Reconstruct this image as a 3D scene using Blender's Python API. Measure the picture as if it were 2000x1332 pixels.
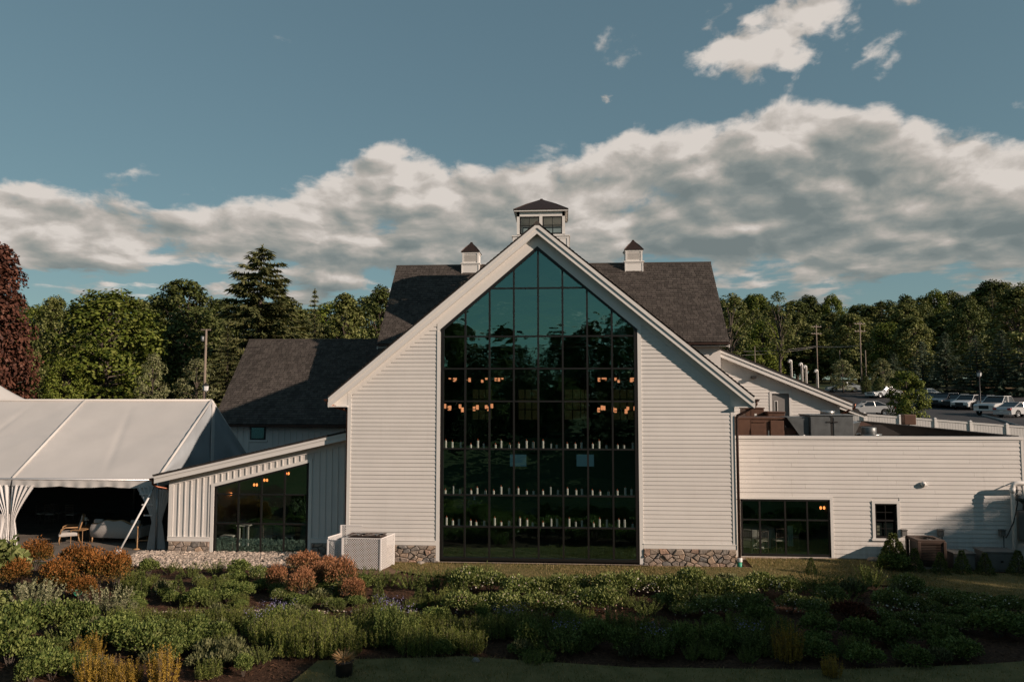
import bpy, bmesh, math, random
import numpy as np
from mathutils import Vector, Matrix

for _o in list(bpy.data.objects):
    bpy.data.objects.remove(_o)
SC = bpy.context.scene
COL = SC.collection
R = math.radians
PI = math.pi

# ------------------------------------------------------------------ camera
FPX = 1450.0                      # focal length in pixels of the 2000 px wide frame
CAM = Vector((0.0, -26.4, 6.04))
YAW = R(3.9)
PITCH = math.atan(99 / FPX)
cd = bpy.data.cameras.new('camera')
cam = bpy.data.objects.new('camera', cd)
COL.objects.link(cam)
cam.location = CAM
cam.rotation_euler = (PI / 2 + PITCH, 0, YAW)
cd.sensor_width = 36.0
cd.lens = 36.0 * FPX / 2000.0
cd.clip_start = 0.1
cd.clip_end = 3000
SC.camera = cam

# ------------------------------------------------------------------ sun, sky, exposure
SUN_AZ = R(65)                    # to the right of the facade's outward normal (-Y)
SUN_EL = R(21.5)
sd = Vector((math.sin(SUN_AZ) * math.cos(SUN_EL), -math.cos(SUN_AZ) * math.cos(SUN_EL), math.sin(SUN_EL)))
sl = bpy.data.lights.new('sun', 'SUN')
sl.energy = 5.0
sl.angle = R(0.55)
sl.color = (1.0, 0.80, 0.66)
sun = bpy.data.objects.new('sun', sl)
COL.objects.link(sun)
sun.location = sd * 200
sun.rotation_euler = sd.to_track_quat('Z', 'Y').to_euler()

SC.view_settings.view_transform = 'Standard'
SC.view_settings.look = 'None'
SC.view_settings.exposure = 0.22
SC.view_settings.gamma = 1.0
SC.view_settings.use_curve_mapping = False
SC.cycles.max_bounces = 6
SC.cycles.transparent_max_bounces = 12
SC.cycles.caustics_reflective = False
SC.cycles.caustics_refractive = False
SC.cycles.sample_clamp_indirect = 4.0
try:
    SC.cycles.use_denoising = True
except Exception:
    pass

W = bpy.data.worlds.new('World')
SC.world = W
W.use_nodes = True
wt = W.node_tree
wt.nodes.clear()


class NT:
    """small node-tree writer"""
    def __init__(self, tree):
        self.t = tree

    def n(self, kind, **kw):
        nd = self.t.nodes.new(kind)
        for k, v in kw.items():
            setattr(nd, k, v)
        return nd

    def l(self, a, b):
        self.t.links.new(a, b)

    def put(self, sock, v):
        if hasattr(v, 'links') or isinstance(v, bpy.types.NodeSocket):
            self.l(v, sock)
        else:
            sock.default_value = v

    def m(self, op, a, b=None, c=None, clamp=False):
        nd = self.n('ShaderNodeMath', operation=op, use_clamp=clamp)
        self.put(nd.inputs[0], a)
        if b is not None:
            self.put(nd.inputs[1], b)
        if c is not None:
            self.put(nd.inputs[2], c)
        return nd.outputs[0]

    def vm(self, op, a, b=None):
        nd = self.n('ShaderNodeVectorMath', operation=op)
        self.put(nd.inputs[0], a)
        if b is not None:
            self.put(nd.inputs[1], b)
        return nd.outputs[0]

    def xyz(self, a, b, c):
        nd = self.n('ShaderNodeCombineXYZ')
        for i, v in enumerate((a, b, c)):
            self.put(nd.inputs[i], v)
        return nd.outputs[0]

    def ss(self, v, a, b, lo=0.0, hi=1.0):
        nd = self.n('ShaderNodeMapRange', interpolation_type='SMOOTHSTEP')
        self.put(nd.inputs[0], v)
        for i, q in enumerate((a, b, lo, hi)):
            self.put(nd.inputs[i + 1], q)
        return nd.outputs[0]

    def noise(self, vec, scale, detail=4, rough=0.55, dist=0.0, out='Fac'):
        nd = self.n('ShaderNodeTexNoise')
        if vec is not None:
            self.l(vec, nd.inputs['Vector'])
        nd.inputs['Scale'].default_value = scale
        nd.inputs['Detail'].default_value = detail
        nd.inputs['Roughness'].default_value = rough
        nd.inputs['Distortion'].default_value = dist
        return nd.outputs[out]

    def mix(self, f, a, b, blend='MIX'):
        nd = self.n('ShaderNodeMix', data_type='RGBA', blend_type=blend)
        self.put(nd.inputs[0], f)
        for s, v in ((nd.inputs[6], a), (nd.inputs[7], b)):
            self.put(s, v if not isinstance(v, tuple) or len(v) == 4 else (*v, 1.0))
        return nd.outputs[2]

    def ramp(self, fac, stops, interp='LINEAR'):
        nd = self.n('ShaderNodeValToRGB')
        nd.color_ramp.interpolation = interp
        e = nd.color_ramp.elements
        while len(e) < len(stops):
            e.new(0.5)
        for q, (p, c) in zip(e, stops):
            q.position = p
            q.color = (*c, 1.0) if len(c) == 3 else c
        self.put(nd.inputs[0], fac)
        return nd.outputs[0]

    def curve(self, v, pts):
        nd = self.n('ShaderNodeFloatCurve')
        c = nd.mapping.curves[0]
        pts = sorted(pts)
        c.points[0].location = pts[0]
        c.points[1].location = pts[-1]
        for p in pts[1:-1]:
            c.points.new(*p)
        for p in c.points:
            p.handle_type = 'AUTO'
        nd.mapping.update()
        self.put(nd.inputs['Value'], v)
        return nd.outputs[0]


def build_sky():
    g = NT(wt)
    sky = g.n('ShaderNodeTexSky', sky_type='NISHITA', sun_disc=False)
    sky.sun_elevation = SUN_EL
    sky.sun_rotation = PI - SUN_AZ
    sky.altitude = 200
    sky.air_density = 1.0
    sky.dust_density = 0.2
    sky.ozone_density = 2.5
    # the photograph's soft, teal-graded sky: one response curve for the whole dome
    low_ = g.vm('SCALE', g.mix(1.0, sky.outputs[0], (1.16, 1.12, 0.80), 'MULTIPLY'))
    low_.node.inputs['Scale'].default_value = SKY_STRENGTH
    gm = g.n('ShaderNodeGamma')
    g.l(low_, gm.inputs[0])
    gm.inputs[1].default_value = 0.5
    base = g.mix(1.0, gm.outputs[0], tuple(q / SKY_STRENGTH for q in SKY_TINT), 'MULTIPLY')
    co = g.n('ShaderNodeTexCoord').outputs['Generated']
    sp = g.n('ShaderNodeSeparateXYZ')
    g.l(co, sp.inputs[0])
    x, y, z = sp.outputs
    az = g.m('ARCTAN2', x, y)
    hyp = g.m('SQRT', g.m('ADD', g.m('MULTIPLY', x, x), g.m('MULTIPLY', y, y)))
    el = g.m('ARCTAN2', z, hyp)
    # bank of cumulus: elevation of its upper edge round the horizon (turns / radians)
    turn = g.m('ADD', g.m('DIVIDE', az, 2 * PI), 0.5)

    def A(px):
        return (math.atan((px - 1000) / FPX) - YAW) / (2 * PI) + 0.5

    def E(px, py):
        a = math.atan((px - 1000) / FPX)
        return math.atan((765 - py) / FPX * math.cos(a))
    top_pts = [(0, 340), (200, 352), (330, 385), (430, 378), (560, 350), (640, 318), (760, 292), (850, 283), (980, 296),
               (1090, 285), (1160, 305), (1230, 235), (1330, 212), (1400, 190), (1480, 168), (1570, 142), (1660, 180), (1760, 212),
               (1880, 222), (2000, 240)]
    pts = [(A(a), E(a, b)) for a, b in top_pts]
    pts = [(0.0, .12), (.12, .10), (.25, .16), (.36, .24)] + pts + [(.68, .26), (.78, .14), (.9, .10), (1.0, .12)]
    topc = g.curve(turn, pts)
    # coordinates stretched sideways toward the horizon, as a cloud deck seen from below
    rise = g.m('MULTIPLY', g.m('SQRT', g.m('ADD', g.m('MAXIMUM', el, 0.0), 0.02)), 2.0)
    cv0 = g.xyz(g.m('SINE', az), g.m('COSINE', az), rise)
    wv = g.vm('SUBTRACT', g.noise(cv0, 5.0, 3, 0.5, 0.0, 'Color'), (0.5, 0.5, 0.5))
    cv = g.vm('ADD', cv0, g.vm('MULTIPLY', wv, (0.10, 0.10, 0.10)))
    puff = g.noise(cv, 6.0, 12, 0.60)
    puff_u = g.noise(g.vm('ADD', cv, (0.012, 0.004, 0.040)), 6.0, 12, 0.60)
    lob = g.noise(cv, 13.0, 6, 0.52)
    lob_u = g.noise(g.vm('ADD', cv, (0.010, 0.003, 0.020)), 13.0, 6, 0.52)
    fine = g.noise(cv, 34.0, 7, 0.62)
    sv = g.vm('MULTIPLY', cv, (1.0, 1.0, 1.9))
    layer = g.noise(sv, 5.2, 9, 0.58)
    layer_u = g.noise(g.vm('ADD', sv, (0.008, 0.002, 0.05)), 5.2, 9, 0.58)
    big = g.noise(g.vm('ADD', cv, (3.1, 1.7, 0.4)), 2.6, 3, 0.5)
    def billow(vec, scale):
        nd = g.n('ShaderNodeTexVoronoi', feature='F1')
        g.l(vec, nd.inputs['Vector'])
        nd.inputs['Scale'].default_value = scale
        nd.inputs['Detail'].default_value = 1.0
        nd.inputs['Roughness'].default_value = 0.6
        return nd.outputs['Distance']
    wv2 = g.vm('SUBTRACT', g.noise(cv0, 14.0, 4, 0.55, 0.0, 'Color'), (0.5, 0.5, 0.5))
    bv = g.vm('ADD', cv0, g.vm('MULTIPLY', wv2, (0.05, 0.05, 0.05)))
    bil = billow(bv, 9.0)
    bil_u = billow(g.vm('ADD', bv, (0.016, 0.004, 0.030)), 9.0)
    under = g.m('SUBTRACT', topc, el)                       # depth below the upper edge
    pn = g.m('SUBTRACT', puff, 0.5)
    fn = g.m('SUBTRACT', fine, 0.5)
    ln = g.m('SUBTRACT', layer, 0.5)
    body = g.m('ADD', g.ss(under, -0.050, 0.070, -0.62, 0.62), g.m('MULTIPLY', pn, 1.9))
    low = g.ss(el, 0.10, 0.20, -0.74, 0.10)               # it breaks into strips toward the horizon
    strip = g.m('MULTIPLY', ln, g.ss(el, 0.10, 0.26, 4.2, 0.6))
    dens = g.m('ADD', g.m('ADD', body, low), strip)
    # loose scud above the bank
    sa, se = (A(1575) - 0.5) * 2 * PI, E(1575, 78)
    dx = g.m('DIVIDE', g.m('SUBTRACT', az, sa), 0.14)
    dy = g.m('DIVIDE', g.m('SUBTRACT', el, se), 0.066)
    rr = g.m('ADD', g.m('MULTIPLY', dx, dx), g.m('MULTIPLY', dy, dy))
    scud = g.m('ADD', g.m('ADD', g.ss(rr, 0.0, 2.4, 0.34, -0.80), g.m('MULTIPLY', pn, 2.2)), g.m('MULTIPLY', g.m('SUBTRACT', lob, 0.5), 1.6))
    sa2, se2 = (A(1186) - 0.5) * 2 * PI, E(1186, 182)
    dx2 = g.m('DIVIDE', g.m('SUBTRACT', az, sa2), 0.030)
    dy2 = g.m('DIVIDE', g.m('SUBTRACT', el, se2), 0.011)
    rr2 = g.m('ADD', g.m('MULTIPLY', dx2, dx2), g.m('MULTIPLY', dy2, dy2))
    scud2 = g.m('ADD', g.ss(rr2, 0.0, 1.6, 0.10, -0.7), g.m('MULTIPLY', fn, 1.6))
    dens = g.m('MAXIMUM', dens, g.m('MAXIMUM', scud, scud2))
    dens = g.m('ADD', dens, g.m('MULTIPLY', fn, 0.50))
    dens = g.m('ADD', dens, g.m('MULTIPLY', g.m('SUBTRACT', 0.80, bil), 0.72))
    alpha = g.m('MULTIPLY', g.ss(dens, -0.04, 0.34), 0.97)
    # light on the cloud: each billow bright on its crown, grey below
    rel = g.m('ADD', g.m('MULTIPLY', g.m('SUBTRACT', puff, puff_u), 1.5), g.m('MULTIPLY', g.m('SUBTRACT', lob, lob_u), 1.0))
    rel = g.m('ADD', rel, g.m('MULTIPLY', g.m('SUBTRACT', bil_u, bil), 1.0))
    rel = g.m('ADD', rel, g.m('MULTIPLY', g.m('SUBTRACT', layer, layer_u), g.ss(el, 0.1, 0.28, 1.7, 0.25)))
    lit = g.m('ADD', rel, g.ss(under, -0.03, 0.19, 0.54, -0.10))
    lit = g.m('ADD', lit, g.m('MULTIPLY', g.m('SUBTRACT', big, 0.5), 0.7))
    lit = g.m('ADD', lit, g.m('MULTIPLY', fn, 0.22))
    lit = g.m('ADD', lit, g.ss(dens, 0.0, 0.7, 0.16, 0.0))
    lit = g.m('ADD', lit, g.ss(el, 0.10, 0.20, 0.10, 0.0))
    lit = g.m('ADD', lit, g.ss(under, -0.11, -0.05, -0.36, 0.0))
    ccol = g.ramp(g.m('ADD', lit, 0.34), CLOUD_RAMP)
    ccol = g.vm('SCALE', ccol)
    ccol.node.inputs['Scale'].default_value = 1.0 / SKY_STRENGTH
    both = g.mix(alpha, base, ccol)
    bg = g.n('ShaderNodeBackground')
    g.l(both, bg.inputs[0])
    bg.inputs[1].default_value = SKY_STRENGTH
    out = g.n('ShaderNodeOutputWorld')
    g.l(bg.outputs[0], out.inputs[0])


SKY_TINT = (0.325, 0.422, 0.475)
SKY_STRENGTH = 0.08
CLOUD_RAMP = [(0.0, (0.15, 0.178, 0.178)), (0.25, (0.20, 0.222, 0.215)), (0.5, (0.29, 0.288, 0.265)), (0.75, (0.42, 0.385, 0.35)), (1.0, (0.60, 0.55, 0.505))]
build_sky()
W.cycles.sampling_method = 'MANUAL'
W.cycles.sample_map_resolution = 1024

# ------------------------------------------------------------------ helpers
_fw = Vector((-math.sin(YAW) * math.cos(PITCH), math.cos(YAW) * math.cos(PITCH), math.sin(PITCH)))
_rt = Vector((math.cos(YAW), math.sin(YAW), 0))
_up = _rt.cross(_fw)


def atY(px, py, Y):
    """point on the plane y = Y that the photograph shows at that pixel (used to read off real positions)"""
    d = _rt * (px - 1000) - _up * (py - 666) + _fw * FPX
    return CAM + d * ((Y - CAM.y) / d.y)


def atZ(px, py, Z=0.0):
    d = _rt * (px - 1000) - _up * (py - 666) + _fw * FPX
    return CAM + d * ((Z - CAM.z) / d.z)


TERR = [(-400, 0), (12, 0), (24, 2.55), (45, 3.5), (55, 3.7), (65, 4.1), (80, 5.6), (100, 6.8), (160, 9.0), (400, 12.0), (1200, 14)]


def ground_z(x, y):
    for (a, za), (b, zb) in zip(TERR, TERR[1:]):
        if y <= b:
            return za + (zb - za) * (y - a) / (b - a) if y > a else za
    return TERR[-1][1]


def at_ground(px, py):
    """walk the view ray down to the rising ground behind the buildings"""
    d = (_rt * (px - 1000) - _up * (py - 666) + _fw * FPX).normalized()
    t = 30.0
    while t < 600:
        p = CAM + d * t
        if p.z <= ground_z(p.x, p.y):
            return p
        t += 0.1
    return p


def label(o, lab=None, cat=None, group=None, kind=None):
    for k, v in (('label', lab), ('category', cat), ('group', group), ('kind', kind)):
        if v:
            o[k] = v
    return o


def thing(name, lab, cat, loc=(0, 0, 0), rz=0.0, group=None):
    o = bpy.data.objects.new(name, None)
    COL.objects.link(o)
    o.empty_display_size = 0.2
    o.location = loc
    o.rotation_euler = (0, 0, rz)
    return label(o, lab, cat, group)


def link(name, me, parent=None, loc=None, rz=None):
    o = bpy.data.objects.new(name, me)
    COL.objects.link(o)
    if parent:
        o.parent = parent
    if loc is not None:
        o.location = loc
    if rz is not None:
        o.rotation_euler = (0, 0, rz)
    return o


def copy_tree(o, parent=None):
    c = o.copy()
    COL.objects.link(c)
    c.parent = parent
    for ch in list(o.children):
        copy_tree(ch, c)
    return c


class MB:
    """collects faces, then becomes ONE mesh object"""
    def __init__(self):
        self.v = []
        self.f = []

    def add(self, vs, fs):
        k = len(self.v)
        self.v += [tuple(p) for p in vs]
        self.f += [tuple(i + k for i in f) for f in fs]
        return self

    def box(self, x0, x1, y0, y1, z0, z1):
        return self.add([(x0, y0, z0), (x1, y0, z0), (x1, y1, z0), (x0, y1, z0), (x0, y0, z1), (x1, y0, z1), (x1, y1, z1), (x0, y1, z1)],
                        [(0, 3, 2, 1), (4, 5, 6, 7), (0, 1, 5, 4), (1, 2, 6, 5), (2, 3, 7, 6), (3, 0, 4, 7)])

    def bbox(self, x0, x1, y0, y1, z0, z1, b=0.01):
        """box with chamfered edges"""
        bm = bmesh.new()
        bmesh.ops.create_cube(bm, size=1.0)
        for v in bm.verts:
            v.co = ((x0 + x1) / 2 + v.co.x * (x1 - x0), (y0 + y1) / 2 + v.co.y * (y1 - y0), (z0 + z1) / 2 + v.co.z * (z1 - z0))
        bmesh.ops.bevel(bm, geom=bm.edges[:], offset=b, segments=2, profile=0.6, affect='EDGES')
        bm.verts.index_update()
        self.add([v.co[:] for v in bm.verts], [[v.index for v in f.verts] for f in bm.faces])
        bm.free()
        return self

    def prism_xz(self, poly, y0, y1):
        """polygon in x,z (counter-clockwise seen from -Y) pushed from y0 (front) to y1 (back)"""
        n = len(poly)
        vs = [(x, y0, z) for x, z in poly] + [(x, y1, z) for x, z in poly]
        fs = [tuple(range(n)), tuple(range(2 * n - 1, n - 1, -1))]
        fs += [((i + 1) % n, i, i + n, (i + 1) % n + n) for i in range(n)]
        return self.add(vs, fs)

    def prism_xy(self, poly, z0, z1):
        n = len(poly)
        vs = [(x, y, z0) for x, y in poly] + [(x, y, z1) for x, y in poly]
        fs = [tuple(range(n - 1, -1, -1)), tuple(range(n, 2 * n))]
        fs += [(i, (i + 1) % n, (i + 1) % n + n, i + n) for i in range(n)]
        return self.add(vs, fs)

    def prism_yz(self, poly, x0, x1):
        n = len(poly)
        vs = [(x0, y, z) for y, z in poly] + [(x1, y, z) for y, z in poly]
        fs = [tuple(range(n - 1, -1, -1)), tuple(range(n, 2 * n))]
        fs += [(i, (i + 1) % n, (i + 1) % n + n, i + n) for i in range(n)]
        return self.add(vs, fs)

    def slab(self, a, b, c, d, t):
        """quad a b c d thickened by t against its normal"""
        a, b, c, d = (Vector(q) for q in (a, b, c, d))
        n = (b - a).cross(d - a).normalized() * t
        return self.add([a, b, c, d, a - n, b - n, c - n, d - n],
                        [(0, 1, 2, 3), (7, 6, 5, 4), (1, 0, 4, 5), (2, 1, 5, 6), (3, 2, 6, 7), (0, 3, 7, 4)])

    def tube(self, pts, rad, n=8, caps=True):
        pts = [Vector(p) for p in pts]
        rads = rad if isinstance(rad, (list, tuple)) else [rad] * len(pts)
        k = len(self.v)
        last = None
        for i, p in enumerate(pts):
            t = (pts[min(i + 1, len(pts) - 1)] - pts[max(i - 1, 0)])
            if t.length < 1e-9:
                t = Vector((0, 0, 1))
            t.normalize()
            if last is None:
                u = t.orthogonal().normalized()
            else:
                u = (last - t * last.dot(t))
                u = u.normalized() if u.length > 1e-6 else t.orthogonal().normalized()
            last = u
            w = t.cross(u)
            for j in range(n):
                a = 2 * PI * j / n
                self.v.append(tuple(p + (u * math.cos(a) + w * math.sin(a)) * rads[i]))
        for i in range(len(pts) - 1):
            for j in range(n):
                a, b = k + i * n + j, k + i * n + (j + 1) % n
                self.f.append((a, b, b + n, a + n))
        if caps:
            self.f.append(tuple(k + j for j in range(n - 1, -1, -1)))
            self.f.append(tuple(k + (len(pts) - 1) * n + j for j in range(n)))
        return self

    def lathe(self, prof, n=16, c=(0, 0, 0), caps=True):
        k = len(self.v)
        for r, z in prof:
            for j in range(n):
                a = 2 * PI * j / n
                self.v.append((c[0] + r * math.cos(a), c[1] + r * math.sin(a), c[2] + z))
        for i in range(len(prof) - 1):
            for j in range(n):
                a, b = k + i * n + j, k + i * n + (j + 1) % n
                self.f.append((a, b, b + n, a + n))
        if caps:
            self.f.append(tuple(k + j for j in range(n - 1, -1, -1)))
            self.f.append(tuple(k + (len(prof) - 1) * n + j for j in range(n)))
        return self

    def grid(self, fn, nu, nv):
        k = len(self.v)
        for j in range(nv + 1):
            for i in range(nu + 1):
                self.v.append(tuple(fn(i / nu, j / nv)))
        for j in range(nv):
            for i in range(nu):
                a = k + j * (nu + 1) + i
                self.f.append((a, a + 1, a + nu + 2, a + nu + 1))
        return self

    def mesh(self, name, mat, smooth=False):
        me = bpy.data.meshes.new(name)
        me.from_pydata(self.v, [], self.f)
        if mat:
            me.materials.append(mat)
        if smooth:
            me.shade_smooth()
        me.update()
        return me

    def build(self, name, mat, parent=None, smooth=False, loc=None, rz=None):
        return link(name, self.mesh(name, mat, smooth), parent, loc, rz)


def clip(poly, a, b, c):
    """keep the part of a convex polygon where a*x + b*y <= c"""
    out = []
    for i, p in enumerate(poly):
        q = poly[(i + 1) % len(poly)]
        dp, dq = a * p[0] + b * p[1] - c, a * q[0] + b * q[1] - c
        if dp <= 0:
            out.append(p)
        if dp * dq < 0:
            t = dp / (dp - dq)
            out.append((p[0] + (q[0] - p[0]) * t, p[1] + (q[1] - p[1]) * t))
    return out


def shrink(poly, d):
    """inset a convex counter-clockwise polygon"""
    out = list(poly)
    for i, p in enumerate(poly):
        q = poly[(i + 1) % len(poly)]
        ex, ey = q[0] - p[0], q[1] - p[1]
        L = math.hypot(ex, ey)
        if L < 1e-6:
            continue
        nx, ny = ey / L, -ex / L
        out = clip(out, nx, ny, nx * p[0] + ny * p[1] - d)
        if len(out) < 3:
            return []
    return out


def quads(name, V, mat, attr=None):
    """N leaf-like quads from an (N,4,3) array, as one mesh"""
    V = np.asarray(V, dtype=np.float32)
    n = len(V)
    me = bpy.data.meshes.new(name)
    me.vertices.add(n * 4)
    me.vertices.foreach_set('co', V.reshape(-1))
    me.loops.add(n * 4)
    me.loops.foreach_set('vertex_index', np.arange(n * 4, dtype=np.int32))
    me.polygons.add(n)
    me.polygons.foreach_set('loop_start', np.arange(0, n * 4, 4, dtype=np.int32))
    me.materials.append(mat)
    me.update(calc_edges=True)
    return me


ORD = ['first', 'second', 'third', 'fourth', 'fifth', 'sixth', 'seventh', 'eighth', 'ninth', 'tenth', 'eleventh', 'twelfth', 'thirteenth',
       'fourteenth', 'fifteenth', 'sixteenth', 'seventeenth', 'eighteenth', 'nineteenth', 'twentieth', 'twenty-first', 'twenty-second',
       'twenty-third', 'twenty-fourth', 'twenty-fifth', 'twenty-sixth', 'twenty-seventh', 'twenty-eighth', 'twenty-ninth', 'thirtieth']


def nth(i, n):
    """place in a row read from the left"""
    if n == 1:
        return 'only'
    if i == 0:
        return 'leftmost'
    if i == n - 1:
        return 'rightmost'
    return ORD[i] + ' from left' if i < len(ORD) else 'number %d from left' % (i + 1)


# ------------------------------------------------------------------ materials
def mat(name, col, rough=0.6, metal=0.0, var=0.0, vscale=3.0, bump=0.0, bscale=40.0, col2=None, island=0.0, objvar=0.0, spec=0.4, coat=0.0,
        stretch=None, detail=5):
    m = bpy.data.materials.new(name)
    m.use_nodes = True
    g = NT(m.node_tree)
    b = m.node_tree.nodes['Principled BSDF']
    b.inputs['Roughness'].default_value = rough
    b.inputs['Metallic'].default_value = metal
    b.inputs['Specular IOR Level'].default_value = spec
    if coat:
        b.inputs['Coat Weight'].default_value = coat
        b.inputs['Coat Roughness'].default_value = 0.08
    co = g.n('ShaderNodeTexCoord').outputs['Object']
    if stretch:
        co = g.vm('MULTIPLY', co, stretch)
    c = None
    if var or col2:
        f = g.ss(g.noise(co, vscale, detail, 0.6), 0.3, 0.7)
        c2 = col2 if col2 else tuple(max(0.0, q * (1 - var)) for q in col)
        c = g.mix(f, c2, col)
    if island or objvar:
        src = g.n('ShaderNodeNewGeometry').outputs['Random Per Island'] if island else g.n('ShaderNodeObjectInfo').outputs['Random']
        a = island or objvar
        f = g.m('ADD', g.m('MULTIPLY', src, 2 * a), 1 - a)
        c = g.mix(1.0, c if c is not None else col, g.xyz(f, f, f), 'MULTIPLY')
    if c is None:
        b.inputs['Base Color'].default_value = (*col, 1)
    else:
        g.l(c, b.inputs['Base Color'])
    if bump:
        bp = g.n('ShaderNodeBump')
        bp.inputs['Strength'].default_value = bump
        bp.inputs['Distance'].default_value = 0.02
        g.l(g.noise(co, bscale, 5, 0.6), bp.inputs['Height'])
        g.l(bp.outputs[0], b.inputs['Normal'])
    return m


def leaf_mat(name, stops, trans=0.25, objvar=0.18, rough=0.55, tip=None, tip_z=None):
    """leaves: colour by leaf, a little by plant, some light passing through; tip = colour of young growth at the top"""
    m = bpy.data.materials.new(name)
    m.use_nodes = True
    g = NT(m.node_tree)
    b = m.node_tree.nodes['Principled BSDF']
    rnd = g.n('ShaderNodeNewGeometry').outputs['Random Per Island']
    k = len(stops)
    c = g.ramp(rnd, [(i / (k - 1), s) for i, s in enumerate(stops)])
    if tip:
        z = g.n('ShaderNodeSeparateXYZ')
        g.l(g.n('ShaderNodeTexCoord').outputs['Object'], z.inputs[0])
        f = g.m('MULTIPLY', g.ss(g.m('ADD', z.outputs[2], g.m('MULTIPLY', rnd, (tip_z[1] - tip_z[0]) * 0.9)), tip_z[0] + .2, tip_z[1] + .2), 0.62)
        c = g.mix(f, c, tip)
    o = g.n('ShaderNodeObjectInfo').outputs['Random']
    f = g.m('ADD', g.m('MULTIPLY', o, 2 * objvar), 1 - objvar)
    c = g.mix(1.0, c, g.xyz(f, f, g.m('MULTIPLY', f, 0.95)), 'MULTIPLY')
    g.l(c, b.inputs['Base Color'])
    b.inputs['Roughness'].default_value = rough
    b.inputs['Specular IOR Level'].default_value = 0.12
    tr = g.n('ShaderNodeBsdfTranslucent')
    g.l(g.mix(1.0, c, (1.0, 1.0, 0.55), 'MULTIPLY'), tr.inputs[0])
    mx = g.n('ShaderNodeMixShader')
    mx.inputs[0].default_value = trans
    g.l(b.outputs[0], mx.inputs[1])
    g.l(tr.outputs[0], mx.inputs[2])
    g.l(mx.outputs[0], m.node_tree.nodes['Material Output'].inputs[0])
    return m


def glass_mat(name, tint, refl, see, wave=0.0):
    """coated glazing: mirror-like coating over a pane one can see through"""
    m = bpy.data.materials.new(name)
    m.use_nodes = True
    g = NT(m.node_tree)
    m.node_tree.nodes.remove(m.node_tree.nodes['Principled BSDF'])
    gl = g.n('ShaderNodeBsdfGlossy')
    gl.inputs['Color'].default_value = (*tint, 1)
    gl.inputs['Roughness'].default_value = 0.012
    tr = g.n('ShaderNodeBsdfTransparent')
    tr.inputs[0].default_value = (*see, 1)
    mx = g.n('ShaderNodeMixShader')
    lw = g.n('ShaderNodeLayerWeight')
    lw.inputs['Blend'].default_value = 0.5
    g.l(g.m('ADD', g.m('MULTIPLY', g.m('POWER', lw.outputs['Facing'], 5.0), 0.8), refl, clamp=True), mx.inputs[0])
    g.l(tr.outputs[0], mx.inputs[1])
    g.l(gl.outputs[0], mx.inputs[2])
    if wave:
        bp = g.n('ShaderNodeBump')
        bp.inputs['Strength'].default_value = 1.0
        bp.inputs['Distance'].default_value = wave
        co = g.n('ShaderNodeTexCoord').outputs['Object']
        g.l(g.noise(g.vm('MULTIPLY', co, (1.0, 1.0, 1.6)), 1.3, 2, 0.45), bp.inputs['Height'])
        g.l(bp.outputs[0], gl.inputs['Normal'])
    g.l(mx.outputs[0], m.node_tree.nodes['Material Output'].inputs[0])
    m.use_transparent_shadow = True
    return m


def emit_mat(name, col, strength):
    m = bpy.data.materials.new(name)
    m.use_nodes = True
    g = NT(m.node_tree)
    b = m.node_tree.nodes['Principled BSDF']
    b.inputs['Base Color'].default_value = (*col, 1)
    b.inputs['Emission Color'].default_value = (*col, 1)
    b.inputs['Emission Strength'].default_value = strength
    return m


M = {}
M['white'] = mat('white_paint', (0.64, 0.610, 0.570), 0.55, var=0.05, vscale=1.2, bump=0.05, bscale=60, objvar=0.03)


def weather(m, lo=0.35, hi=1.6, amount=0.35):
    g = NT(m.node_tree)
    b = m.node_tree.nodes['Principled BSDF']
    src = b.inputs['Base Color'].links[0].from_socket
    co = g.n('ShaderNodeTexCoord').outputs['Object']
    sp = g.n('ShaderNodeSeparateXYZ')
    g.l(co, sp.inputs[0])
    streak = g.noise(g.vm('MULTIPLY', co, (9.0, 9.0, 0.5)), 1.0, 5, 0.65)
    patch = g.noise(co, 0.8, 4, 0.6)
    spl = g.m('MULTIPLY', g.ss(g.m('ADD', sp.outputs[2], g.m('MULTIPLY', patch, 0.6)), lo, hi, 1.0, 0.0), g.ss(streak, 0.35, 0.7))
    f = g.m('ADD', g.m('MULTIPLY', spl, amount), g.m('MULTIPLY', g.ss(streak, 0.52, 0.75), g.m('MULTIPLY', patch, 0.16)))
    g.l(g.mix(f, src, (0.30, 0.26, 0.21)), b.inputs['Base Color'])


weather(M['white'])
M['trim'] = mat('white_trim', (0.68, 0.655, 0.615), 0.5, var=0.05, vscale=0.8)
M['batten'] = mat('white_batten', (0.62, 0.595, 0.56), 0.6, var=0.06, vscale=1.0)
M['black'] = mat('black_frame', (0.012, 0.011, 0.010), 0.42, var=0.15, vscale=2.0)
M['glass'] = glass_mat('tinted_glass', (0.50, 0.97, 0.88), 0.235, (0.80, 0.84, 0.81), wave=0.006)
M['clearglass'] = glass_mat('clear_glass', (0.8, 0.95, 0.92), 0.03, (0.55, 0.60, 0.58))
M['dimmed'] = glass_mat('dimming_glass', (0.4, 0.5, 0.45), 0.03, (0.17, 0.17, 0.13))  # dark tint added to dim the daylight through the back windows
M['shingle'] = mat('asphalt_shingle', (0.072, 0.061, 0.053), 0.9, var=0.16, vscale=0.5, island=0.30, bump=0.4, bscale=120, spec=0.2)
M['rooffelt'] = mat('roof_felt', (0.045, 0.040, 0.037), 0.9, var=0.3, vscale=4, spec=0.2)
M['membrane'] = mat('roof_membrane', (0.030, 0.024, 0.020), 0.8, var=0.35, vscale=1.5)
M['copper'] = mat('weathered_copper', (0.22, 0.085, 0.05), 0.38, metal=0.75, var=0.45, vscale=5)
M['brownpipe'] = mat('brown_downspout', (0.055, 0.028, 0.02), 0.45, metal=0.4, var=0.3, vscale=4)
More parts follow.
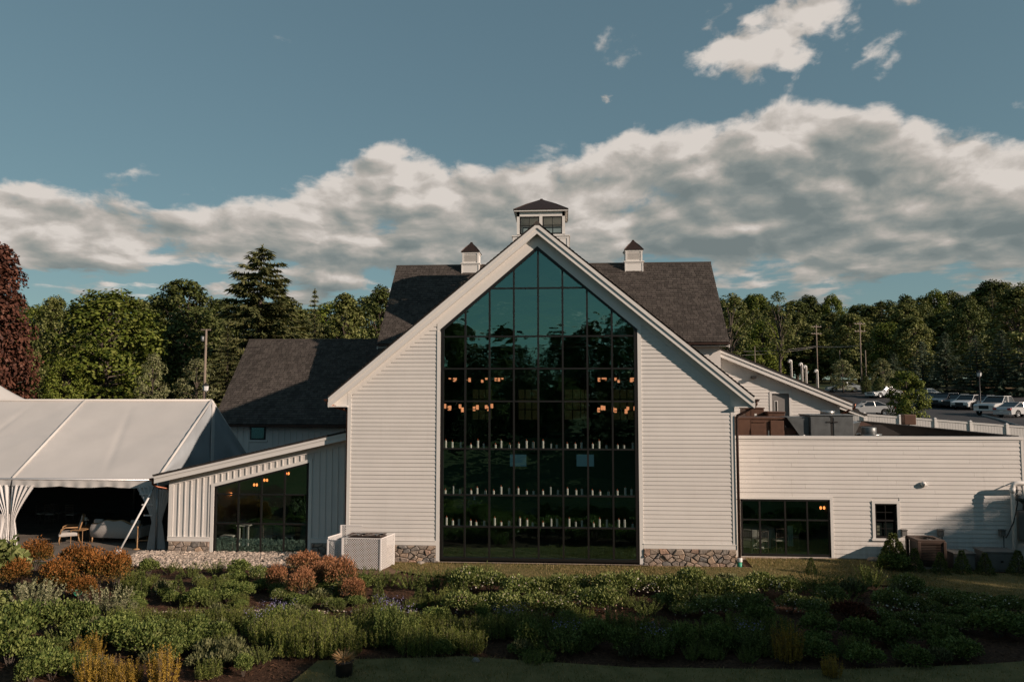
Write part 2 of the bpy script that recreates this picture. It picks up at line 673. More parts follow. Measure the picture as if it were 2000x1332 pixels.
M['bronze'] = mat('bronze_roof_metal', (0.060, 0.038, 0.030), 0.5, metal=0.5, var=0.4, vscale=3, stretch=(6, 6, 0.6))
M['interior'] = mat('dimmed_timber_interior', (0.008, 0.007, 0.006), 0.9, var=0.4, vscale=2, stretch=(6, 1, 1))  # the room's dimness is put into the near-black timber colour
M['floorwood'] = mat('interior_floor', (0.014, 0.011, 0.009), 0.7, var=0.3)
M['concrete'] = mat('concrete', (0.34, 0.27, 0.21), 0.85, var=0.3, vscale=3, bump=0.3)
M['mortar'] = mat('mortar', (0.20, 0.165, 0.135), 0.95, var=0.3, vscale=12, bump=0.4)


def stone_mat():
    m = bpy.data.materials.new('field_stone')
    m.use_nodes = True
    g = NT(m.node_tree)
    b = m.node_tree.nodes['Principled BSDF']
    co = g.n('ShaderNodeTexCoord').outputs['Object']
    rnd = g.n('ShaderNodeObjectInfo').outputs['Random']
    c = g.ramp(rnd, [(0.0, (0.22, 0.19, 0.165)), (0.25, (0.33, 0.26, 0.20)), (0.45, (0.19, 0.175, 0.16)), (0.65, (0.38, 0.275, 0.195)),
                     (0.82, (0.26, 0.235, 0.21)), (1.0, (0.38, 0.24, 0.165))])
    n = g.noise(co, 9.0, 7, 0.65)
    f = g.ss(n, 0.25, 0.75, 0.55, 1.3)
    g.l(g.mix(1.0, c, g.xyz(f, f, f), 'MULTIPLY'), b.inputs['Base Color'])
    b.inputs['Roughness'].default_value = 0.9
    bp = g.n('ShaderNodeBump')
    bp.inputs['Strength'].default_value = 0.7
    bp.inputs['Distance'].default_value = 0.03
    g.l(g.noise(co, 18.0, 8, 0.65), bp.inputs['Height'])
    g.l(bp.outputs[0], b.inputs['Normal'])
    return m


M['stone'] = stone_mat()


# ------------------------------------------------------------------ pieces shared by several buildings
def siding(parent, x0f, x1f, z0, z1, yface, exposure=0.143, rng=None, joints=None, back=1.0, holes=(), material='white', thick=0.026):
    """lapped boards, each one an object; x0f/x1f give the ends at a height, joints = board length, holes = (x0,x1,z0,z1)"""
    rng = rng or random.Random(3)
    n = int(math.ceil((z1 - z0) / exposure))
    k = 0
    for i in range(n):
        za = z0 + i * exposure
        zb = min(z1, za + exposure + 0.012)
        spans = [((x0f(za), x0f(zb)), (x1f(za), x1f(zb)))]
        for hx0, hx1, hz0, hz1 in holes:
            if za + exposure > hz0 + 0.02 and za < hz1 - 0.02:
                nw = []
                for (a, b) in spans:
                    if a[0] < hx0 and b[0] > hx1:
                        nw += [(a, (hx0, hx0)), ((hx1, hx1), b)]
                    elif a[0] >= hx0 and b[0] <= hx1:
                        pass
                    elif a[0] < hx0 < b[0]:
                        nw.append((a, (hx0, hx0)))
                    elif a[0] < hx1 < b[0]:
                        nw.append(((hx1, hx1), b))
                    else:
                        nw.append((a, b))
                spans = nw
        pieces = []
        for a, b in spans:
            if joints:
                cut = a[0] + rng.uniform(0.3, 1.0) * joints
                cur = a
                while cut < b[0] - 0.35:
                    pieces.append((cur, (cut - 0.002, cut - 0.002)))
                    cur = (cut + 0.002, cut + 0.002)
                    cut += joints
                pieces.append((cur, b))
            else:
                pieces.append((a, b))
        for a, b in pieces:
            if b[0] - a[0] < 0.03:
                continue
            t = thick + rng.uniform(-0.002, 0.002)
            m = MB()
            a1, b1 = a[1], max(b[1], a[1] + 0.005)
            m.add([(a[0], yface - t, za), (b[0], yface - t, za), (b1, yface - 0.004, zb), (a1, yface - 0.004, zb),
                   (a[0], yface + 0.0, za), (b[0], yface + 0.0, za), (b1, yface, zb), (a1, yface, zb)],
                  [(0, 1, 2, 3), (5, 4, 7, 6), (1, 0, 4, 5), (3, 2, 6, 7), (0, 3, 7, 4), (2, 1, 5, 6)])
            m.build('siding_board', M[material], parent)
            k += 1
    return k


def stones(parent, x0, x1, z0, z1, y, rng, cell=0.30, depth=0.05):
    """rubble masonry: each stone an object standing a little proud of the mortar"""
    nx, nz = max(1, round((x1 - x0) / cell)), max(2, round((z1 - z0) / (cell * 0.62)))
    pts = []
    for j in range(nz):
        for i in range(nx + 1):
            px = x0 + (i + (0.5 if j % 2 else 0.0) + rng.uniform(-0.46, 0.46)) * (x1 - x0) / nx
            pz = z0 + (j + 0.5 + rng.uniform(-0.48, 0.48)) * (z1 - z0) / nz
            pts.append((px, pz))
    for i, p in enumerate(pts):
        poly = [(x0, z0), (x1, z0), (x1, z1), (x0, z1)]
        for k, q in enumerate(pts):
            if k == i or abs(q[0] - p[0]) > 3 * cell or not poly:
                continue
            # anisotropic Voronoi: stones are wider than tall
            ax, az = (q[0] - p[0]), (q[1] - p[1]) * 2.2
            c = ax * (p[0] + q[0]) / 2 + az * (p[1] + q[1]) / 2
            poly = clip(poly, ax, az, c)
        if len(poly) < 3:
            continue
        poly = shrink(poly, 0.004 + rng.random() * 0.005)
        if len(poly) < 3:
            continue
        inner = shrink(poly, 0.022)
        if len(inner) < 3 or len(inner) != len(poly):
            cx = sum(a for a, _ in poly) / len(poly)
            cz = sum(b for _, b in poly) / len(poly)
            inner = [(cx + (a - cx) * 0.78, cz + (b - cz) * 0.78) for a, b in poly]
        n = len(poly)
        d = depth * rng.uniform(0.6, 1.2)
        m = MB()
        tx, tz = rng.uniform(-0.04, 0.04), rng.uniform(-0.05, 0.05)
        cx = sum(a for a, _ in poly) / n
        cz = sum(b for _, b in poly) / n
        vs = [(a, y, b) for a, b in poly] + [(a, y - d * 0.55, b) for a, b in poly] + \
             [(a, y - d + tx * (a - cx) * 2 + tz * (b - cz) * 2 + rng.uniform(-.006, .006), b) for a, b in inner]
        fs = []
        for r in range(2):
            fs += [(r * n + k, r * n + (k + 1) % n, (r + 1) * n + (k + 1) % n, (r + 1) * n + k) for k in range(n)]
        fs.append(tuple(range(2 * n, 3 * n)))
        m.add(vs, fs)
        m.build('stone', M['stone'], parent)


def shingles(parent, O, U, V, wid, hgt, inside=None, tab=0.205, exp=0.152, seed=1, name='shingles'):
    """courses of shingle tabs on a roof plane: O corner at the eave, U along it, V up the slope"""
    rng = random.Random(seed)
    O, U, V = Vector(O), Vector(U).normalized(), Vector(V).normalized()
    N = U.cross(V).normalized()
    if N.z < 0:
        N = -N
    m = MB()
    rows = int(hgt / exp) + 1
    for j in range(rows):
        v0 = j * exp
        v1 = min(hgt, v0 + exp * 1.12)
        if v1 - v0 < 0.03:
            continue
        x = -rng.random() * tab
        while x < wid:
            w = tab * rng.choice((0.75, 1.0, 1.0, 1.3))
            a, b = max(0.0, x), min(wid, x + w - 0.012)
            x += w
            if b - a < 0.02:
                continue
            if inside and not inside((a + b) / 2, (v0 + v1) / 2):
                continue
            h = 0.016 + rng.random() * 0.010
            p = [O + U * a + V * v0, O + U * b + V * v0, O + U * b + V * v1, O + U * a + V * v1]
            f = [p[0] + N * h, p[1] + N * h, p[2] + N * 0.004, p[3] + N * 0.004]
            m.add([p[0] - N * 0.002, p[1] - N * 0.002] + f, [(0, 1, 3, 2), (2, 3, 4, 5)])
    o = m.build(name, M['shingle'], parent)
    o['kind'] = 'stuff'
    return o


def pane(parent, poly, y, rng, material='glass', t=0.012):
    """one sheet of glass, set a hair out of true like real panes"""
    cx = sum(a for a, _ in poly) / len(poly)
    cz = sum(b for _, b in poly) / len(poly)
    ax, az = rng.uniform(-0.007, 0.007), rng.uniform(-0.006, 0.006)
    m = MB()
    n = len(poly)
    m.add([(a, y + ax * (a - cx) + az * (b - cz), b) for a, b in poly], [tuple(range(n))])
    return m.build('pane', M[material], parent)

# ------------------------------------------------------------------ ground, lawns, bed, paving
def ground_material():
    m = bpy.data.materials.new('rough_ground')
    m.use_nodes = True
    g = NT(m.node_tree)
    b = m.node_tree.nodes['Principled BSDF']
    co = g.n('ShaderNodeTexCoord').outputs['Object']
    n1 = g.noise(co, 0.35, 6, 0.6)
    n2 = g.noise(co, 6.0, 6, 0.65)
    c = g.mix(g.ss(n1, .35, .65), (0.050, 0.062, 0.022), (0.085, 0.078, 0.035))
    c = g.mix(g.ss(n2, .3, .7, 0, .55), c, (0.030, 0.034, 0.014))
    g.l(c, b.inputs['Base Color'])
    b.inputs['Roughness'].default_value = 0.95
    b.inputs['Specular IOR Level'].default_value = 0.1
    bp = g.n('ShaderNodeBump')
    bp.inputs['Strength'].default_value = 0.6
    bp.inputs['Distance'].default_value = 0.06
    g.l(n2, bp.inputs['Height'])
    g.l(bp.outputs[0], b.inputs['Normal'])
    return m


M['ground'] = ground_material()
M['mulch'] = mat('bark_mulch', (0.095, 0.052, 0.032), 0.95, col2=(0.038, 0.022, 0.015), vscale=14, bump=1.0, bscale=45, spec=.1, detail=8)
M['lawn'] = mat('lawn_turf', (0.185, 0.150, 0.066), 0.95, col2=(0.115, 0.105, 0.042), vscale=2.2, bump=.6, bscale=60, spec=.1)
M['paving'] = mat('worn_paving', (0.175, 0.150, 0.125), 0.9, col2=(0.115, 0.10, 0.085), vscale=1.6, bump=.25, bscale=50, spec=.2)
M['asphalt'] = mat('asphalt', (0.050, 0.049, 0.050), 0.85, col2=(0.036, 0.036, 0.038), vscale=.5, bump=.2, bscale=80, spec=.25)
M['soil'] = mat('dry_soil', (0.22, 0.145, 0.095), 0.95, col2=(0.13, 0.085, 0.055), vscale=5, bump=.6, bscale=40, spec=.1)

ys = sorted(set([-400, -120, -60] + [y for y, _ in TERR] + list(range(12, 100, 4))))
xs = [-700, -300, -150, -80, -40, -20, 0, 20, 40, 80, 150, 300, 700]
m = MB()
m.v = [(x, y, ground_z(x, y)) for y in ys for x in xs]
n = len(xs)
m.f = [(j * n + i, j * n + i + 1, (j + 1) * n + i + 1, (j + 1) * n + i) for j in range(len(ys) - 1) for i in range(n - 1)]
gd = m.build('ground', M['ground'], smooth=True)
gd['kind'] = 'structure'
gd['label'] = 'rough ground rising gently behind the buildings'


def pt_in(poly, x, y):
    c = False
    k = len(poly)
    for i in range(k):
        (x0, y0), (x1, y1) = poly[i], poly[(i + 1) % k]
        if (y0 > y) != (y1 > y) and x < (x1 - x0) * (y - y0) / (y1 - y0) + x0:
            c = not c
    return c


def hump(x, y):
    """gentle unevenness of the planted bed"""
    return 0.05 * (math.sin(x * 0.9 + y * 0.6) * math.sin(y * 1.3 - x * .35) + 1) + 0.012 * math.sin(x * 5.1) * math.sin(y * 6.3)


def sheet(name, lab, poly, material, z, step=0.35, fn=None):
    x0, x1 = min(p[0] for p in poly), max(p[0] for p in poly)
    y0, y1 = min(p[1] for p in poly), max(p[1] for p in poly)
    bm = bmesh.new()
    vs = [bm.verts.new((x, y, 0)) for x, y in poly]
    bm.faces.new(vs)
    for ax, lo, hi in ((0, x0, x1), (1, y0, y1)):
        t = lo + step
        while t < hi:
            no = (1, 0, 0) if ax == 0 else (0, 1, 0)
            co = (t, 0, 0) if ax == 0 else (0, t, 0)
            bmesh.ops.bisect_plane(bm, geom=bm.verts[:] + bm.edges[:] + bm.faces[:], plane_co=co, plane_no=no)
            t += step
    for v in bm.verts:
        v.co.z = z + (fn(v.co.x, v.co.y) if fn else 0.0)
    bm.normal_update()
    for f in bm.faces:
        if f.normal.z < 0:
            f.normal_flip()
    me = bpy.data.meshes.new(name)
    bm.to_mesh(me)
    bm.free()
    me.materials.append(material)
    me.shade_smooth()
    o = link(name, me)
    return label(o, lab, None, None, 'structure')


BED = [(-34, -16), (24, -16), (24, 1.0), (9.6, 1.22), (6.2, 1.22), (6.2, -0.2), (-14.7, -0.2), (-14.7, -1.2), (-34, -1.6)]
sheet('planting_bed', 'brown mulch planting bed in front of the hall', BED, M['mulch'], 0.006, .45, lambda x, y: hump(x, y) * (1 if y < -2.2 else .5))
LAWN1 = [(-6.2, -0.30), (6.4, -0.30), (6.5, 1.2), (11.5, 1.2), (12.4, .1), (14.2, -.5), (24, -.5), (24, -5.6), (15.5, -5.2), (13.2, -4.4), (12.2, -3.0), (10.6, -2.3), (8.5, -2.15), (6.5, -2.5), (3, -2.95), (0, -2.7), (-2, -2.3), (-4.6, -2.0), (-5.7, -1.3)]
LAWN2 = [(-5.4, -9.95), (-2.2, -9.35), (1.5, -9.9), (5, -9.7), (9, -9.2), (14, -8.0), (24, -8.2), (24, -15.9), (-6, -15.9)]
sheet('lawn', 'mown grass strip below the great window', LAWN1, M['lawn'], 0.095, .5, lambda x, y: .02 * math.sin(x * .8) * math.sin(y))
sheet('lower_lawn', 'dark lawn at the front edge of the bed', LAWN2, M['lawn'], 0.13, .5, lambda x, y: .02 * math.sin(x * .8))
sheet('patio', 'worn paved terrace under the white tent', [(-14.8, 12), (-14.8, -.15), (-16.5, -.6), (-20, -.9), (-60, -.9), (-60, 12)], M['paving'], 0.02, 2.0)
sheet('soil_strip', 'strip of bare tan soil along the wall foot', [(-8.4, -.10), (6.4, -.10), (6.4, -.55), (-4.8, -.5), (-5.6, -1.9), (-6.6, -2.0), (-8.2, -.9)], M['soil'], 0.075, .5)


def grass(name, lab, polys, count, h, seed, material, zf):
    rng = np.random.default_rng(seed)
    P = []
    for poly, w in polys:
        x0, x1 = min(p[0] for p in poly), max(p[0] for p in poly)
        y0, y1 = min(p[1] for p in poly), max(p[1] for p in poly)
        k = 0
        while k < count * w:
            x, y = rng.uniform(x0, x1), rng.uniform(y0, y1)
            if pt_in(poly, x, y):
                P.append((x, y))
            k += 1
    P = np.array(P)
    n = len(P)
    a = rng.uniform(0, 2 * PI, n)
    hh = h * rng.uniform(.5, 1.3, n)
    lean = rng.normal(0, .5, (n, 2)) * hh[:, None]
    wd = .006 + .006 * rng.random(n)
    z0 = np.array([zf(x, y) for x, y in P])
    B = np.column_stack([P, z0])
    s = np.column_stack([np.cos(a) * wd, np.sin(a) * wd, np.zeros(n)])
    T = B + np.column_stack([lean, hh])
    V = np.stack([B - s, B + s, T + s * .15, T - s * .15], 1)
    o = link(name, quads(name, V, material))
    return label(o, lab, 'grass', None, 'stuff')


M['blade'] = leaf_mat('grass_blade', [(0.13, 0.125, 0.040), (0.20, 0.165, 0.065), (0.28, 0.215, 0.105), (0.36, 0.26, 0.15)], .25, 0)
grass('grass', 'short mown grass blades of the lawns', [(LAWN1, 1.0), (LAWN2, .4)], 120000, .055, 5, M['blade'], lambda x, y: .09 if y > -6 else .135)

# river stones beside the lean-to
GRAVEL = [(-15.7, .75), (-12.9, .92), (-9.3, .95), (-8.5, .3), (-8.3, -.8), (-9.6, -1.5), (-12.3, -1.75), (-14.6, -1.5), (-15.9, -.6)]
sheet('gravel_base', 'pale base below the river stones', GRAVEL, M['soil'], 0.075, .6)
M['pebble'] = mat('river_stone', (0.46, 0.375, 0.305), 0.8, col2=(.27, .23, .19), vscale=5, island=.45, spec=.3)


def pebbles(name, lab, poly, count, r0, r1, seed, z=.085, material='pebble', heap=.05):
    rng = random.Random(seed)
    base = bmesh.new()
    bmesh.ops.create_icosphere(base, subdivisions=1, radius=1.0)
    bv = np.array([v.co[:] for v in base.verts])
    base.verts.index_update()
    bf = [tuple(v.index for v in f.verts) for f in base.faces]
    base.free()
    m = MB()
    x0, x1 = min(p[0] for p in poly), max(p[0] for p in poly)
    y0, y1 = min(p[1] for p in poly), max(p[1] for p in poly)
    nr = np.random.default_rng(seed)
    k = 0
    while k < count:
        x, y = rng.uniform(x0, x1), rng.uniform(y0, y1)
        if not pt_in(poly, x, y):
            continue
        k += 1
        r = r0 + (r1 - r0) * rng.random() ** 2
        sc = np.array([r * rng.uniform(.8, 1.4), r * rng.uniform(.7, 1.1), r * rng.uniform(.5, .85)])
        v = bv * (1 + nr.uniform(-.16, .16, (len(bv), 1))) * sc
        a = rng.uniform(0, 2 * PI)
        c, s = math.cos(a), math.sin(a)
        v = np.column_stack([v[:, 0] * c - v[:, 1] * s + x, v[:, 0] * s + v[:, 1] * c + y, v[:, 2] + z + rng.random() * heap])
        m.add(v.tolist(), bf)
    o = m.build(name, M[material])
    return label(o, lab, 'stones', None, 'stuff')


pebbles('gravel', 'tan and white river stones beside the lean-to wing', GRAVEL, 6200, .024, .068, 3)
M['chip'] = mat('mulch_chip', (0.085, 0.046, 0.028), 0.95, island=.55, spec=.1)
rngc = np.random.default_rng(8)
n = 42000
X = rngc.uniform(-19, 16, n)
Y = rngc.uniform(-13.5, -1.0, n)
keep = np.array([not (pt_in(LAWN1, x, y) or pt_in(LAWN2, x, y)) for x, y in zip(X, Y)])
X, Y = X[keep], Y[keep]
n = len(X)
Z = np.array([0.01 + hump(x, y) * (1 if y < -2.2 else .5) for x, y in zip(X, Y)]) + rngc.uniform(0, .02, n)
a = rngc.uniform(0, 2 * PI, n)
L = rngc.uniform(.015, .05, n)
w = rngc.uniform(.006, .014, n)
A = np.column_stack([np.cos(a), np.sin(a), rngc.uniform(-.5, .5, n)])
S = np.column_stack([-np.sin(a), np.cos(a), rngc.uniform(-.6, .6, n)])
P = np.column_stack([X, Y, Z])
V = np.stack([P - A * L[:, None] - S * w[:, None], P + A * L[:, None] - S * w[:, None], P + A * L[:, None] + S * w[:, None], P - A * L[:, None] + S * w[:, None]], 1)
label(link('mulch_chips', quads('mulch_chips', V, M['chip'])), 'loose bark chips covering the planting bed', 'mulch', None, 'stuff')

# parking lot behind, following the slope
m = MB()
lot = [(17.5, 27), (20, 22.5), (90, 22.5), (110, 60), (100, 74), (60, 80), (40, 92), (30, 92), (22, 70), (17.5, 50)]
sheet('parking_lot', 'dark asphalt parking lot behind the white fence', lot, M['asphalt'], 0.03, 3.0, ground_z)

# ------------------------------------------------------------------ main gabled hall
RNG = random.Random(11)
XL, XR, XC = -7.70, 5.92, -0.89          # outer corners and centre line of the gable wall
OH = 0.29                                # rake overhang in front of the wall
SL = 0.828                               # roof rise per metre
ZA = 12.06                               # apex of roof top
WXL, WXR, WB = -4.345, 2.615, 0.14       # great window
ZW_AP, ZW_SH = 11.25, 8.31
COLX = [WXL + i * (WXR - WXL) / 8 for i in range(9)]
ROWZ = [0.14, 1.30, 2.40, 4.02, 5.70, 6.86, 8.01, 9.74]


def roof_top(x):
    return ZA - SL * abs(x - XC)


def roof_under(x):
    return roof_top(x) - 0.38


def win_top(x):
    return ZW_AP - (ZW_AP - ZW_SH) / (XC - WXL) * abs(x - XC)


hall = thing('gabled_hall', 'tall white gabled hall with great dark window and clapboard walls', 'building', (0, 0, 0))

# gable wall core left and right of the window, frieze above it, all as one wall with the boards as its pieces
m = MB()
m.prism_xz([(XL + .01, 0.0), (WXL - 0.02, 0.0), (WXL - 0.02, roof_under(WXL)), (XL + .01, roof_under(XL))], 0.0, 0.16)
m.prism_xz([(WXR + 0.02, 0.0), (XR - .01, 0.0), (XR - .01, roof_under(XR)), (WXR + 0.02, roof_under(WXR))], 0.0, 0.16)
m.prism_xz([(WXL - 0.02, win_top(WXL) + .02), (XC, win_top(XC) + .05), (XC, roof_under(XC)), (WXL - 0.02, roof_under(WXL))], 0.0, 0.16)
m.prism_xz([(XC, win_top(XC) + .05), (WXR + 0.02, win_top(WXR) + .02), (WXR + 0.02, roof_under(WXR)), (XC, roof_under(XC))], 0.0, 0.16)
wall = m.build('gable_wall', M['white'], hall)
FZ = 0.22                                # vertical width of the frieze boards under the rake
SZ0 = 0.80


def slope_x_left(z):
    return max(XL + 0.10, XC - (ZA - 0.38 - FZ - z) / SL)


def slope_x_right(z):
    return min(XR - 0.10, XC + (ZA - 0.38 - FZ - z) / SL)


siding(wall, slope_x_left, lambda z: WXL - 0.145, SZ0, 8.56, 0.0, 0.143, RNG)
siding(wall, lambda z: WXR + 0.145, slope_x_right, SZ0, 8.56, 0.0, 0.143, RNG)
for s, xa in ((-1, XL), (1, XR)):
    m = MB()
    xb = XC
    pts = [(xa, roof_under(xa)), (xa, roof_under(xa) - FZ)]
    low = [(xb, roof_under(xb) - FZ)]
    poly = [(xa, roof_under(xa) - FZ), (xb, roof_under(xb) - FZ), (xb, roof_under(xb)), (xa, roof_under(xa))]
    if s > 0:
        poly = [poly[1], poly[0], poly[3], poly[2]]
    # the frieze ends on the window's slanted head
    m.prism_xz(poly, -0.030, 0.0)
    m.build('frieze_board', M['trim'], hall)
for xa, xb in ((XL - 0.025, XL + 0.10), (XR - 0.10, XR + 0.025)):
    MB().box(xa, xb, -0.036, 0.10, 0.62, roof_under(xa if xa < 0 else xb) - 0.03).build('corner_board', M['trim'], hall)
for xa, xb in ((WXL - 0.145, WXL - 0.02), (WXR + 0.02, WXR + 0.145)):
    MB().box(xa, xb, -0.042, 0.05, 0.10, win_top(WXL) - 0.12).build('window_casing', M['trim'], hall)
for xa, xb in ((XL - 0.03, WXL - 0.147), (WXR + 0.147, XR + 0.03)):
    MB().box(xa, xb, -0.045, 0.0, 0.64, 0.80).box(xa, xb, -0.062, 0.0, 0.785, 0.806).build('skirt_board', M['trim'], hall)
for s in (-1, 1):
    xo = WXL - .145 if s < 0 else WXR + .145
    poly = [(xo, win_top(xo) + .0), (XC, win_top(XC) + .0), (XC, roof_under(XC) - FZ), (xo, roof_under(xo) - FZ)]
    MB().prism_xz(poly if s < 0 else [poly[1], poly[0], poly[3], poly[2]], -0.034, 0.0).build('window_head', M['trim'], hall)
# rubble base
for xa, xb in ((XL + 0.0, WXL - 0.147), (WXR + 0.147, XR + 0.0)):
    sb = MB().box(xa, xb, 0.008 - 0.02, 0.10, -0.25, 0.64).build('stone_base', M['mortar'], hall)
    stones(sb, xa + .005, xb - .005, 0.02, 0.635, -0.012, RNG, 0.27, 0.09)
# side walls of the hall
MB().box(XL, XL + 0.16, 0.16, 13.0, 0.0, roof_under(XL)).build('side_wall', M['white'], hall)
MB().box(XR - 0.16, XR, 0.16, 13.0, 0.0, roof_under(XR)).build('side_wall', M['white'], hall)

# roof: two slabs, shingle skin, rake boards, soffits, gutters
EX = 7.47                                # half width at the eaves
for s in (-1, 1):
    xe = XC + s * EX
    ze = roof_top(xe)
    m = MB()
    a, b, c, d = (xe, -OH, ze), (XC, -OH, ZA), (XC, 14.2, ZA), (xe, 14.2, ze)
    if s > 0:
        m.slab(a, (xe, 14.2, ze), c, b, 0.10)
    else:
        m.slab(a, b, c, d, 0.10)
    rf = m.build('roof', M['rooffelt'], hall)
    L = math.hypot(EX, EX * SL)
    O = (xe, -OH - 0.03, ze + 0.003)
    shingles(rf, O, (0, 1, 0), (-s, 0, SL), 14.2, L, tab=0.4, exp=0.16, seed=5 + s)
    # rake: wide board, a narrower moulding above it, and the sloping soffit behind
    def strip(dz0, dz1, y0, y1, ext=0.0):
        q = MB()
        xo = XC + s * (EX + ext)
        zo = ZA - SL * (EX + ext)
        poly = [(xo, zo - dz1), (XC, ZA - dz1), (XC, ZA - dz0), (xo, zo - dz0)]
        if s > 0:
            poly = [poly[1], poly[0], poly[3], poly[2]]
        q.prism_xz(poly, y0, y1)
        return q
    strip(0.19, 0.40, -OH + 0.02, -OH + 0.07).build('rake_board', M['trim'], hall)
    strip(0.055, 0.20, -OH - 0.018, -OH + 0.06).build('rake_moulding', M['trim'], hall)
    strip(0.13, 0.16, -OH + 0.06, 0.02).build('rake_soffit', M['trim'], hall) if False else None
    strip(0.36, 0.39, -OH + 0.065, 0.0).build('rake_soffit', M['trim'], hall)
    # boxed eave
    xw = XL if s < 0 else XR
    zs = ze - 0.36
    MB().box(min(xe + s * -0.02, xw), max(xe + s * -0.02, xw), -OH + 0.072, 9.5, zs - 0.02, zs + 0.015).build('eave_soffit', M['trim'], hall)
    q = MB()
    poly = [(xe, zs + 0.015), (xw, zs + 0.015), (xw, roof_under(xw) + .02)]
    q.prism_xz(poly if s < 0 else [poly[0], poly[2], poly[1]], -0.03, 0.03)
    q.build('eave_return', M['trim'], hall)
    MB().box(min(xe, xe + s * 0.025), max(xe, xe + s * 0.025), -OH + .02, 9.5, zs - 0.02, ze - 0.03).build('eave_fascia', M['trim'], hall)
    # half-round gutter
    m = MB()
    gx, gz = xe + s * 0.095, ze - 0.10
    m.grid(lambda u, v: (gx + 0.075 * math.cos(PI + PI * u), -OH - 0.02 + v * 9.9, gz + 0.075 * math.sin(PI + PI * u)), 10, 2)
    m.grid(lambda u, v: (gx + 0.062 * math.cos(PI + PI * u), -OH - 0.02 + v * 9.9, gz + 0.062 * math.sin(PI + PI * u)), 10, 2)
    m.add([(gx + 0.075 * math.cos(PI + PI * i / 10), -OH - 0.018, gz + 0.075 * math.sin(PI + PI * i / 10)) for i in range(11)], [tuple(range(11))])
    m.build('gutter', M['copper'] if s < 0 else M['brownpipe'], hall, smooth=True)
    # downspout: S-bend to the corner, then down the wall
    px = XL - 0.075 if s < 0 else XR + 0.10
    pts = [(gx, -OH + 0.16, gz - 0.06), (gx, -OH + 0.16, gz - 0.16), (gx - s * 0.05, -OH + 0.17, gz - 0.25),
           (px + s * 0.18, -0.10, gz - 0.48), (px + s * 0.02, -0.06, gz - 0.56), (px, -0.05, gz - 0.66), (px, -0.05, gz - 1.2), (px, -0.05, 0.36)]
    if s < 0:
        pts = [(gx, -OH + 0.16, gz - 0.06), (gx, -OH + 0.16, gz - 0.13), (gx + 0.06, -OH + 0.2, gz - 0.21),
               (px - 0.15, 0.05, gz - 0.36), (px, 0.12, gz - 0.42), (px, 0.14, gz - 0.52), (px, 0.14, 0.2)]
    MB().tube(pts, 0.048, 10).build('downspout', M['copper'] if s < 0 else M['brownpipe'], hall, smooth=True)
m = MB()
m.prism_xz([(XC - 0.16, ZA - 0.10), (XC + 0.16, ZA - 0.10), (XC + .02, ZA + 0.045), (XC - .02, ZA + 0.045)], -OH - 0.035, 13.2)
m.build('ridge_cap', M['shingle'], hall)

# ------------------------------------------------------------------ great window
fr = MB()
gab = [(WXL, WB), (WXR, WB), (WXR, ZW_SH), (XC, ZW_AP), (WXL, ZW_SH)]
inn = shrink(gab, 0.10)
for i in range(5):
    j = (i + 1) % 5
    a, b, c, d = gab[i], gab[j], inn[j], inn[i]
    fr.prism_xz([a, b, c, d], -0.028, 0.10)
gw = fr.build('great_window', M['black'], hall)
for x in COLX[1:-1]:
    w = 0.032
    zt = win_top(x) - 0.05
    MB().box(x - w, x + w, -0.018, 0.085, WB + 0.06, zt).build('mullion', M['black'], gw)
for z in ROWZ[1:]:
    x0, x1 = WXL + 0.06, WXR - 0.06
    if z > ZW_SH:
        half = (ZW_AP - z) / (ZW_AP - ZW_SH) * (XC - WXL) - 0.05
        x0, x1 = XC - half, XC + half
    MB().box(x0, x1, -0.012, 0.080, z - 0.028, z + 0.028).build('glazing_bar', M['black'], gw)
prng = random.Random(4)
rows = ROWZ + [ZW_AP + 0.2]
for r in range(len(rows) - 1):
    for c in range(8):
        poly = [(COLX[c] + .02, rows[r] + .02), (COLX[c + 1] - .02, rows[r] + .02), (COLX[c + 1] - .02, rows[r + 1] - .02), (COLX[c] + .02, rows[r + 1] - .02)]
        k = (ZW_AP - ZW_SH) / (XC - WXL)
        poly = clip(poly, -k, 1, -k * XC + ZW_AP - 0.03)
        poly = clip(poly, k, 1, k * XC + ZW_AP - 0.03) if len(poly) > 2 else []
        if len(poly) > 2:
            pane(gw, poly, 0.03, prng)
# ledges inside that carry the candles
for z in (ROWZ[3], ROWZ[2], ROWZ[1]):
    MB().box(WXL + .05, WXR - .05, 0.09, 0.30, z - 0.022, z + 0.012).build('candle_ledge', M['black'], gw)
MB().box(WXL - 0.3, WXR + 0.3, -0.30, 0.02, -0.2, 0.075).build('window_kerb', M['concrete'], hall)

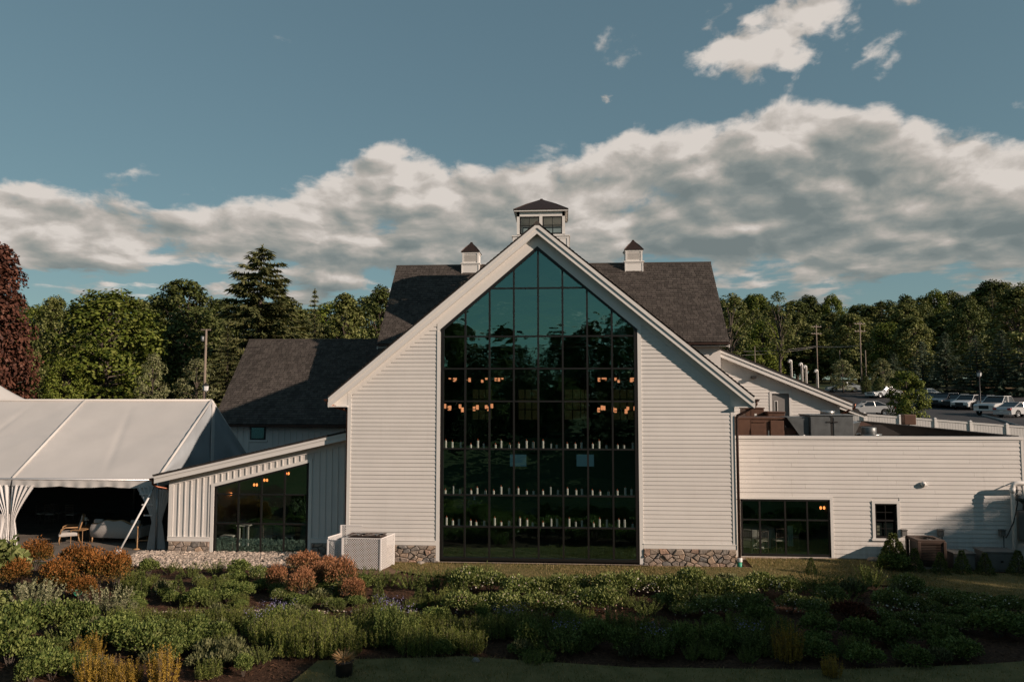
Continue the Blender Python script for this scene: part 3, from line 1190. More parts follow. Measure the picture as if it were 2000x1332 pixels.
# interior of the hall, timber coloured near black for dimness
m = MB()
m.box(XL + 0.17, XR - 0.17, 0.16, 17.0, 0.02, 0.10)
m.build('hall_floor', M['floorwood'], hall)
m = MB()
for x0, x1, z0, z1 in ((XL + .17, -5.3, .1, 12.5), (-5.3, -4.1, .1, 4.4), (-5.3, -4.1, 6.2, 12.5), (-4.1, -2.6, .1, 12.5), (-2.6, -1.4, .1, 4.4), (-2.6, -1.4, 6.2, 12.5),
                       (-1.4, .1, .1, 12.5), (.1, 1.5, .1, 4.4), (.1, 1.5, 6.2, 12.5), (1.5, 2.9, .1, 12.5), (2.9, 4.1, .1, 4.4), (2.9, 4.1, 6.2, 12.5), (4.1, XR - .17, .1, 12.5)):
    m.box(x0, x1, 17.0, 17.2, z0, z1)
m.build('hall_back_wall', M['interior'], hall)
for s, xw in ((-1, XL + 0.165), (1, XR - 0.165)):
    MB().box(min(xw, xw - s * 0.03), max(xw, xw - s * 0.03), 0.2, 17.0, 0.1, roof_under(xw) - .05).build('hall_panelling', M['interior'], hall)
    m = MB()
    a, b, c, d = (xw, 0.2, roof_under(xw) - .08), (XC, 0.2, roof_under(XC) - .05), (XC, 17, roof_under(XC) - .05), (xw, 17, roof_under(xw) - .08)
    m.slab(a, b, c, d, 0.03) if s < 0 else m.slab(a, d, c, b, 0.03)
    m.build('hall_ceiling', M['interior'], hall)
for y in (3.5, 7.0, 10.5, 14.0):
    MB().box(XL + .2, XR - .2, y - .12, y + .12, 6.6, 6.95).build('tie_beam', M['interior'], hall)
for x0, x1 in ((-5.3, -4.1), (-2.6, -1.4), (.1, 1.5), (2.9, 4.1)):
    w_ = MB()
    for k in range(4):
        x = x0 + (x1 - x0) * k / 3
        w_.box(x - .03, x + .03, 16.98, 17.05, 4.4, 6.2)
    for k in range(4):
        z = 4.4 + 1.8 * k / 3
        w_.box(x0, x1, 16.975, 17.04, z - .03, z + .03)
    wb_ = w_.build('back_window', M['black'], hall)
    for ka in range(3):
        for kb in range(3):
            xa, za = x0 + (x1 - x0) * ka / 3, 4.4 + 0.6 * kb
            pane(wb_, [(xa + .03, za + .03), (xa + (x1 - x0) / 3 - .03, za + .03), (xa + (x1 - x0) / 3 - .03, za + .57), (xa + .03, za + .57)], 17.01, prng, 'dimmed')

# candles on the ledges
M['wax'] = mat('candle_wax', (0.72, 0.70, 0.66), 0.5, var=0.05)
M['wick'] = mat('candle_tip', (0.55, 0.13, 0.06), 0.6)
cmesh = MB().lathe([(0.030, 0), (0.032, 0.01), (0.032, 0.985), (0.026, 1.0)], 12).mesh('candle_wax', M['wax'], False)
tmesh = MB().lathe([(0.012, 0), (0.013, 0.02), (0.009, 0.045), (0.002, 0.065)], 8).mesh('candle_tip', M['wick'])
wrng = random.Random(9)
for zi, (z, ledge) in enumerate(((ROWZ[3], 'upper'), (ROWZ[2], 'middle'), (ROWZ[1], 'lower'))):
    for c in range(8):
        hs = [wrng.choice((.13, .17, .22, .27)) for _ in range(3)]
        for k in range(3):
            x = COLX[c] + (COLX[c + 1] - COLX[c]) * (0.2 + 0.29 * k + wrng.uniform(-.04, .04))
            size = 'short' if hs[k] < .15 else 'tall' if hs[k] > .2 else 'medium'
            t = thing('pillar_candle', '%s white candle, %s of three, %s pane from left, %s window ledge' % (size, ('left', 'middle', 'right')[k], ORD[c], ledge),
                      'candle', (x, 0.17 + wrng.uniform(-.03, .03), z + 0.012), 0, 'candles standing on the window ledges')
            o = link('wax', cmesh, t)
            o.scale = (1.25, 1.25, hs[k])
            o = link('tip', tmesh, t, (0, 0, hs[k]))

# chandeliers: iron rings with amber shades
M['iron'] = mat('black_iron', (0.02, 0.018, 0.016), 0.5)
M['amber'] = emit_mat('amber_lamp_shade', (1.0, 0.38, 0.17), 0.85)
shade = MB().lathe([(0.045, 0), (0.055, 0.02), (0.055, 0.16), (0.045, 0.18)], 10).mesh('lamp_shade', M['amber'])
for i, (px, py, Y, rad, n, where) in enumerate(((930, 736, 6.0, 1.15, 10, 'upper, behind left panes'), (915, 792, 3.6, 0.95, 10, 'lower, behind left panes'),
                                                (1213, 736, 6.0, 0.95, 9, 'upper, behind right panes'), (1206, 795, 3.6, 0.75, 9, 'lower, behind right panes'))):
    p = atY(px, py, Y)
    t = thing('chandelier', 'black ring chandelier of amber shades, ' + where, 'chandelier', p, 0, 'chandeliers in the hall')
    ring = [(rad * math.cos(2 * PI * k / 24), rad * math.sin(2 * PI * k / 24), -0.13) for k in range(25)]
    MB().tube(ring, 0.018, 6, False).build('ring', M['iron'], t)
    for k in range(3):
        a = 2 * PI * k / 3
        MB().tube([(rad * math.cos(a), rad * math.sin(a), -0.13), (0, 0, 1.2)], 0.006, 5).build('chain', M['iron'], t)
    for k in range(n):
        a = 2 * PI * (k + 0.3) / n
        link('lamp_shade', shade, t, (rad * math.cos(a), rad * math.sin(a), -0.11 - 0.16 * ((k * 7) % 5) / 5))
# two glowing panels added in place of far windows in the hall
M['screen'] = emit_mat('dim_blue_glow', (0.06, 0.15, 0.19), 0.22)
for i, px in enumerate((1012, 1143)):
    p = atY(px, 899, 12.0)
    w, h = 0.42 + .02 * i, 0.30
    t = thing('glow_panel', 'dim blue %s glowing panel added inside behind the great window' % ('left' if i == 0 else 'right'), 'screen', p, 0, 'glowing panels inside the hall')
    MB().bbox(-w - .03, w + .03, 0.01, 0.07, -h - .03, h + .03, .008).build('casing', M['iron'], t)
    MB().box(-w, w, 0.0, 0.012, -h, h).build('glow_face', M['screen'], t)
    MB().tube([(0, 0.05, h), (0, 0.05, 6.0)], 0.02, 6).build('hanger', M['iron'], t)

# green drain stub at the foot of the right downspout
M['green'] = mat('green_drain_pipe', (0.03, 0.28, 0.17), 0.45)
t = thing('drain_pipe', 'green drain pipe with white collar below the right downspout', 'pipe', (XR + 0.10, -0.05, 0))
MB().lathe([(0.075, -.1), (0.075, 0.24)], 14).build('pipe', M['green'], t, True)
MB().lathe([(0.09, 0.24), (0.092, 0.25), (0.092, 0.36), (0.085, 0.37), (.05, .372)], 14).build('collar', M['trim'], t, True)


# ------------------------------------------------------------------ rear barn across the back, with its cupolas
BXL, BXR, BYR, BZR = -9.18, 8.01, 14.0, 13.0
BYE, BZE = 9.85, 8.42
barn = thing('rear_barn', 'white rear barn with broad brown shingle roof rising behind the gable', 'building')
m = MB()
m.slab((BXL, BYE, BZE), (BXR, BYE, BZE), (BXR, BYR, BZR), (BXL, BYR, BZR), 0.14)
rf = m.build('front_roof', M['rooffelt'], barn)
shingles(rf, (BXL, BYE - .02, BZE + .005), (1, 0, 0), (0, BYR - BYE, BZR - BZE), BXR - BXL, math.hypot(BYR - BYE, BZR - BZE), seed=21)
m = MB()
m.slab((BXR, 2 * BYR - BYE, BZE), (BXL, 2 * BYR - BYE, BZE), (BXL, BYR, BZR), (BXR, BYR, BZR), 0.14)
m.build('back_roof', M['rooffelt'], barn)
MB().tube([(BXL - .02, BYR, BZR + .0), (BXR + .02, BYR, BZR + .0)], 0.055, 8).build('ridge_cap', M['shingle'], barn)
for xa, xb in ((BXL + .35, BXL + .55), (BXR - .55, BXR - .35)):
    m = MB()
    m.prism_yz([(BYE + .4, 0), (2 * BYR - BYE - .4, 0), (2 * BYR - BYE - .4, BZE + .25), (BYR, BZR - .2), (BYE + .4, BZE + .25)], xa, xb)
    m.build('end_wall', M['white'], barn)
for xa, xb in ((BXL + .55, XL), (XR, BXR - .55)):
    MB().box(xa, xb, BYE + .4, BYE + .55, 0, BZE + .2).build('front_wall', M['white'], barn)
for xa in (BXL - .02, BXR - .04):
    m = MB()
    m.prism_yz([(BYE, BZE - .26), (BYR, BZR - .26), (BYR, BZR - .06), (BYE, BZE - .06)], xa, xa + .06)
    m.build('verge_board', M['trim'], barn)
MB().box(BXL, BXR, BYE - .12, BYE - .0, BZE - .12, BZE - .02).build('gutter', M['brownpipe'], barn)
MB().box(BXL, BXR, BYE + .0, BYE + .42, BZE - .2, BZE - .17).build('eave_soffit', M['trim'], barn)


def cupola(px, base_w, y, z0, z_base, z_eave, z_top, lab, big):
    t = thing('cupola', lab, 'cupola', (px, y, z0), 0, 'cupolas on the roof ridges')
    b, h1, h2, h3 = base_w / 2, z_base - z0, z_eave - z0, z_top - z0
    d = b
    MB().box(-b, b, -d, d, -1.1, h1 - .06).build('base', M['trim'], t)
    bp = MB()
    f = 0.10 if big else 0.06
    # raised stiles on the front and side faces of the base
    for s in (-1, 1):
        bp.box(s * b - (f if s > 0 else 0.0) * 1.0, s * b + (f if s < 0 else 0.0), -d - .02, -d, -0.9, h1 - .06)
    bp.box(-b, b, -d - .018, -d, h1 - .06 - f, h1 - .06)
    bp.build('base_panel_frame', M['trim'], t)
    MB().box(-b - .05, b + .05, -d - .05, d + .05, h1 - .06, h1).build('base_cap', M['trim'], t)
    u = b * (0.86 if big else 0.92)
    ub = MB()
    if big:
        # open lantern: four posts, windows between
        p = 0.13
        for sx in (-1, 1):
            for sy in (-1, 1):
                ub.box(sx * u - (p if sx > 0 else 0), sx * u + (p if sx < 0 else 0), sy * u - (p if sy > 0 else 0), sy * u + (p if sy < 0 else 0), h1, h2)
        ub.box(-u, u, -u, u, h1, h1 + .08)
        ub.box(-u, u, -u, u, h2 - .22, h2)
        ub.box(-.07, .07, -u - .005, -u + .1, h1, h2)
        ub.box(-.07, .07, u - .1, u + .005, h1, h2)
        ub.box(-u - .005, -u + .1, -.07, .07, h1, h2)
        ub.box(u - .1, u + .005, -.07, .07, h1, h2)
        ub.build('lantern', M['trim'], t)
        for sx in (-1, 1):
            for sy in (-1, 1):
                x0, x1 = (.09, u - .14) if sx > 0 else (-u + .14, -.09)
                z0_, z1_ = h1 + .10, h2 - .24
                yy = sy * (u - .03)
                w = MB()
                q = .05
                w.box(x0, x1, yy - .03, yy + .03, z0_, z0_ + q).box(x0, x1, yy - .03, yy + .03, z1_ - q, z1_)
                w.box(x0, x0 + q, yy - .03, yy + .03, z0_, z1_).box(x1 - q, x1, yy - .03, yy + .03, z0_, z1_)
                xm, zm = (x0 + x1) / 2, (z0_ + z1_) / 2
                w.box(xm - .012, xm + .012, yy - .02, yy + .02, z0_, z1_).box(x0, x1, yy - .02, yy + .02, zm - .012, zm + .012)
                wo = w.build('window', M['black'], t)
                for ax, bx in ((x0, xm), (xm, x1)):
                    for az, bz in ((z0_, zm), (zm, z1_)):
                        pane(wo, [(ax + .01, az + .01), (bx - .01, az + .01), (bx - .01, bz - .01), (ax + .01, bz - .01)], yy, prng, 'clearglass')
    else:
        ub.box(-u, u, -u, u, h1, h2)
        ub.build('body', M['trim'], t)
        lv = MB()
        for k in range(7):
            z = h1 + .08 + k * (h2 - h1 - .16) / 7
            lv.add([(-u + .09, -u - .006, z), (u - .09, -u - .006, z), (u - .09, -u - .030, z + .055), (-u + .09, -u - .030, z + .055)], [(0, 1, 2, 3)])
        for s in (-1, 1):
            lv.box(s * u - (.09 if s > 0 else 0), s * u + (.09 if s < 0 else 0), -u - .03, -u, h1, h2)
        lv.build('louvre', M['white'], t)
    e = b * (0.98 if big else 1.05)
    MB().box(-e + .03, e - .03, -e + .03, e - .03, h2, h2 + .07).build('cornice', M['trim'], t)
    rm = MB()
    k = 8
    # slightly flared pyramid in bronze sheet, standing seams on it
    prof = [(e, h2 + .07), (e, h2 + .09), (e * .55, h2 + .09 + (h3 - h2) * .44), (0.05, h3)]
    for i in range(3):
        (r0, z0_), (r1, z1_) = prof[i], prof[i + 1]
        for c in range(4):
            c0, c1 = [((-1, -1), (1, -1)), ((1, -1), (1, 1)), ((1, 1), (-1, 1)), ((-1, 1), (-1, -1))][c]
            rm.add([(c0[0] * r0, c0[1] * r0, z0_), (c1[0] * r0, c1[1] * r0, z0_), (c1[0] * r1, c1[1] * r1, z1_), (c0[0] * r1, c0[1] * r1, z1_)], [(0, 1, 2, 3)])
    rm.add([(-e, -e, h2 + .07), (e, -e, h2 + .07), (e, e, h2 + .07), (-e, e, h2 + .07)], [(3, 2, 1, 0)])
    rm.box(-.06, .06, -.06, .06, h3 - .03, h3 + .03)
    ro = rm.build('cap_roof', M['bronze'], t)
    for c in ((-1, -1), (1, -1), (1, 1), (-1, 1)):
        MB().tube([(c[0] * e, c[1] * e, h2 + .09), (c[0] * e * .55, c[1] * e * .55, h2 + .09 + (h3 - h2) * .44), (0, 0, h3)], .022, 5).build('hip_seam', M['bronze'], ro)
    return t


cupola(-1.0, 2.66, 9.6, 12.0, 13.41, 14.58, 15.46, 'large white cupola with paired black windows behind the gable peak', True)
cupola(-5.0, 0.98, 14.0, 12.3, 13.05, 13.58, 14.25, 'small white louvred cupola on the left part of the ridge', False)
cupola(3.86, 0.98, 14.0, 12.3, 13.05, 13.58, 14.25, 'small white louvred cupola on the right part of the ridge', False)


# ------------------------------------------------------------------ lower barn wing to the left
side = thing('side_barn', 'low barn wing with brown shingle roof behind the tent', 'building')
SXL, SXR, SYR, SZR, SYE, SZE = -17.5, -9.0, 14.0, 8.92, 9.76, 4.43
m = MB()
m.slab((SXL, SYE, SZE), (SXR, SYE, SZE), (SXR, SYR, SZR), (SXL, SYR, SZR), 0.14)
rf = m.build('front_roof', M['rooffelt'], side)
shingles(rf, (SXL, SYE - .02, SZE + .005), (1, 0, 0), (0, SYR - SYE, SZR - SZE), SXR - SXL, math.hypot(SYR - SYE, SZR - SZE), seed=31)
m = MB()
m.slab((SXR, 2 * SYR - SYE, SZE), (SXL, 2 * SYR - SYE, SZE), (SXL, SYR, SZR), (SXR, SYR, SZR), 0.14)
m.build('back_roof', M['rooffelt'], side)
MB().tube([(SXL - .02, SYR, SZR), (SXR, SYR, SZR)], 0.055, 8).build('ridge_cap', M['shingle'], side)
# extends behind the hall's left side
m = MB()
m.slab((SXR, SYE, SZE), (XL, SYE, SZE), (XL, BYE + .4, SZE + .2), (SXR, BYE + .4, SZE + .2), .1)
MB().box(SXL + .4, XL, SYE + .4, SYE + .6, 0, SZE + .3).build('front_wall', M['batten'], side)
x = SXL + .5
while x < XL - .1:
    if not (-15.75 < x < -14.8):
        MB().box(x, x + .045, SYE + .375, SYE + .4, 2.5, SZE - .05).build('batten', M['batten'], side)
    x += 0.305
MB().prism_yz([(SYE + .4, 0), (2 * SYR - SYE - .4, 0), (2 * SYR - SYE - .4, SZE + .25), (SYR, SZR - .2), (SYE + .4, SZE + .25)], SXL + .35, SXL + .4).build('end_wall', M['batten'], side)
w = MB().box(-15.67, -14.88, SYE + .37, SYE + .42, 3.64, 4.30).build('window', M['black'], side)
MB().box(-15.60, -14.95, SYE + .362, SYE + .368, 3.70, 4.24).build('pane', M['glass'], w)
MB().box(-15.77, -14.78, SYE + .35, SYE + .42, 3.54, 3.63).build('window_sill', M['trim'], side)
MB().box(SXL, XL - .1, SYE - .12, SYE, SZE - .13, SZE - .02).build('gutter', M['brownpipe'], side)
MB().prism_yz([(SYE, SZE - .26), (SYR, SZR - .26), (SYR, SZR - .06), (SYE, SZE - .06)], SXL - .02, SXL + .04).build('verge_board', M['trim'], side)


# ------------------------------------------------------------------ lean-to wing left of the hall
LY = 0.82
LXL, LXR = -14.70, -7.74


def lroof(x):                            # underside line of the fascia
    return 2.70 + (x + 14.82) * (4.30 - 2.70) / (14.82 - 7.74)


lean = thing('lean_to_wing', 'white board and batten lean-to wing with sloping window', 'building')
wx0, wx1 = -12.97, -9.41
wz = 0.06


def lwin(x):
    return 2.52 + (x - wx0) * (3.42 - 2.52) / (wx1 - wx0)


m = MB()
m.prism_xz([(LXL, 0.0), (wx0 - .05, 0.0), (wx0 - .05, lroof(wx0)), (LXL, lroof(LXL))], LY, LY + .16)
m.prism_xz([(wx1 + .05, 0.0), (LXR, 0.0), (LXR, lroof(LXR)), (wx1 + .05, lroof(wx1))], LY, LY + .16)
m.prism_xz([(wx0 - .05, lwin(wx0) + .02), (wx1 + .05, lwin(wx1) + .02), (wx1 + .05, lroof(wx1)), (wx0 - .05, lroof(wx0))], LY, LY + .16)
lw = m.build('front_wall', M['batten'], lean)
x = LXL + .10
while x < LXR - .05:
    z0 = 0.66 if (x < wx0 - .2 or x > wx1 + .15) else lwin(x) + .13
    MB().box(x, x + .045, LY - .028, LY, z0, lroof(x) - .16).build('batten', M['batten'], lw)
    x += 0.232
for x0, x1, nm in ((LXL - .03, wx0 - .14, 'skirt_board'), (wx1 + .14, LXR, 'skirt_board')):
    MB().box(x0, x1, LY - .05, LY, 0.50, 0.655).box(x0, x1, LY - .065, LY, 0.64, 0.662).build(nm, M['trim'], lean)
    sb = MB().box(x0 + .03, x1, LY - .012, LY + .1, -.2, .50).build('stone_base', M['mortar'], lean)
    stones(sb, x0 + .035, x1 - .005, 0.0, .495, LY - .012, RNG, .28, .06)
MB().box(LXL - .03, LXL + .09, LY - .036, LY + .1, .66, lroof(LXL) - .02).build('corner_board', M['trim'], lean)
for x0, x1 in ((wx0 - .135, wx0 - .02), (wx1 + .02, wx1 + .135)):
    MB().box(x0, x1, LY - .045, LY + .05, 0.02, lwin((x0 + x1) / 2) + .1).build('window_casing', M['trim'], lean)
MB().prism_xz([(wx0 - .135, lwin(wx0 - .135) + .0), (wx1 + .135, lwin(wx1 + .135) + .0), (wx1 + .135, lwin(wx1 + .135) + .12), (wx0 - .135, lwin(wx0 - .135) + .12)], LY - .05, LY + .02).build('window_head', M['trim'], lean)
MB().prism_xz([(LXL - .03, lroof(LXL - .03) - .17), (LXR, lroof(LXR) - .17), (LXR, lroof(LXR) + .02), (LXL - .03, lroof(LXL - .03) + .02)], LY - .034, LY).build('frieze_board', M['trim'], lean)
for dz0, dz1, y0, nm in ((.02, .20, LY - .40, 'rake_board'), (.19, .30, LY - .43, 'rake_moulding')):
    MB().prism_xz([(LXL - .42, lroof(LXL - .42) + dz0), (LXR, lroof(LXR) + dz0), (LXR, lroof(LXR) + dz1), (LXL - .42, lroof(LXL - .42) + dz1)], y0, LY - .34).build(nm, M['trim'], lean)
MB().prism_xz([(LXL - .42, lroof(LXL - .42) + .03), (LXR, lroof(LXR) + .03), (LXR, lroof(LXR) + .06), (LXL - .42, lroof(LXL - .42) + .06)], LY - .34, LY).build('rake_soffit', M['trim'], lean)
m = MB()
m.slab((LXL - .46, LY - .45, lroof(LXL - .46) + .34), (LXR, LY - .45, lroof(LXR) + .34), (LXR, 9.0, lroof(LXR) + .34), (LXL - .46, 9.0, lroof(LXL - .46) + .34), .05)
rf = m.build('roof', M['rooffelt'], lean)
shingles(rf, (LXL - .46, LY - .46, lroof(LXL - .46) + .342), (0, 1, 0), (1, 0, 1.6 / 7.08), 8.4, (LXR - LXL + .46) * 1.03, tab=.4, exp=.16, seed=44)
MB().box(LXL, LXL + .16, LY + .16, 8.8, 0, lroof(LXL)).build('side_wall', M['batten'], lean)
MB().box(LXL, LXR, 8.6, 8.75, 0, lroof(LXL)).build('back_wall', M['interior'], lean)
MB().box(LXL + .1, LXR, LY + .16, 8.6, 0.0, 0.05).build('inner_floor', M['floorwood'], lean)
m = MB()
m.grid(lambda u, v: (LXL - .55 + 0.07 * math.cos(PI + PI * u), LY - .4 + v * 8.6, lroof(LXL - .42) + .2 + 0.07 * math.sin(PI + PI * u)), 8, 1)
m.build('gutter', M['copper'], lean, True)
MB().tube([(LXL - .55, LY - .25, lroof(LXL - .5) + .16), (LXL - .55, LY - .25, lroof(LXL - .5) + .0), (LXL - .45, LY - .1, lroof(LXL - .5) - .12), (LXL - .1, LY + .1, lroof(LXL - .5) - .22),
           (LXL - .07, LY + .2, lroof(LXL - .5) - .4), (LXL - .07, LY + .2, .1)], .045, 10).build('downspout', M['copper'], lean, True)
# its window
fr = MB()
gab = [(wx0, wz), (wx1, wz), (wx1, lwin(wx1)), (wx0, lwin(wx0))]
inn = shrink(gab, .07)
for i in range(4):
    j = (i + 1) % 4
    fr.prism_xz([gab[i], gab[j], inn[j], inn[i]], LY - .02, LY + .1)
gw2 = fr.build('sloping_window', M['black'], lean)
lx = [wx0 + .03 + i * (wx1 - wx0 - .06) / 4 for i in range(5)]
lz = [wz, 1.16, 2.23]
for x in lx[1:-1]:
    MB().box(x - .028, x + .028, LY - .012, LY + .08, wz + .05, lwin(x) - .05).build('mullion', M['black'], gw2)
for z in lz[1:]:
    MB().box(wx0 + .05, wx1 - .05, LY - .006, LY + .075, z - .026, z + .026).build('glazing_bar', M['black'], gw2)
for r in range(3):
    for c in range(4):
        poly = [(lx[c] + .02, lz[r] + .02), (lx[c + 1] - .02, lz[r] + .02), (lx[c + 1] - .02, (lz + [4.2])[r + 1] - .02), (lx[c] + .02, (lz + [4.2])[r + 1] - .02)]
        k = (lwin(wx1) - lwin(wx0)) / (wx1 - wx0)
        poly = clip(poly, -k, 1, lwin(0) - .03)
        if len(poly) > 2:
            pane(gw2, poly, LY + .03, prng)


# ------------------------------------------------------------------ flat-roofed wing to the right
FY, FX0, FX1, FZT = 1.3, XR + .02, 16.25, 4.42
flat = thing('flat_roof_wing', 'long white clapboard wing with flat roof right of the hall', 'building')
fw0, fw1, fwb, fwt = 6.40, 9.54, 0.16, 2.18        # wide window
sw0, sw1, swb, swt = 11.10, 11.86, 0.86, 2.06      # small window
m = MB()
m.box(FX0, fw0, FY, FY + .18, -.1, FZT).box(fw0, fw1, FY, FY + .18, fwt, FZT).box(fw1, sw0, FY, FY + .18, -.1, FZT)
m.box(sw0, sw1, FY, FY + .18, swt, FZT).box(sw0, sw1, FY, FY + .18, -.1, swb).box(sw1, FX1, FY, FY + .18, -.1, FZT)
m.box(fw0, fw1, FY, FY + .18, -.1, fwb)
fwall = m.build('front_wall', M['white'], flat)
siding(fwall, lambda z: FX0, lambda z: FX1 - .06, 0.13, FZT - .09, FY, 0.153, RNG, joints=3.66, holes=((fw0 - .3, fw1 + .1, -1, fwt + .1), (sw0 - .1, sw1 + .1, swb - .13, swt + .1)), thick=.025)
MB().box(FX0, FX1 + .03, FY - .05, FY + .24, FZT - .085, FZT + .02).build('parapet_cap', M['trim'], flat)
MB().box(FX1 - .06, FX1 + .03, FY - .035, FY + .1, .1, FZT - .09).build('corner_board', M['trim'], flat)
MB().box(FX1 - .12, FX1, FY + .18, 15.6, -.1, FZT).build('side_wall', M['membrane'], flat)
MB().box(FX1 - .2, FX1 + .05, FY + .24, 15.6, FZT - .0, FZT + .05).build('side_parapet_cap', M['membrane'], flat)
MB().box(FX0, FX1 - .12, FY + .18, 11.0, 3.70, 3.80).box(12.2, FX1 - .12, 11.0, 15.6, 3.70, 3.80).build('roof_deck', M['membrane'], flat)
MB().box(FX0 - .1, FX1 + .05, FY - .04, FY + .05, -.3, .125).build('foundation', M['concrete'], flat)
# wide window: four by two
fr = MB()
fr.box(fw0, fw1, FY - .02, FY + .1, fwb, fwb + .07).box(fw0, fw1, FY - .02, FY + .1, fwt - .07, fwt).box(fw0, fw0 + .06, FY - .02, FY + .1, fwb, fwt).box(fw1 - .06, fw1, FY - .02, FY + .1, fwb, fwt)
gw3 = fr.build('wide_window', M['black'], flat)
fxs = [fw0 + .02 + i * (fw1 - fw0 - .04) / 4 for i in range(5)]
fxs[1] -= .12
for x in fxs[1:-1]:
    MB().box(x - .03, x + .03, FY - .012, FY + .08, fwb + .05, fwt - .05).build('mullion', M['black'], gw3)
zmid = 1.44
MB().box(fw0 + .04, fw1 - .04, FY - .006, FY + .075, zmid - .026, zmid + .026).build('glazing_bar', M['black'], gw3)
for c in range(4):
    for z0, z1 in ((fwb, zmid), (zmid, fwt)):
        pane(gw3, [(fxs[c] + .02, z0 + .02), (fxs[c + 1] - .02, z0 + .02), (fxs[c + 1] - .02, z1 - .02), (fxs[c] + .02, z1 - .02)], FY + .03, prng)
MB().box(fw1 + .002, fw1 + .10, FY - .045, FY + .05, fwb - .03, fwt + .10).build('window_casing', M['trim'], flat)
MB().box(fw0 - .25, fw1, FY - .046, FY + .05, fwt + .002, fwt + .10).build('window_head', M['trim'], flat)
# small sash window
for x0, x1, z0, z1 in ((sw0 - .1, sw0, swb - .02, swt + .1), (sw1, sw1 + .1, swb - .02, swt + .1)):
    MB().box(x0, x1, FY - .045, FY + .05, z0, z1).build('window_casing', M['trim'], flat)
MB().box(sw0, sw1, FY - .046, FY + .05, swt, swt + .1).build('window_head', M['trim'], flat)
MB().box(sw0 - .14, sw1 + .14, FY - .075, FY + .05, swb - .10, swb - .02).build('window_sill', M['trim'], flat)
fr = MB()
q = .055
fr.box(sw0, sw1, FY, FY + .08, swb - .02, swb + q).box(sw0, sw1, FY, FY + .08, swt - q, swt).box(sw0, sw0 + q, FY, FY + .08, swb, swt).box(sw1 - q, sw1, FY, FY + .08, swb, swt)
zm = (swb + swt) / 2
fr.box(sw0, sw1, FY + .01, FY + .075, zm - .03, zm + .03)
gw4 = fr.build('sash_window', M['black'], flat)
xm = (sw0 + sw1) / 2
for z0, z1 in ((swb + q, zm - .03), (zm + .03, swt - q)):
    zc = (z0 + z1) / 2
    MB().box(xm - .012, xm + .012, FY + .02, FY + .06, z0, z1).build('glazing_bar', M['black'], gw4)
    MB().box(sw0 + q, sw1 - q, FY + .022, FY + .058, zc - .012, zc + .012).build('glazing_bar', M['black'], gw4)
    for a, b in ((sw0 + q, xm), (xm, sw1 - q)):
        for c, d in ((z0, zc), (zc, z1)):
            pane(gw4, [(a, c), (b, c), (b, d), (a, d)], FY + .04, prng, 'clearglass')
M['blind'] = mat('roller_blind', (0.42, 0.38, 0.30), 0.8, var=.1)
MB().box(sw0 + .05, xm - .06, FY + .2, FY + .21, swb + .05, 1.35).box(xm + .0, sw1 - .05, FY + .2, FY + .21, swb + .05, 1.36).build('blind', M['blind'], flat)
# rooms behind the windows
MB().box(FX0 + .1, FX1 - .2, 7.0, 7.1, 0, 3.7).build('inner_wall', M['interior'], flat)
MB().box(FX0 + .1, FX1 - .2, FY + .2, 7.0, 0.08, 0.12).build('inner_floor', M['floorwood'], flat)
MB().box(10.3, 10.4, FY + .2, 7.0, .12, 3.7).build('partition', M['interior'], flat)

# ------------------------------------------------------------------ shed wing behind the flat roof
GY = 11.0
GX0, GX1 = 7.45, 13.45


def groof(x):
    return 8.22 - (x - 7.6) * (8.22 - 5.60) / (13.87 - 7.6)


shed = thing('rear_shed_wing', 'white clapboard shed wing with sloping roof behind the flat roof', 'building')
dx0, dx1, dz0, dz1 = 10.25, 11.08, 3.85, 5.95
m = MB()
m.prism_xz([(GX0, 0), (dx0, 0), (dx0, groof(dx0) - .2), (GX0, groof(GX0) - .2)], GY, GY + .16)
m.prism_xz([(dx0, dz1), (dx1, dz1), (dx1, groof(dx1) - .2), (dx0, groof(dx0) - .2)], GY, GY + .16)
m.prism_xz([(dx1, 0), (GX1, 0), (GX1, groof(GX1) - .2), (dx1, groof(dx1) - .2)], GY, GY + .16)
gwall = m.build('front_wall', M['white'], shed)
siding(gwall, lambda z: GX0 + .0, lambda z: max(GX0 + .02, min(GX1 - .1, 7.6 + (8.22 - .45 - z) / ((8.22 - 5.60) / 6.27))), 3.85, 7.75, GY, .153, RNG, holes=((dx0 - .12, dx1 + .12, 3, dz1 + .12),))
MB().box(GX1 - .1, GX1 + .03, GY - .035, GY + .1, 3.5, groof(GX1) - .22).build('corner_board', M['trim'], shed)
MB().box(GX1 - .16, GX1, GY + .16, 17.4, 0, groof(GX1) - .2).build('side_wall', M['white'], shed)
for a, b, y0, nm in ((-.42, -.20, GY - .36, 'rake_board'), (-.21, -.07, GY - .40, 'rake_moulding')):
    MB().prism_xz([(GX0 - .1, groof(GX0 - .1) + a), (GX1 + .5, groof(GX1 + .5) + a), (GX1 + .5, groof(GX1 + .5) + b), (GX0 - .1, groof(GX0 - .1) + b)], y0, GY - .30).build(nm, M['trim'], shed)
MB().prism_xz([(GX0, groof(GX0) - .42), (GX1 + .45, groof(GX1 + .45) - .42), (GX1 + .45, groof(GX1 + .45) - .39), (GX0, groof(GX0) - .39)], GY - .3, GY).build('rake_soffit', M['trim'], shed)
m = MB()
m.slab((GX1 + .55, GY - .42, groof(GX1 + .55)), (GX1 + .55, 17.6, groof(GX1 + .55)), (GX0 - .1, 17.6, groof(GX0 - .1)), (GX0 - .1, GY - .42, groof(GX0 - .1)), .07)
m.build('roof', M['rooffelt'], shed)
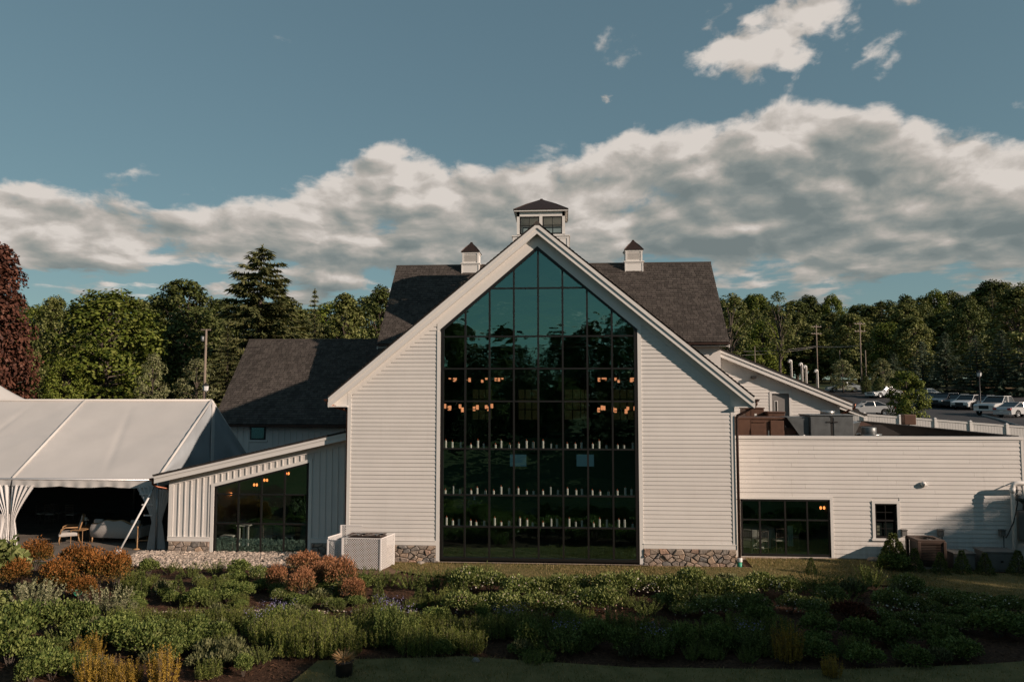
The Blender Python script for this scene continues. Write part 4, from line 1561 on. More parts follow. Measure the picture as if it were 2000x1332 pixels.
MB().tube([(GX1 + .62, GY - .4, groof(GX1 + .6) - .06), (GX1 + .62, GY - .35, groof(GX1 + .6) - .25), (GX1 + .35, GY - .2, groof(GX1 + .6) - .42), (GX1 + .12, GY - .1, groof(GX1 + .6) - .55),
           (GX1 + .1, GY - .08, groof(GX1 + .6) - .75), (GX1 + .1, GY - .08, 3.8)], .05, 10).build('downspout', M['copper'], shed, True)
# grey service door on to the roof
M['doorgrey'] = mat('grey_steel_door', (0.20, 0.19, 0.18), .5, var=.08)
dr = MB().box(dx0 + .01, dx1 - .01, GY + .05, GY + .1, dz0, dz1 - .01).build('door', M['doorgrey'], shed)
MB().box(dx0 + .14, dx0 + .30, GY + .035, GY + .05, dz1 - 1.0, dz1 - .35).build('vision_frame', M['trim'], dr)
MB().box(dx0 + .175, dx0 + .265, GY + .03, GY + .037, dz1 - .97, dz1 - .38).build('vision_pane', M['black'], dr)
MB().tube([(dx1 - .1, GY + .04, dz0 + 1.0), (dx1 - .1, GY - .01, dz0 + 1.0), (dx1 - .2, GY - .01, dz0 + 1.0)], .014, 6).build('handle', M['iron'], dr)
for x0, x1, z1 in ((dx0 - .11, dx0, dz1 + .1), (dx1, dx1 + .11, dz1 + .1)):
    MB().box(x0, x1, GY - .04, GY + .06, dz0, z1).build('door_casing', M['trim'], shed)
MB().box(dx0, dx1, GY - .041, GY + .06, dz1, dz1 + .1).build('door_head', M['trim'], shed)
# small lower porch roof farther back
pz = atY(1655, 790, 17.0)
porch = thing('rear_porch', 'low white porch end with sloping roof beyond the shed wing', 'building')
m = MB()
m.prism_xz([(13.4, 2), (15.9, 2), (15.9, 4.75), (13.4, 5.75)], 17.0, 17.2)
m.build('wall', M['white'], porch)
MB().prism_xz([(13.3, 5.92), (16.95, 4.55), (16.95, 4.75), (13.3, 6.12)], 16.6, 16.7).build('rake_board', M['trim'], porch)
m = MB()
m.slab((17.0, 16.55, 4.78), (17.0, 22, 4.78), (13.3, 22, 6.16), (13.3, 16.55, 6.16), .08)
m.build('roof', M['rooffelt'], porch)

# ------------------------------------------------------------------ event tent on the terrace
M['tentcloth'] = mat('white_tent_vinyl', (0.53, 0.505, 0.475), .45, var=.07, vscale=.7, spec=.4)
M['clearvinyl'] = glass_mat('clear_vinyl', (0.9, 0.95, 0.97), .06, (.78, .82, .84), wave=.01)
M['gablecloth'] = mat('shaded_gable_vinyl', (0.36, 0.39, 0.41), .35, var=.15, vscale=1.2, spec=.5)  # white vinyl with the blue grey of shade put into its colour
M['alu'] = mat('tent_aluminium', (0.55, 0.54, 0.53), .35, metal=.8)
M['strap'] = mat('white_strap', (.6, .59, .57), .7)
M['drape'] = mat('white_drape', (.58, .56, .54), .7, var=.08, vscale=3)
TX1, TYF, TYR, TYB, TZE, TZR = -15.60, 1.5, 5.75, 9.9, 2.66, 5.63
BAY = 5.85
tent = thing('event_tent', 'long white frame tent with pitched roof over the terrace', 'tent')
trg = np.random.default_rng(2)


def slope_panel(x0, x1, yf, zf, yr, zr, seed):
    """one bay of roof cloth: sags between rafters, puckers along the seams"""
    def fn(u, v):
        x = x0 + (x1 - x0) * u
        y = yf + (yr - yf) * v
        z = zf + (zr - zf) * v
        sag = -0.10 * math.sin(PI * u) * math.sin(PI * v) ** .8
        diag = 0.030 * math.cos(6 * (u * .9 + v * 1.1) + seed) * math.sin(PI * u) * math.sin(PI * v)
        crease = -0.030 * math.exp(-((u - .5 - .24 * (v - .5) * (1 if seed % 2 else -1)) / .02) ** 2) * math.sin(PI * v)
        crease += -0.022 * math.exp(-((v - .62 + .25 * (u - .5)) / .016) ** 2) * math.sin(PI * u)
        puck = 0.026 * math.sin(60 * v + 9 * u + seed) * (math.exp(-u / .05) + math.exp(-(1 - u) / .05)) * math.sin(PI * v) ** .3
        def tri(q):
            return abs((q % 1.0) - .5) - .25
        fold = .055 * tri(1.5 * u + 1.2 * v + .3 * seed) + .05 * tri(1.7 * u - 1.3 * v + .17 * seed)
        fold *= min(1.0, 6 * u, 6 * (1 - u), 6 * v, 6 * (1 - v))
        hem = -.018 * math.exp(-((v - .56) / .012) ** 2)
        return (x, y, z + sag + diag + crease + puck + fold + hem)
    return MB().grid(fn, 48, 40)


for i in range(5):
    x1 = TX1 - BAY * i
    x0 = x1 - BAY
    slope_panel(x0 + .02, x1 - .02, TYF, TZE, TYR, TZR, i).build('roof_panel', M['tentcloth'], tent, True)
    slope_panel(x0 + .02, x1 - .02, TYB, TZE, TYR, TZR, i + 3).build('roof_panel', M['tentcloth'], tent, True)
    # scalloped valance hanging from the eave
    def val(u, v):
        x = x0 + .03 + (x1 - x0 - .06) * u
        sc = .30 + .05 * abs(math.sin(PI * 3 * u)) - .03
        return (x, TYF - .03 - .035 * math.sin(u * 70) * v * .6 - .03 * v, TZE - .0 - sc * v)
    MB().grid(val, 90, 5).build('valance', M['tentcloth'], tent, True)
for i in range(6):
    x = TX1 - BAY * i
    for yf in (TYF, TYB):
        MB().tube([(x, yf, TZE + .02), (x, TYR, TZR + .03)], .055, 8).build('rafter', M['tentcloth'], tent, True)
    MB().tube([(x, TYF + .03, 0), (x, TYF + .03, TZE)], .055, 8).build('leg', M['alu'], tent, True)
    MB().tube([(x, TYB, 0), (x, TYB, TZE)], .055, 8).build('leg', M['alu'], tent, True)
MB().tube([(TX1 - 5 * BAY, TYR, TZR + .02), (TX1 + .02, TYR, TZR + .02)], .06, 8).build('ridge_beam', M['tentcloth'], tent, True)


# gable end of wrinkled vinyl with a middle strap
def gable(u, v):
    y = TYF + (TYB - TYF) * u
    top = TZE + (TZR - TZE) * (1 - abs(2 * u - 1))
    z = TZE - .05 + (top - TZE + .05) * v
    w = .03 * math.sin(22 * u + 5 * v) * math.sin(PI * u) * v + .025 * math.sin(9 * v + 14 * u)
    return (TX1 + .05 + w * .8, y, z)


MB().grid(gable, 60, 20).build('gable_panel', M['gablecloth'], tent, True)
MB().box(TX1 + .09, TX1 + .13, TYR - .12, TYR + .12, TZE - .2, TZR - .12).build('gable_strap', M['drape'], tent)
m = MB()
m.grid(lambda u, v: (TX1 + .06 + .02 * math.sin(u * 50), TYF + (TYB - TYF) * u, TZE - .02 - .26 * v), 60, 3)
m.build('valance', M['tentcloth'], tent, True)
# eave beam
MB().tube([(TX1 - 5 * BAY, TYF, TZE - .02), (TX1, TYF, TZE - .02)], .05, 8).build('eave_beam', M['alu'], tent, True)


def tied_drape(x, y, wtop, side, ztop=2.42, ztie=1.05, mat_='drape', w2=.16):
    """curtain gathered and tied to a leg"""
    def fn(u, v):
        z = ztop * (1 - v) + .03 * v
        if z > ztie:
            k = (z - ztie) / (ztop - ztie)
            w = w2 + (wtop - w2) * k ** 1.3
        else:
            k = (ztie - z) / ztie
            w = w2 + .17 * k ** .8
        fold = .05 * math.sin(u * 28) * (.5 + .5 * min(1, w / .6))
        return (x + side * w * u, y - .06 + fold, z)
    return MB().grid(fn, 40, 26)


tied_drape(TX1 + .02, TYF, .85, -1).build('side_curtain', M['drape'], tent, True)
tied_drape(TX1 - BAY + .05, TYF, .95, 1, mat_='drape').build('side_curtain', M['drape'], tent, True)
tied_drape(TX1 - BAY - .05, TYF, 1.1, -1).build('side_curtain', M['drape'], tent, True)
tied_drape(TX1 + .05, TYF + .1, .55, 1, 2.3).build('side_curtain', M['drape'], tent, True)
# clear vinyl window strips beside the legs
for k in range(3):
    zz = 1.3 + k * .4
    MB().box(TX1 - .62 + .1 * (2 - k), TX1 - .08, TYF - .12, TYF - .11, zz, zz + .05).build('window_bar', M['drape'], tent)

# shade put into near-black sheets and sidewalls so the tent is deep and dim
M['tentshade'] = mat('tent_shade_paint', (.03, .028, .027), .9)
MB().box(TX1 - 5 * BAY, TX1 - .1, TYB + .02, TYB + .06, 0, TZE).build('back_sidewall', M['tentshade'], tent)
MB().box(TX1 - .14, TX1 - .06, TYF + 2.2, TYB, 0, TZE - .1).build('end_sidewall', M['tentshade'], tent)
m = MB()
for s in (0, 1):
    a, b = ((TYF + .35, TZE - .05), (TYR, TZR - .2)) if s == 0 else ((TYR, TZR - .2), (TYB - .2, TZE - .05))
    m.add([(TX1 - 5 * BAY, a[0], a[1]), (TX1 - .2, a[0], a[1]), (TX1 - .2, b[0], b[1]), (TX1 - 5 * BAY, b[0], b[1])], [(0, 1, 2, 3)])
m.build('inner_shade_sheet', M['tentshade'], tent)  # added dark sheet under the roof cloth to deepen the shade

# bracing pole at the corner, and straps
bp = thing('bracing_pole', 'slanting white bracing pole at the right front corner of the tent', 'pole')
a, b = Vector((TX1 - .1, TYF - .15, 2.25)), Vector((-16.45, .55, .12))
MB().tube([a, b], .036, 8).build('pole', M['strap'], bp, True)
MB().tube([Vector((TX1, TYF - .05, 2.62)), a], .012, 5).build('strap', M['iron'], bp)
MB().bbox(b.x - .1, b.x + .06, b.y - .07, b.y + .07, .02, .2, .03).build('foot', M['strap'], bp)
MB().tube([b, (b.x - .06, b.y - .02, -.1)], .02, 6).build('stake', M['strap'], bp)

# second tent peak far left
t2 = thing('peaked_tent', 'white peaked tent top just visible left of the long tent', 'tent')
pk = atY(-56, 696, 13.0)
m = MB()


def peak(u, v):
    a = 2 * PI * u
    k = v
    r = 6.2 * k ** 1.25 + .05
    c, s = math.cos(a), math.sin(a)
    q = 1 / max(abs(c), abs(s)) ** .7
    return (pk.x + r * c * q, pk.y + r * s * q, pk.z - (pk.z - 3.3) * k ** .75)


m.grid(peak, 48, 14)
m.build('roof_cloth', M['tentcloth'], t2, True)
for sx in (-1, 1):
    for sy in (-1, 1):
        MB().tube([(pk.x + sx * 5.6, pk.y + sy * 5.6, 0), (pk.x + sx * 5.6, pk.y + sy * 5.6, 3.5)], .06, 8).build('leg', M['alu'], t2, True)
MB().tube([(pk.x, pk.y, 0), (pk.x, pk.y, pk.z)], .07, 8).build('pole', M['alu'], t2, True)

# lounge furniture under the tent
M['uphol'] = mat('pale_upholstery', (.42, .39, .36), .9, var=.1, vscale=20)
M['gilt'] = mat('gilded_wood', (.36, .21, .10), .45, var=.2)
M['chiwood'] = mat('chair_wood', (.11, .085, .07), .5)


def sofa(p):
    t = thing('sofa', 'pale camel-back sofa seen from behind under the tent', 'sofa', p, R(-4))
    n = 28

    def top(u):
        return .70 + .20 * math.sin(PI * u) ** 1.3 + .03 * math.cos(6 * PI * u)
    m = MB()
    def back(u, v):
        x = -1.05 + 2.1 * u
        return (x, -.05 - .10 * math.sin(PI * v) + .12 * (abs(2 * u - 1) ** 4), .22 + (top(u) - .22) * v)
    m.grid(back, n, 8)
    def back2(u, v):
        x = -1.05 + 2.1 * u
        return (x, .13 + .12 * (abs(2 * u - 1) ** 4), .22 + (top(u) - .22) * v)
    m.grid(back2, n, 8)
    m.build('backrest', M['uphol'], t, True)
    MB().tube([(-1.05 + 2.1 * u, .04 + .12 * abs(2 * u - 1) ** 4, top(u)) for u in np.linspace(0, 1, 24)], .035, 8).build('crest_rail', M['gilt'], t, True)
    MB().bbox(-.98, .98, .12, .78, .22, .45, .05).build('seat', M['uphol'], t)
    for s in (-1, 1):
        MB().bbox(s * 1.02 - .08, s * 1.02 + .08, .05, .76, .22, .64, .06).build('armrest', M['uphol'], t)
        for y in (0.02, .7):
            MB().tube([(s * .95, y, .22), (s * .97, y, 0)], [.03, .018], 6).build('leg', M['gilt'], t, True)
    for x in (-.8, .8):
        MB().bbox(x - .2, x + .2, .1, .24, .55, .92, .07).build('cushion', M['uphol'], t)
    return t


def armchair(p, rz):
    t = thing('armchair', 'upholstered armchair with gilded frame beside the sofa', 'armchair', p, rz)
    def back(u, v):
        w = .30 + .05 * math.sin(PI * v)
        return (-w + 2 * w * u, .30 + .18 * v - .05 * math.sin(PI * u), .38 + .66 * v + (.06 * math.sin(PI * u) if v > .99 else 0))
    MB().grid(back, 8, 8).grid(lambda u, v: (back(u, v)[0], back(u, v)[1] + .07, back(u, v)[2]), 8, 8).build('backrest', M['uphol'], t, True)
    pts = [back(0, v) for v in np.linspace(0, 1, 6)] + [back(u, 1) for u in np.linspace(.1, .9, 6)] + [back(1, v) for v in np.linspace(1, 0, 6)]
    MB().tube([(x, y + .035, z) for x, y, z in pts], .028, 6).build('back_frame', M['gilt'], t, True)
    MB().bbox(-.33, .33, -.33, .32, .30, .46, .05).build('seat', M['uphol'], t)
    for s in (-1, 1):
        MB().tube([(s * .33, .32, .64), (s * .36, -.1, .66), (s * .35, -.24, .60), (s * .33, -.27, .42)], .026, 6).build('armrest', M['gilt'], t, True)
        MB().tube([(s * .30, -.28, .32), (s * .31, -.31, .16), (s * .29, -.29, 0)], [.03, .024, .016], 6).build('leg', M['gilt'], t, True)
        MB().tube([(s * .28, .32, .34), (s * .27, .42, 0)], [.026, .018], 6).build('leg', M['gilt'], t, True)
    return t


def side_table(p, lab, h=.55, w=.26):
    t = thing('side_table', lab, 'table', p)
    MB().box(-w, w, -w, w, h - .025, h).build('top', M['gilt'], t)
    for sx in (-1, 1):
        for sy in (-1, 1):
            MB().tube([(sx * (w - .02), sy * (w - .02), 0), (sx * (w - .02), sy * (w - .02), h - .02)], .012, 6).build('leg', M['gilt'], t)
    return t


def chiavari(name, lab, p, rz, group, mt='chiwood'):
    t = thing(name, lab, 'chair', p, rz, group)
    for s in (-1, 1):
        MB().tube([(s * .19, .19, 0), (s * .19, .20, .45), (s * .185, .27, .92)], .014, 6).build('rear_leg', M[mt], t, True)
        MB().tube([(s * .19, -.19, 0), (s * .18, -.18, .45)], .014, 6).build('front_leg', M[mt], t, True)
    MB().bbox(-.21, .21, -.21, .21, .44, .48, .015).build('seat', M['uphol'], t)
    for z in (.90, .82, .58):
        y = .20 + (z - .45) * .15
        MB().tube([(-.188, y, z), (.188, y, z)], .011, 6).build('rail', M[mt], t, True)
    for k in range(5):
        x = -.12 + .06 * k
        MB().tube([(x, .22, .58), (x, .256, .82)], .007, 5).build('spindle', M[mt], t, True)
    for y in (-.19, .19):
        MB().tube([(-.19, y, .2), (.19, y, .2)], .009, 5).build('stretcher', M[mt], t, True)
    return t


p = atZ(222, 1061, .02)
sofa((p.x, p.y, .02))
p = atZ(134, 1060, .02)
armchair((p.x, p.y, .02), R(-60))
p = atZ(152, 1060, .02)
side_table((p.x + .1, p.y, .02), 'small gilded side table between armchair and sofa')
p2 = atZ(172, 1052, .02)
side_table((p2.x, p2.y, .02), 'gilded side table with flower vase beside the sofa', .55)
M['petal'] = mat('white_petal', (.7, .69, .62), .8)
M['vase'] = mat('glass_vase', (.25, .27, .26), .2)
fv = thing('flower_vase', 'small vase of white flowers on the side table under the tent', 'vase', (p2.x - .1, p2.y, .57))
MB().lathe([(.03, 0), (.05, .03), (.045, .10), (.03, .14)], 10).build('vase', M['vase'], fv, True)
for k in range(9):
    a = k * 2.4
    MB().lathe([(.004, -.03), (.035, -.01), (.04, .015), (.02, .035)], 7, (.07 * math.cos(a) * (k % 3) / 2, .07 * math.sin(a) * (k % 3) / 2, .20 + .03 * (k % 4))).build('flower', M['petal'], fv, True)
for i, (px, py, rz, w) in enumerate(((83, 1022, 60, 'folded against the stack'), (100, 1023, 190, 'second of the dim stack'), (112, 1021, 180, 'middle of the dim stack'), (142, 1024, 175, 'rightmost of the dim stack'))):
    p = atZ(px, py, .02)
    chiavari('banquet_chair', 'dark spindle-back chair deep inside the tent, ' + w, (p.x, p.y, .02), R(rz), 'chairs stored inside the tent')
# draped cocktail table at the left edge
p = atZ(5, 1054, .02)
ct = thing('cocktail_table', 'draped white cocktail table at the left edge of the tent', 'table', (p.x, p.y, .02))


def drape(u, v):
    a = 2 * PI * u
    r = .36 - .20 * math.sin(PI * min(1, v * 1.05)) ** .8 + .10 * v
    r *= 1 + .10 * math.sin(a * 9) * v
    return (r * math.cos(a), r * math.sin(a), 1.05 * (1 - v))


MB().grid(drape, 72, 14).build('cloth', M['drape'], ct, True)
MB().lathe([(.36, 1.04), (.365, 1.055), (.0, 1.06)], 24).build('top', M['drape'], ct)
# barrier post by the curtain
p = atZ(268, 1072, .02)
bpost = thing('rope_post', 'short brown post on a round base beside the tied curtain', 'post', (p.x, p.y, .02))
MB().lathe([(.17, 0), (.16, .02), (.03, .04), (.028, .8), (.045, .82), (.02, .87)], 12).build('post', M['gilt'], bpost, True)
MB().tube([(.0, 0, .32), (.5, .05, .33), (1.1, .1, .32)], .018, 6).build('bar', M['gilt'], bpost)

# dining furniture seen through the lean-to window and the wide window
M['cloth'] = mat('green_grey_tablecloth', (.20, .26, .22), .8, var=.3, vscale=9)
M['ivory'] = mat('ivory_cloth', (.55, .54, .50), .8)


def round_table(p, lab, mt, r=.75, group=None):
    t = thing('dining_table', lab, 'table', p, 0, group)
    def fn(u, v):
        a = 2 * PI * u
        rr = r * (1 + .02 + .05 * math.sin(a * 12) * v + .06 * v)
        return (rr * math.cos(a), rr * math.sin(a), .76 - .66 * v)
    MB().grid(fn, 96, 6).build('tablecloth', mt, t, True)
    MB().lathe([(r * 1.02, .755), (r * .98, .765), (0, .77)], 32).build('top', mt, t, True)
    return t


round_table((-11.6, 2.9, .05), 'round table under a green grey cloth behind the lean-to window', M['cloth'], .85)
round_table((-9.7, 3.4, .05), 'dim round table at the right end of the lean-to window', M['cloth'], .8)
for i, (x, y, rz, w) in enumerate(((-11.25, 1.9, 180, 'third pane from left'), (-10.55, 1.95, 185, 'between the third and fourth panes'), (-9.7, 2.3, 180, 'rightmost pane'))):
    chiavari('dining_chair', 'dark dining chair behind the lean-to window, ' + w, (x, y, .05), R(rz), 'chairs behind the lean-to window')
cb = thing('side_stand', 'small stand draped in ivory cloth behind the lean-to window', 'stand', (-12.25, 1.75, .05))
for x in (-.17, .02, .17):
    MB().bbox(x - .05, x + .05, -.02, .02, .1, .86, .015).build('cloth_fold', M['ivory'], cb)
MB().box(-.25, .25, -.1, .3, .86, .89).build('top', M['ivory'], cb)
st = thing('white_stool', 'low white seat at the left end of the lean-to window', 'stool', (-12.85, 1.7, .05))
MB().bbox(-.25, .25, -.2, .2, .44, .5, .02).build('seat', M['ivory'], st)
for sx in (-1, 1):
    MB().tube([(sx * .2, 0, 0), (sx * .2, 0, .45)], .015, 6).build('leg', M['chiwood'], st)
M['bulb'] = emit_mat('amber_bulb', (1.0, .30, .08), 2.2)
for i, (px, py, Y, w) in enumerate(((449, 965, 5.5, 'lowest left'), (499, 947, 5.5, 'middle'), (519, 938, 5.5, 'upper middle'), (561, 925, 5.5, 'rightmost'))):
    p = atY(px, py, Y)
    t = thing('wall_lamp', 'small amber lamp glowing inside the lean-to, ' + w, 'lamp', p, 0, 'lamps inside the lean-to')
    for dx in (-.06, .06):
        MB().lathe([(.02, -.05), (.045, -.02), (.04, .05), (.02, .07)], 8, (dx, 0, 0)).build('bulb', M['bulb'], t, True)
    MB().tube([(-.06, .03, -.05), (0, .12, -.1), (.06, .03, -.05)], .01, 5).build('bracket', M['iron'], t)
p = atY(1606, 992, 4.0)
t = thing('wall_lamp', 'small amber twin lamp glowing behind the wide window', 'lamp', p)
for dx in (-.06, .07):
    MB().lathe([(.02, -.05), (.045, -.02), (.04, .05), (.02, .07)], 8, (dx, 0, 0)).build('bulb', M['bulb'], t, True)
MB().tube([(-.06, .03, -.05), (0, .12, -.1), (.07, .03, -.05)], .01, 5).build('bracket', M['iron'], t)
round_table((7.3, 3.0, .12), 'round table under a pale cloth behind the wide window', M['ivory'], .7)
for i, (x, y, rz, w) in enumerate(((6.75, 2.1, 170, 'leftmost'), (7.3, 2.05, 180, 'second from left'), (7.95, 2.15, 190, 'third from left'), (8.7, 2.9, 250, 'rightmost'))):
    chiavari('dining_chair', 'dark dining chair behind the wide window, ' + w, (x, y, .12), R(rz), 'chairs behind the wide window')
nap = thing('hanging_cloth', 'pale blue cloth hanging behind the wide window', 'cloth', (8.42, 2.3, .12))
M['bluecloth'] = mat('pale_blue_cloth', (.25, .40, .40), .8)
MB().grid(lambda u, v: (-.1 + .2 * u, .03 * math.sin(u * 18), .95 - .75 * v), 20, 6).build('cloth', M['bluecloth'], nap, True)
MB().box(-.12, .12, -.05, .05, .95, .97).build('rail', M['chiwood'], nap)

# ------------------------------------------------------------------ roof plant on the flat wing
M['hvbrown'] = mat('brown_unit_paint', (.115, .058, .036), .55, metal=.2, var=.25, vscale=2.5)
M['galv'] = mat('galvanised_sheet', (.17, .18, .18), .45, metal=.6, var=.3, vscale=3)
M['steel'] = mat('bright_steel', (.45, .44, .42), .3, metal=.85, var=.2, vscale=4)
M['tag'] = mat('paper_tag', (.7, .68, .62), .7)
DECK = 3.80


def rbox(mb, px0, px1, py0, Y, depth, zb=DECK):
    a, b = atY(px0, py0, Y), atY(px1, py0, Y)
    return a.x, b.x, Y, Y + depth, zb, a.z


def unit_a():
    x0, x1, y0, y1, z0, z1 = rbox(None, 1436, 1532, 816, 3.4, 1.5)
    t = thing('rooftop_unit', 'large brown rooftop air handler beside the hall corner', 'air handler', (x0, y0, z0))
    w, d, h = x1 - x0, y1 - y0, z1 - z0
    MB().bbox(.0, w, .05, d, .0, h - .04, .01).build('casing', M['hvbrown'], t)
    MB().bbox(-.03, w + .03, .0, d + .03, h - .05, h + .02, .012).build('lid', M['hvbrown'], t)
    q = w * .31
    m = MB()
    m.prism_xz([(.0, .02), (q * .45, .02), (q, h * .68), (q, h - .06), (0, h - .06)], .0, .05)
    m.build('sloped_panel', M['hvbrown'], t)
    MB().box(q + .02, q + w * .37, .022, .05, .40 * h, h - .08).build('access_panel', M['hvbrown'], t)
    MB().box(q + .02, q + w * .37, .025, .05, .02, .38 * h).build('access_panel', M['hvbrown'], t)
    MB().bbox(q + w * .40, w - .04, -.05, .05, .08, h - .10, .012).build('coil_hood', M['hvbrown'], t)
    MB().tube([(q + .08, .0, h - .16), (q + w * .30, .0, h - .16)], .018, 6).build('handle', M['hvbrown'], t)
    MB().box(q * .22, q * .42, -.004, .0, .28 * h, .42 * h).build('label_plate', M['tag'], t)
    MB().box(w * .665, w * .685, .0, .012, .40 * h, .60 * h).build('disconnect', M['tag'], t)
    m = MB()
    m.prism_yz([(.1, h * .25), (d - .1, h * .25), (d - .1, h * .72), (.1, h * .72)], w, w + .02)
    m.add([(w, .1, h * .72), (w + .62, .1, h * .60), (w + .62, d - .2, h * .60), (w, d - .2, h * .72), (w, .1, h * .25), (w, d - .2, h * .25)],
          [(0, 1, 2, 3), (0, 4, 1), (3, 2, 5), (4, 5, 2, 1)])
    m.build('intake_hood', M['hvbrown'], t)


def unit_b(px0, px1, pyt, Y, lab):
    x0, x1, y0, y1, z0, z1 = rbox(None, px0, px1, pyt, Y, 1.0)
    t = thing('rooftop_unit', lab, 'air handler', (x0, y0, z0))
    w, d, h = x1 - x0, y1 - y0, z1 - z0
    MB().bbox(0, w, 0, d, 0, h - .05, .015).build('casing', M['hvbrown'], t)
    MB().bbox(-.03, w + .03, -.03, d + .03, h - .05, h, .012).build('lid', M['hvbrown'], t)
    MB().box(w * .3, w * .95, -.012, 0, .05, h - .12).build('access_panel', M['hvbrown'], t)
    MB().box(w * .48, w * .60, -.016, -.012, h * .72, h * .84).build('label_plate', M['tag'], t)


unit_a()
unit_b(1456, 1492, 796, 5.6, 'small brown rooftop unit behind the large air handler')
unit_b(1500, 1533, 804, 5.2, 'low brown rooftop unit in front of the grey door')


def unit_c():
    x0, x1, y0, y1, z0, z1 = rbox(None, 1582, 1667, 812, 3.2, 1.3)
    t = thing('make_up_air_unit', 'grey galvanised make-up air unit with two doors on the flat roof', 'air unit', (x0, y0, z0))
    w, d, h = x1 - x0, y1 - y0, z1 - z0
    MB().bbox(0, w, .02, d, .0, h, .012).build('casing', M['galv'], t)
    MB().bbox(-.03, w + .03, -.02, d + .03, h, h + .04, .01).build('lid', M['galv'], t)
    for a, b, s in ((.02, w * .46, 1), (w * .54, w - .02, 0)):
        dr = MB().bbox(a, b, -.015, .02, .05, h - .06, .006).build('access_door', M['galv'], t)
        for z in (.2 * h, .82 * h):
            xx = b - .05 if s else a + .05
            MB().bbox(xx - .1, xx + .1, -.04, -.015, z - .02, z + .02, .006).build('hinge', M['iron'], dr)
    MB().box(w * .475, w * .525, .0, .02, .0, h).build('gap_post', M['iron'], t)
    m = MB()
    m.prism_xz([(-.02, .02), (-.02, h - .04), (-.85, h - .06)], .1, d - .1)
    m.build('intake_hood', M['galv'], t)
    m = MB()
    m.prism_xz([(w + .02, .5), (w + .02, h - .3), (w + .32, h - .22)], .1, d - .2)
    m.build('outlet_hood', M['steel'], t)
    MB().lathe([(.28, h + .04), (.28, h + .16), (.24, h + .17)], 16, (w * .65, d * .9, 0)).build('vent_cap', M['steel'], t, True)


unit_c()


def fan_unit():
    p = atY(1697, 850, 3.6)
    t = thing('exhaust_fan', 'round steel exhaust fan with flared bowl on the flat roof', 'fan', (p.x, p.y, DECK))
    MB().bbox(-.45, .45, -.45, .45, 0, .14, .02).build('curb', M['galv'], t)
    MB().lathe([(.22, .14), (.22, .34), (.26, .36)], 20).build('neck', M['steel'], t, True)
    MB().lathe([(.26, .36), (.34, .42), (.46, .56), (.47, .60), (.40, .58)], 24).build('bowl', M['steel'], t, True)
    MB().lathe([(.27, .56), (.28, .58), (.28, .84), (.26, .86), (0, .865)], 24).build('cap', M['galv'], t, True)
    MB().lathe([(.05, 0), (.05, .12), (.0, .12)], 10, (-.42, -.2, .5)).build('drain', M['iron'], t, True)
    MB().tube([(-.3, -.3, .5), (-.34, -.32, .3), (-.2, -.3, .25)], .02, 6).build('conduit', M['iron'], t, True)


fan_unit()
t = thing('vent_stub', 'short white vent pipe stub at the flat roof edge', 'pipe', atY(1570, 853, 2.2))
MB().lathe([(.045, -.5), (.045, .07), (.035, .075)], 10).build('pipe', M['trim'], t, True)
t = thing('roof_flood_light', 'boxy dark flood light on a short post above the parapet', 'flood light', atY(1775, 838, 11.5))
MB().tube([(0, 0, -.6), (0, 0, .22)], .05, 8).build('post', M['iron'], t)
MB().bbox(-.28, .28, -.2, .2, .22, .72, .03).build('head', M['hvbrown'], t)
# canvas-like cricket of roofing at the back of the deck
t = thing('roof_cricket', 'brown sloping cricket of roofing on the flat roof', 'roof cricket', (0, 0, 0))
m = MB()
m.prism_xz([(11.3, DECK), (15.9, DECK), (14.4, 4.55), (13.0, 4.45)], 8.5, 8.6)
m.build('upstand', M['membrane'], t)
m = MB()
a = [atY(1810, 838, 8.6), atY(1880, 833, 9.0)]
m.slab((11.3, 8.6, DECK + .01), (15.9, 8.6, DECK + .01), (14.4, 10.5, 4.6), (13.0, 10.5, 4.5), .03)
m.build('sheet', M['hvbrown'], t)
# candy-cane flues on the shed wing roof
for i, (px, py) in enumerate(((1545, 703), (1566, 709), (1574, 714), (1596, 722))):
    Y = 14.2
    p = atY(px, py, Y)
    zr = groof(p.x)
    t = thing('roof_flue', 'white gooseneck flue on the shed wing roof, %s of four' % nth(i, 4), 'flue', (p.x, Y, zr), 0, 'gooseneck flues')
    h = p.z - zr
    pts = [(0, 0, -.1), (0, 0, h - .12)] + [(-.055 + .055 * math.cos(a), -.02, h - .11 + .08 * math.sin(a)) for a in np.linspace(0.2, PI, 7)] + [(-.11, -.02, h - .15)]
    MB().tube(pts, .06, 10).build('pipe', M['trim'], t, True)
    MB().lathe([(.16, -.02), (.10, .05), (.08, .10)], 12).build('flashing', M['galv'], t, True)
# floodlight on the shed wall, and one on the flat wing
t = thing('wall_flood_light', 'small dark flood light on the shed wing wall', 'flood light', atY(1470, 737, 11.0))
MB().bbox(-.13, .13, -.30, -.12, -.06, .07, .015).build('head', M['iron'], t)
MB().bbox(-.05, .05, -.14, .0, -.04, .04, .01).build('bracket', M['iron'], t)
t = thing('wall_light', 'round white wall light on the flat wing siding', 'wall light', atY(1803, 945, FY - .04))
M['lens'] = mat('dark_lens', (.05, .045, .04), .3)
me = MB().lathe([(.0, 0), (.085, 0), (.095, .012), (.095, .06), (.085, .08), (.03, .085), (.03, .10), (.0, .10)], 18, caps=False)
o = me.build('body', M['trim'], t, True)
o.rotation_euler = (R(90), 0, 0)
MB().bbox(-.02, .13, -.075, .0, -.085, .085, .02).build('backbox', M['trim'], t)
o = MB().lathe([(.0, .10), (.026, .10), (.02, .115), (0, .116)], 10, caps=False).build('lens', M['lens'], t, True)
o.rotation_euler = (R(90), 0, 0)

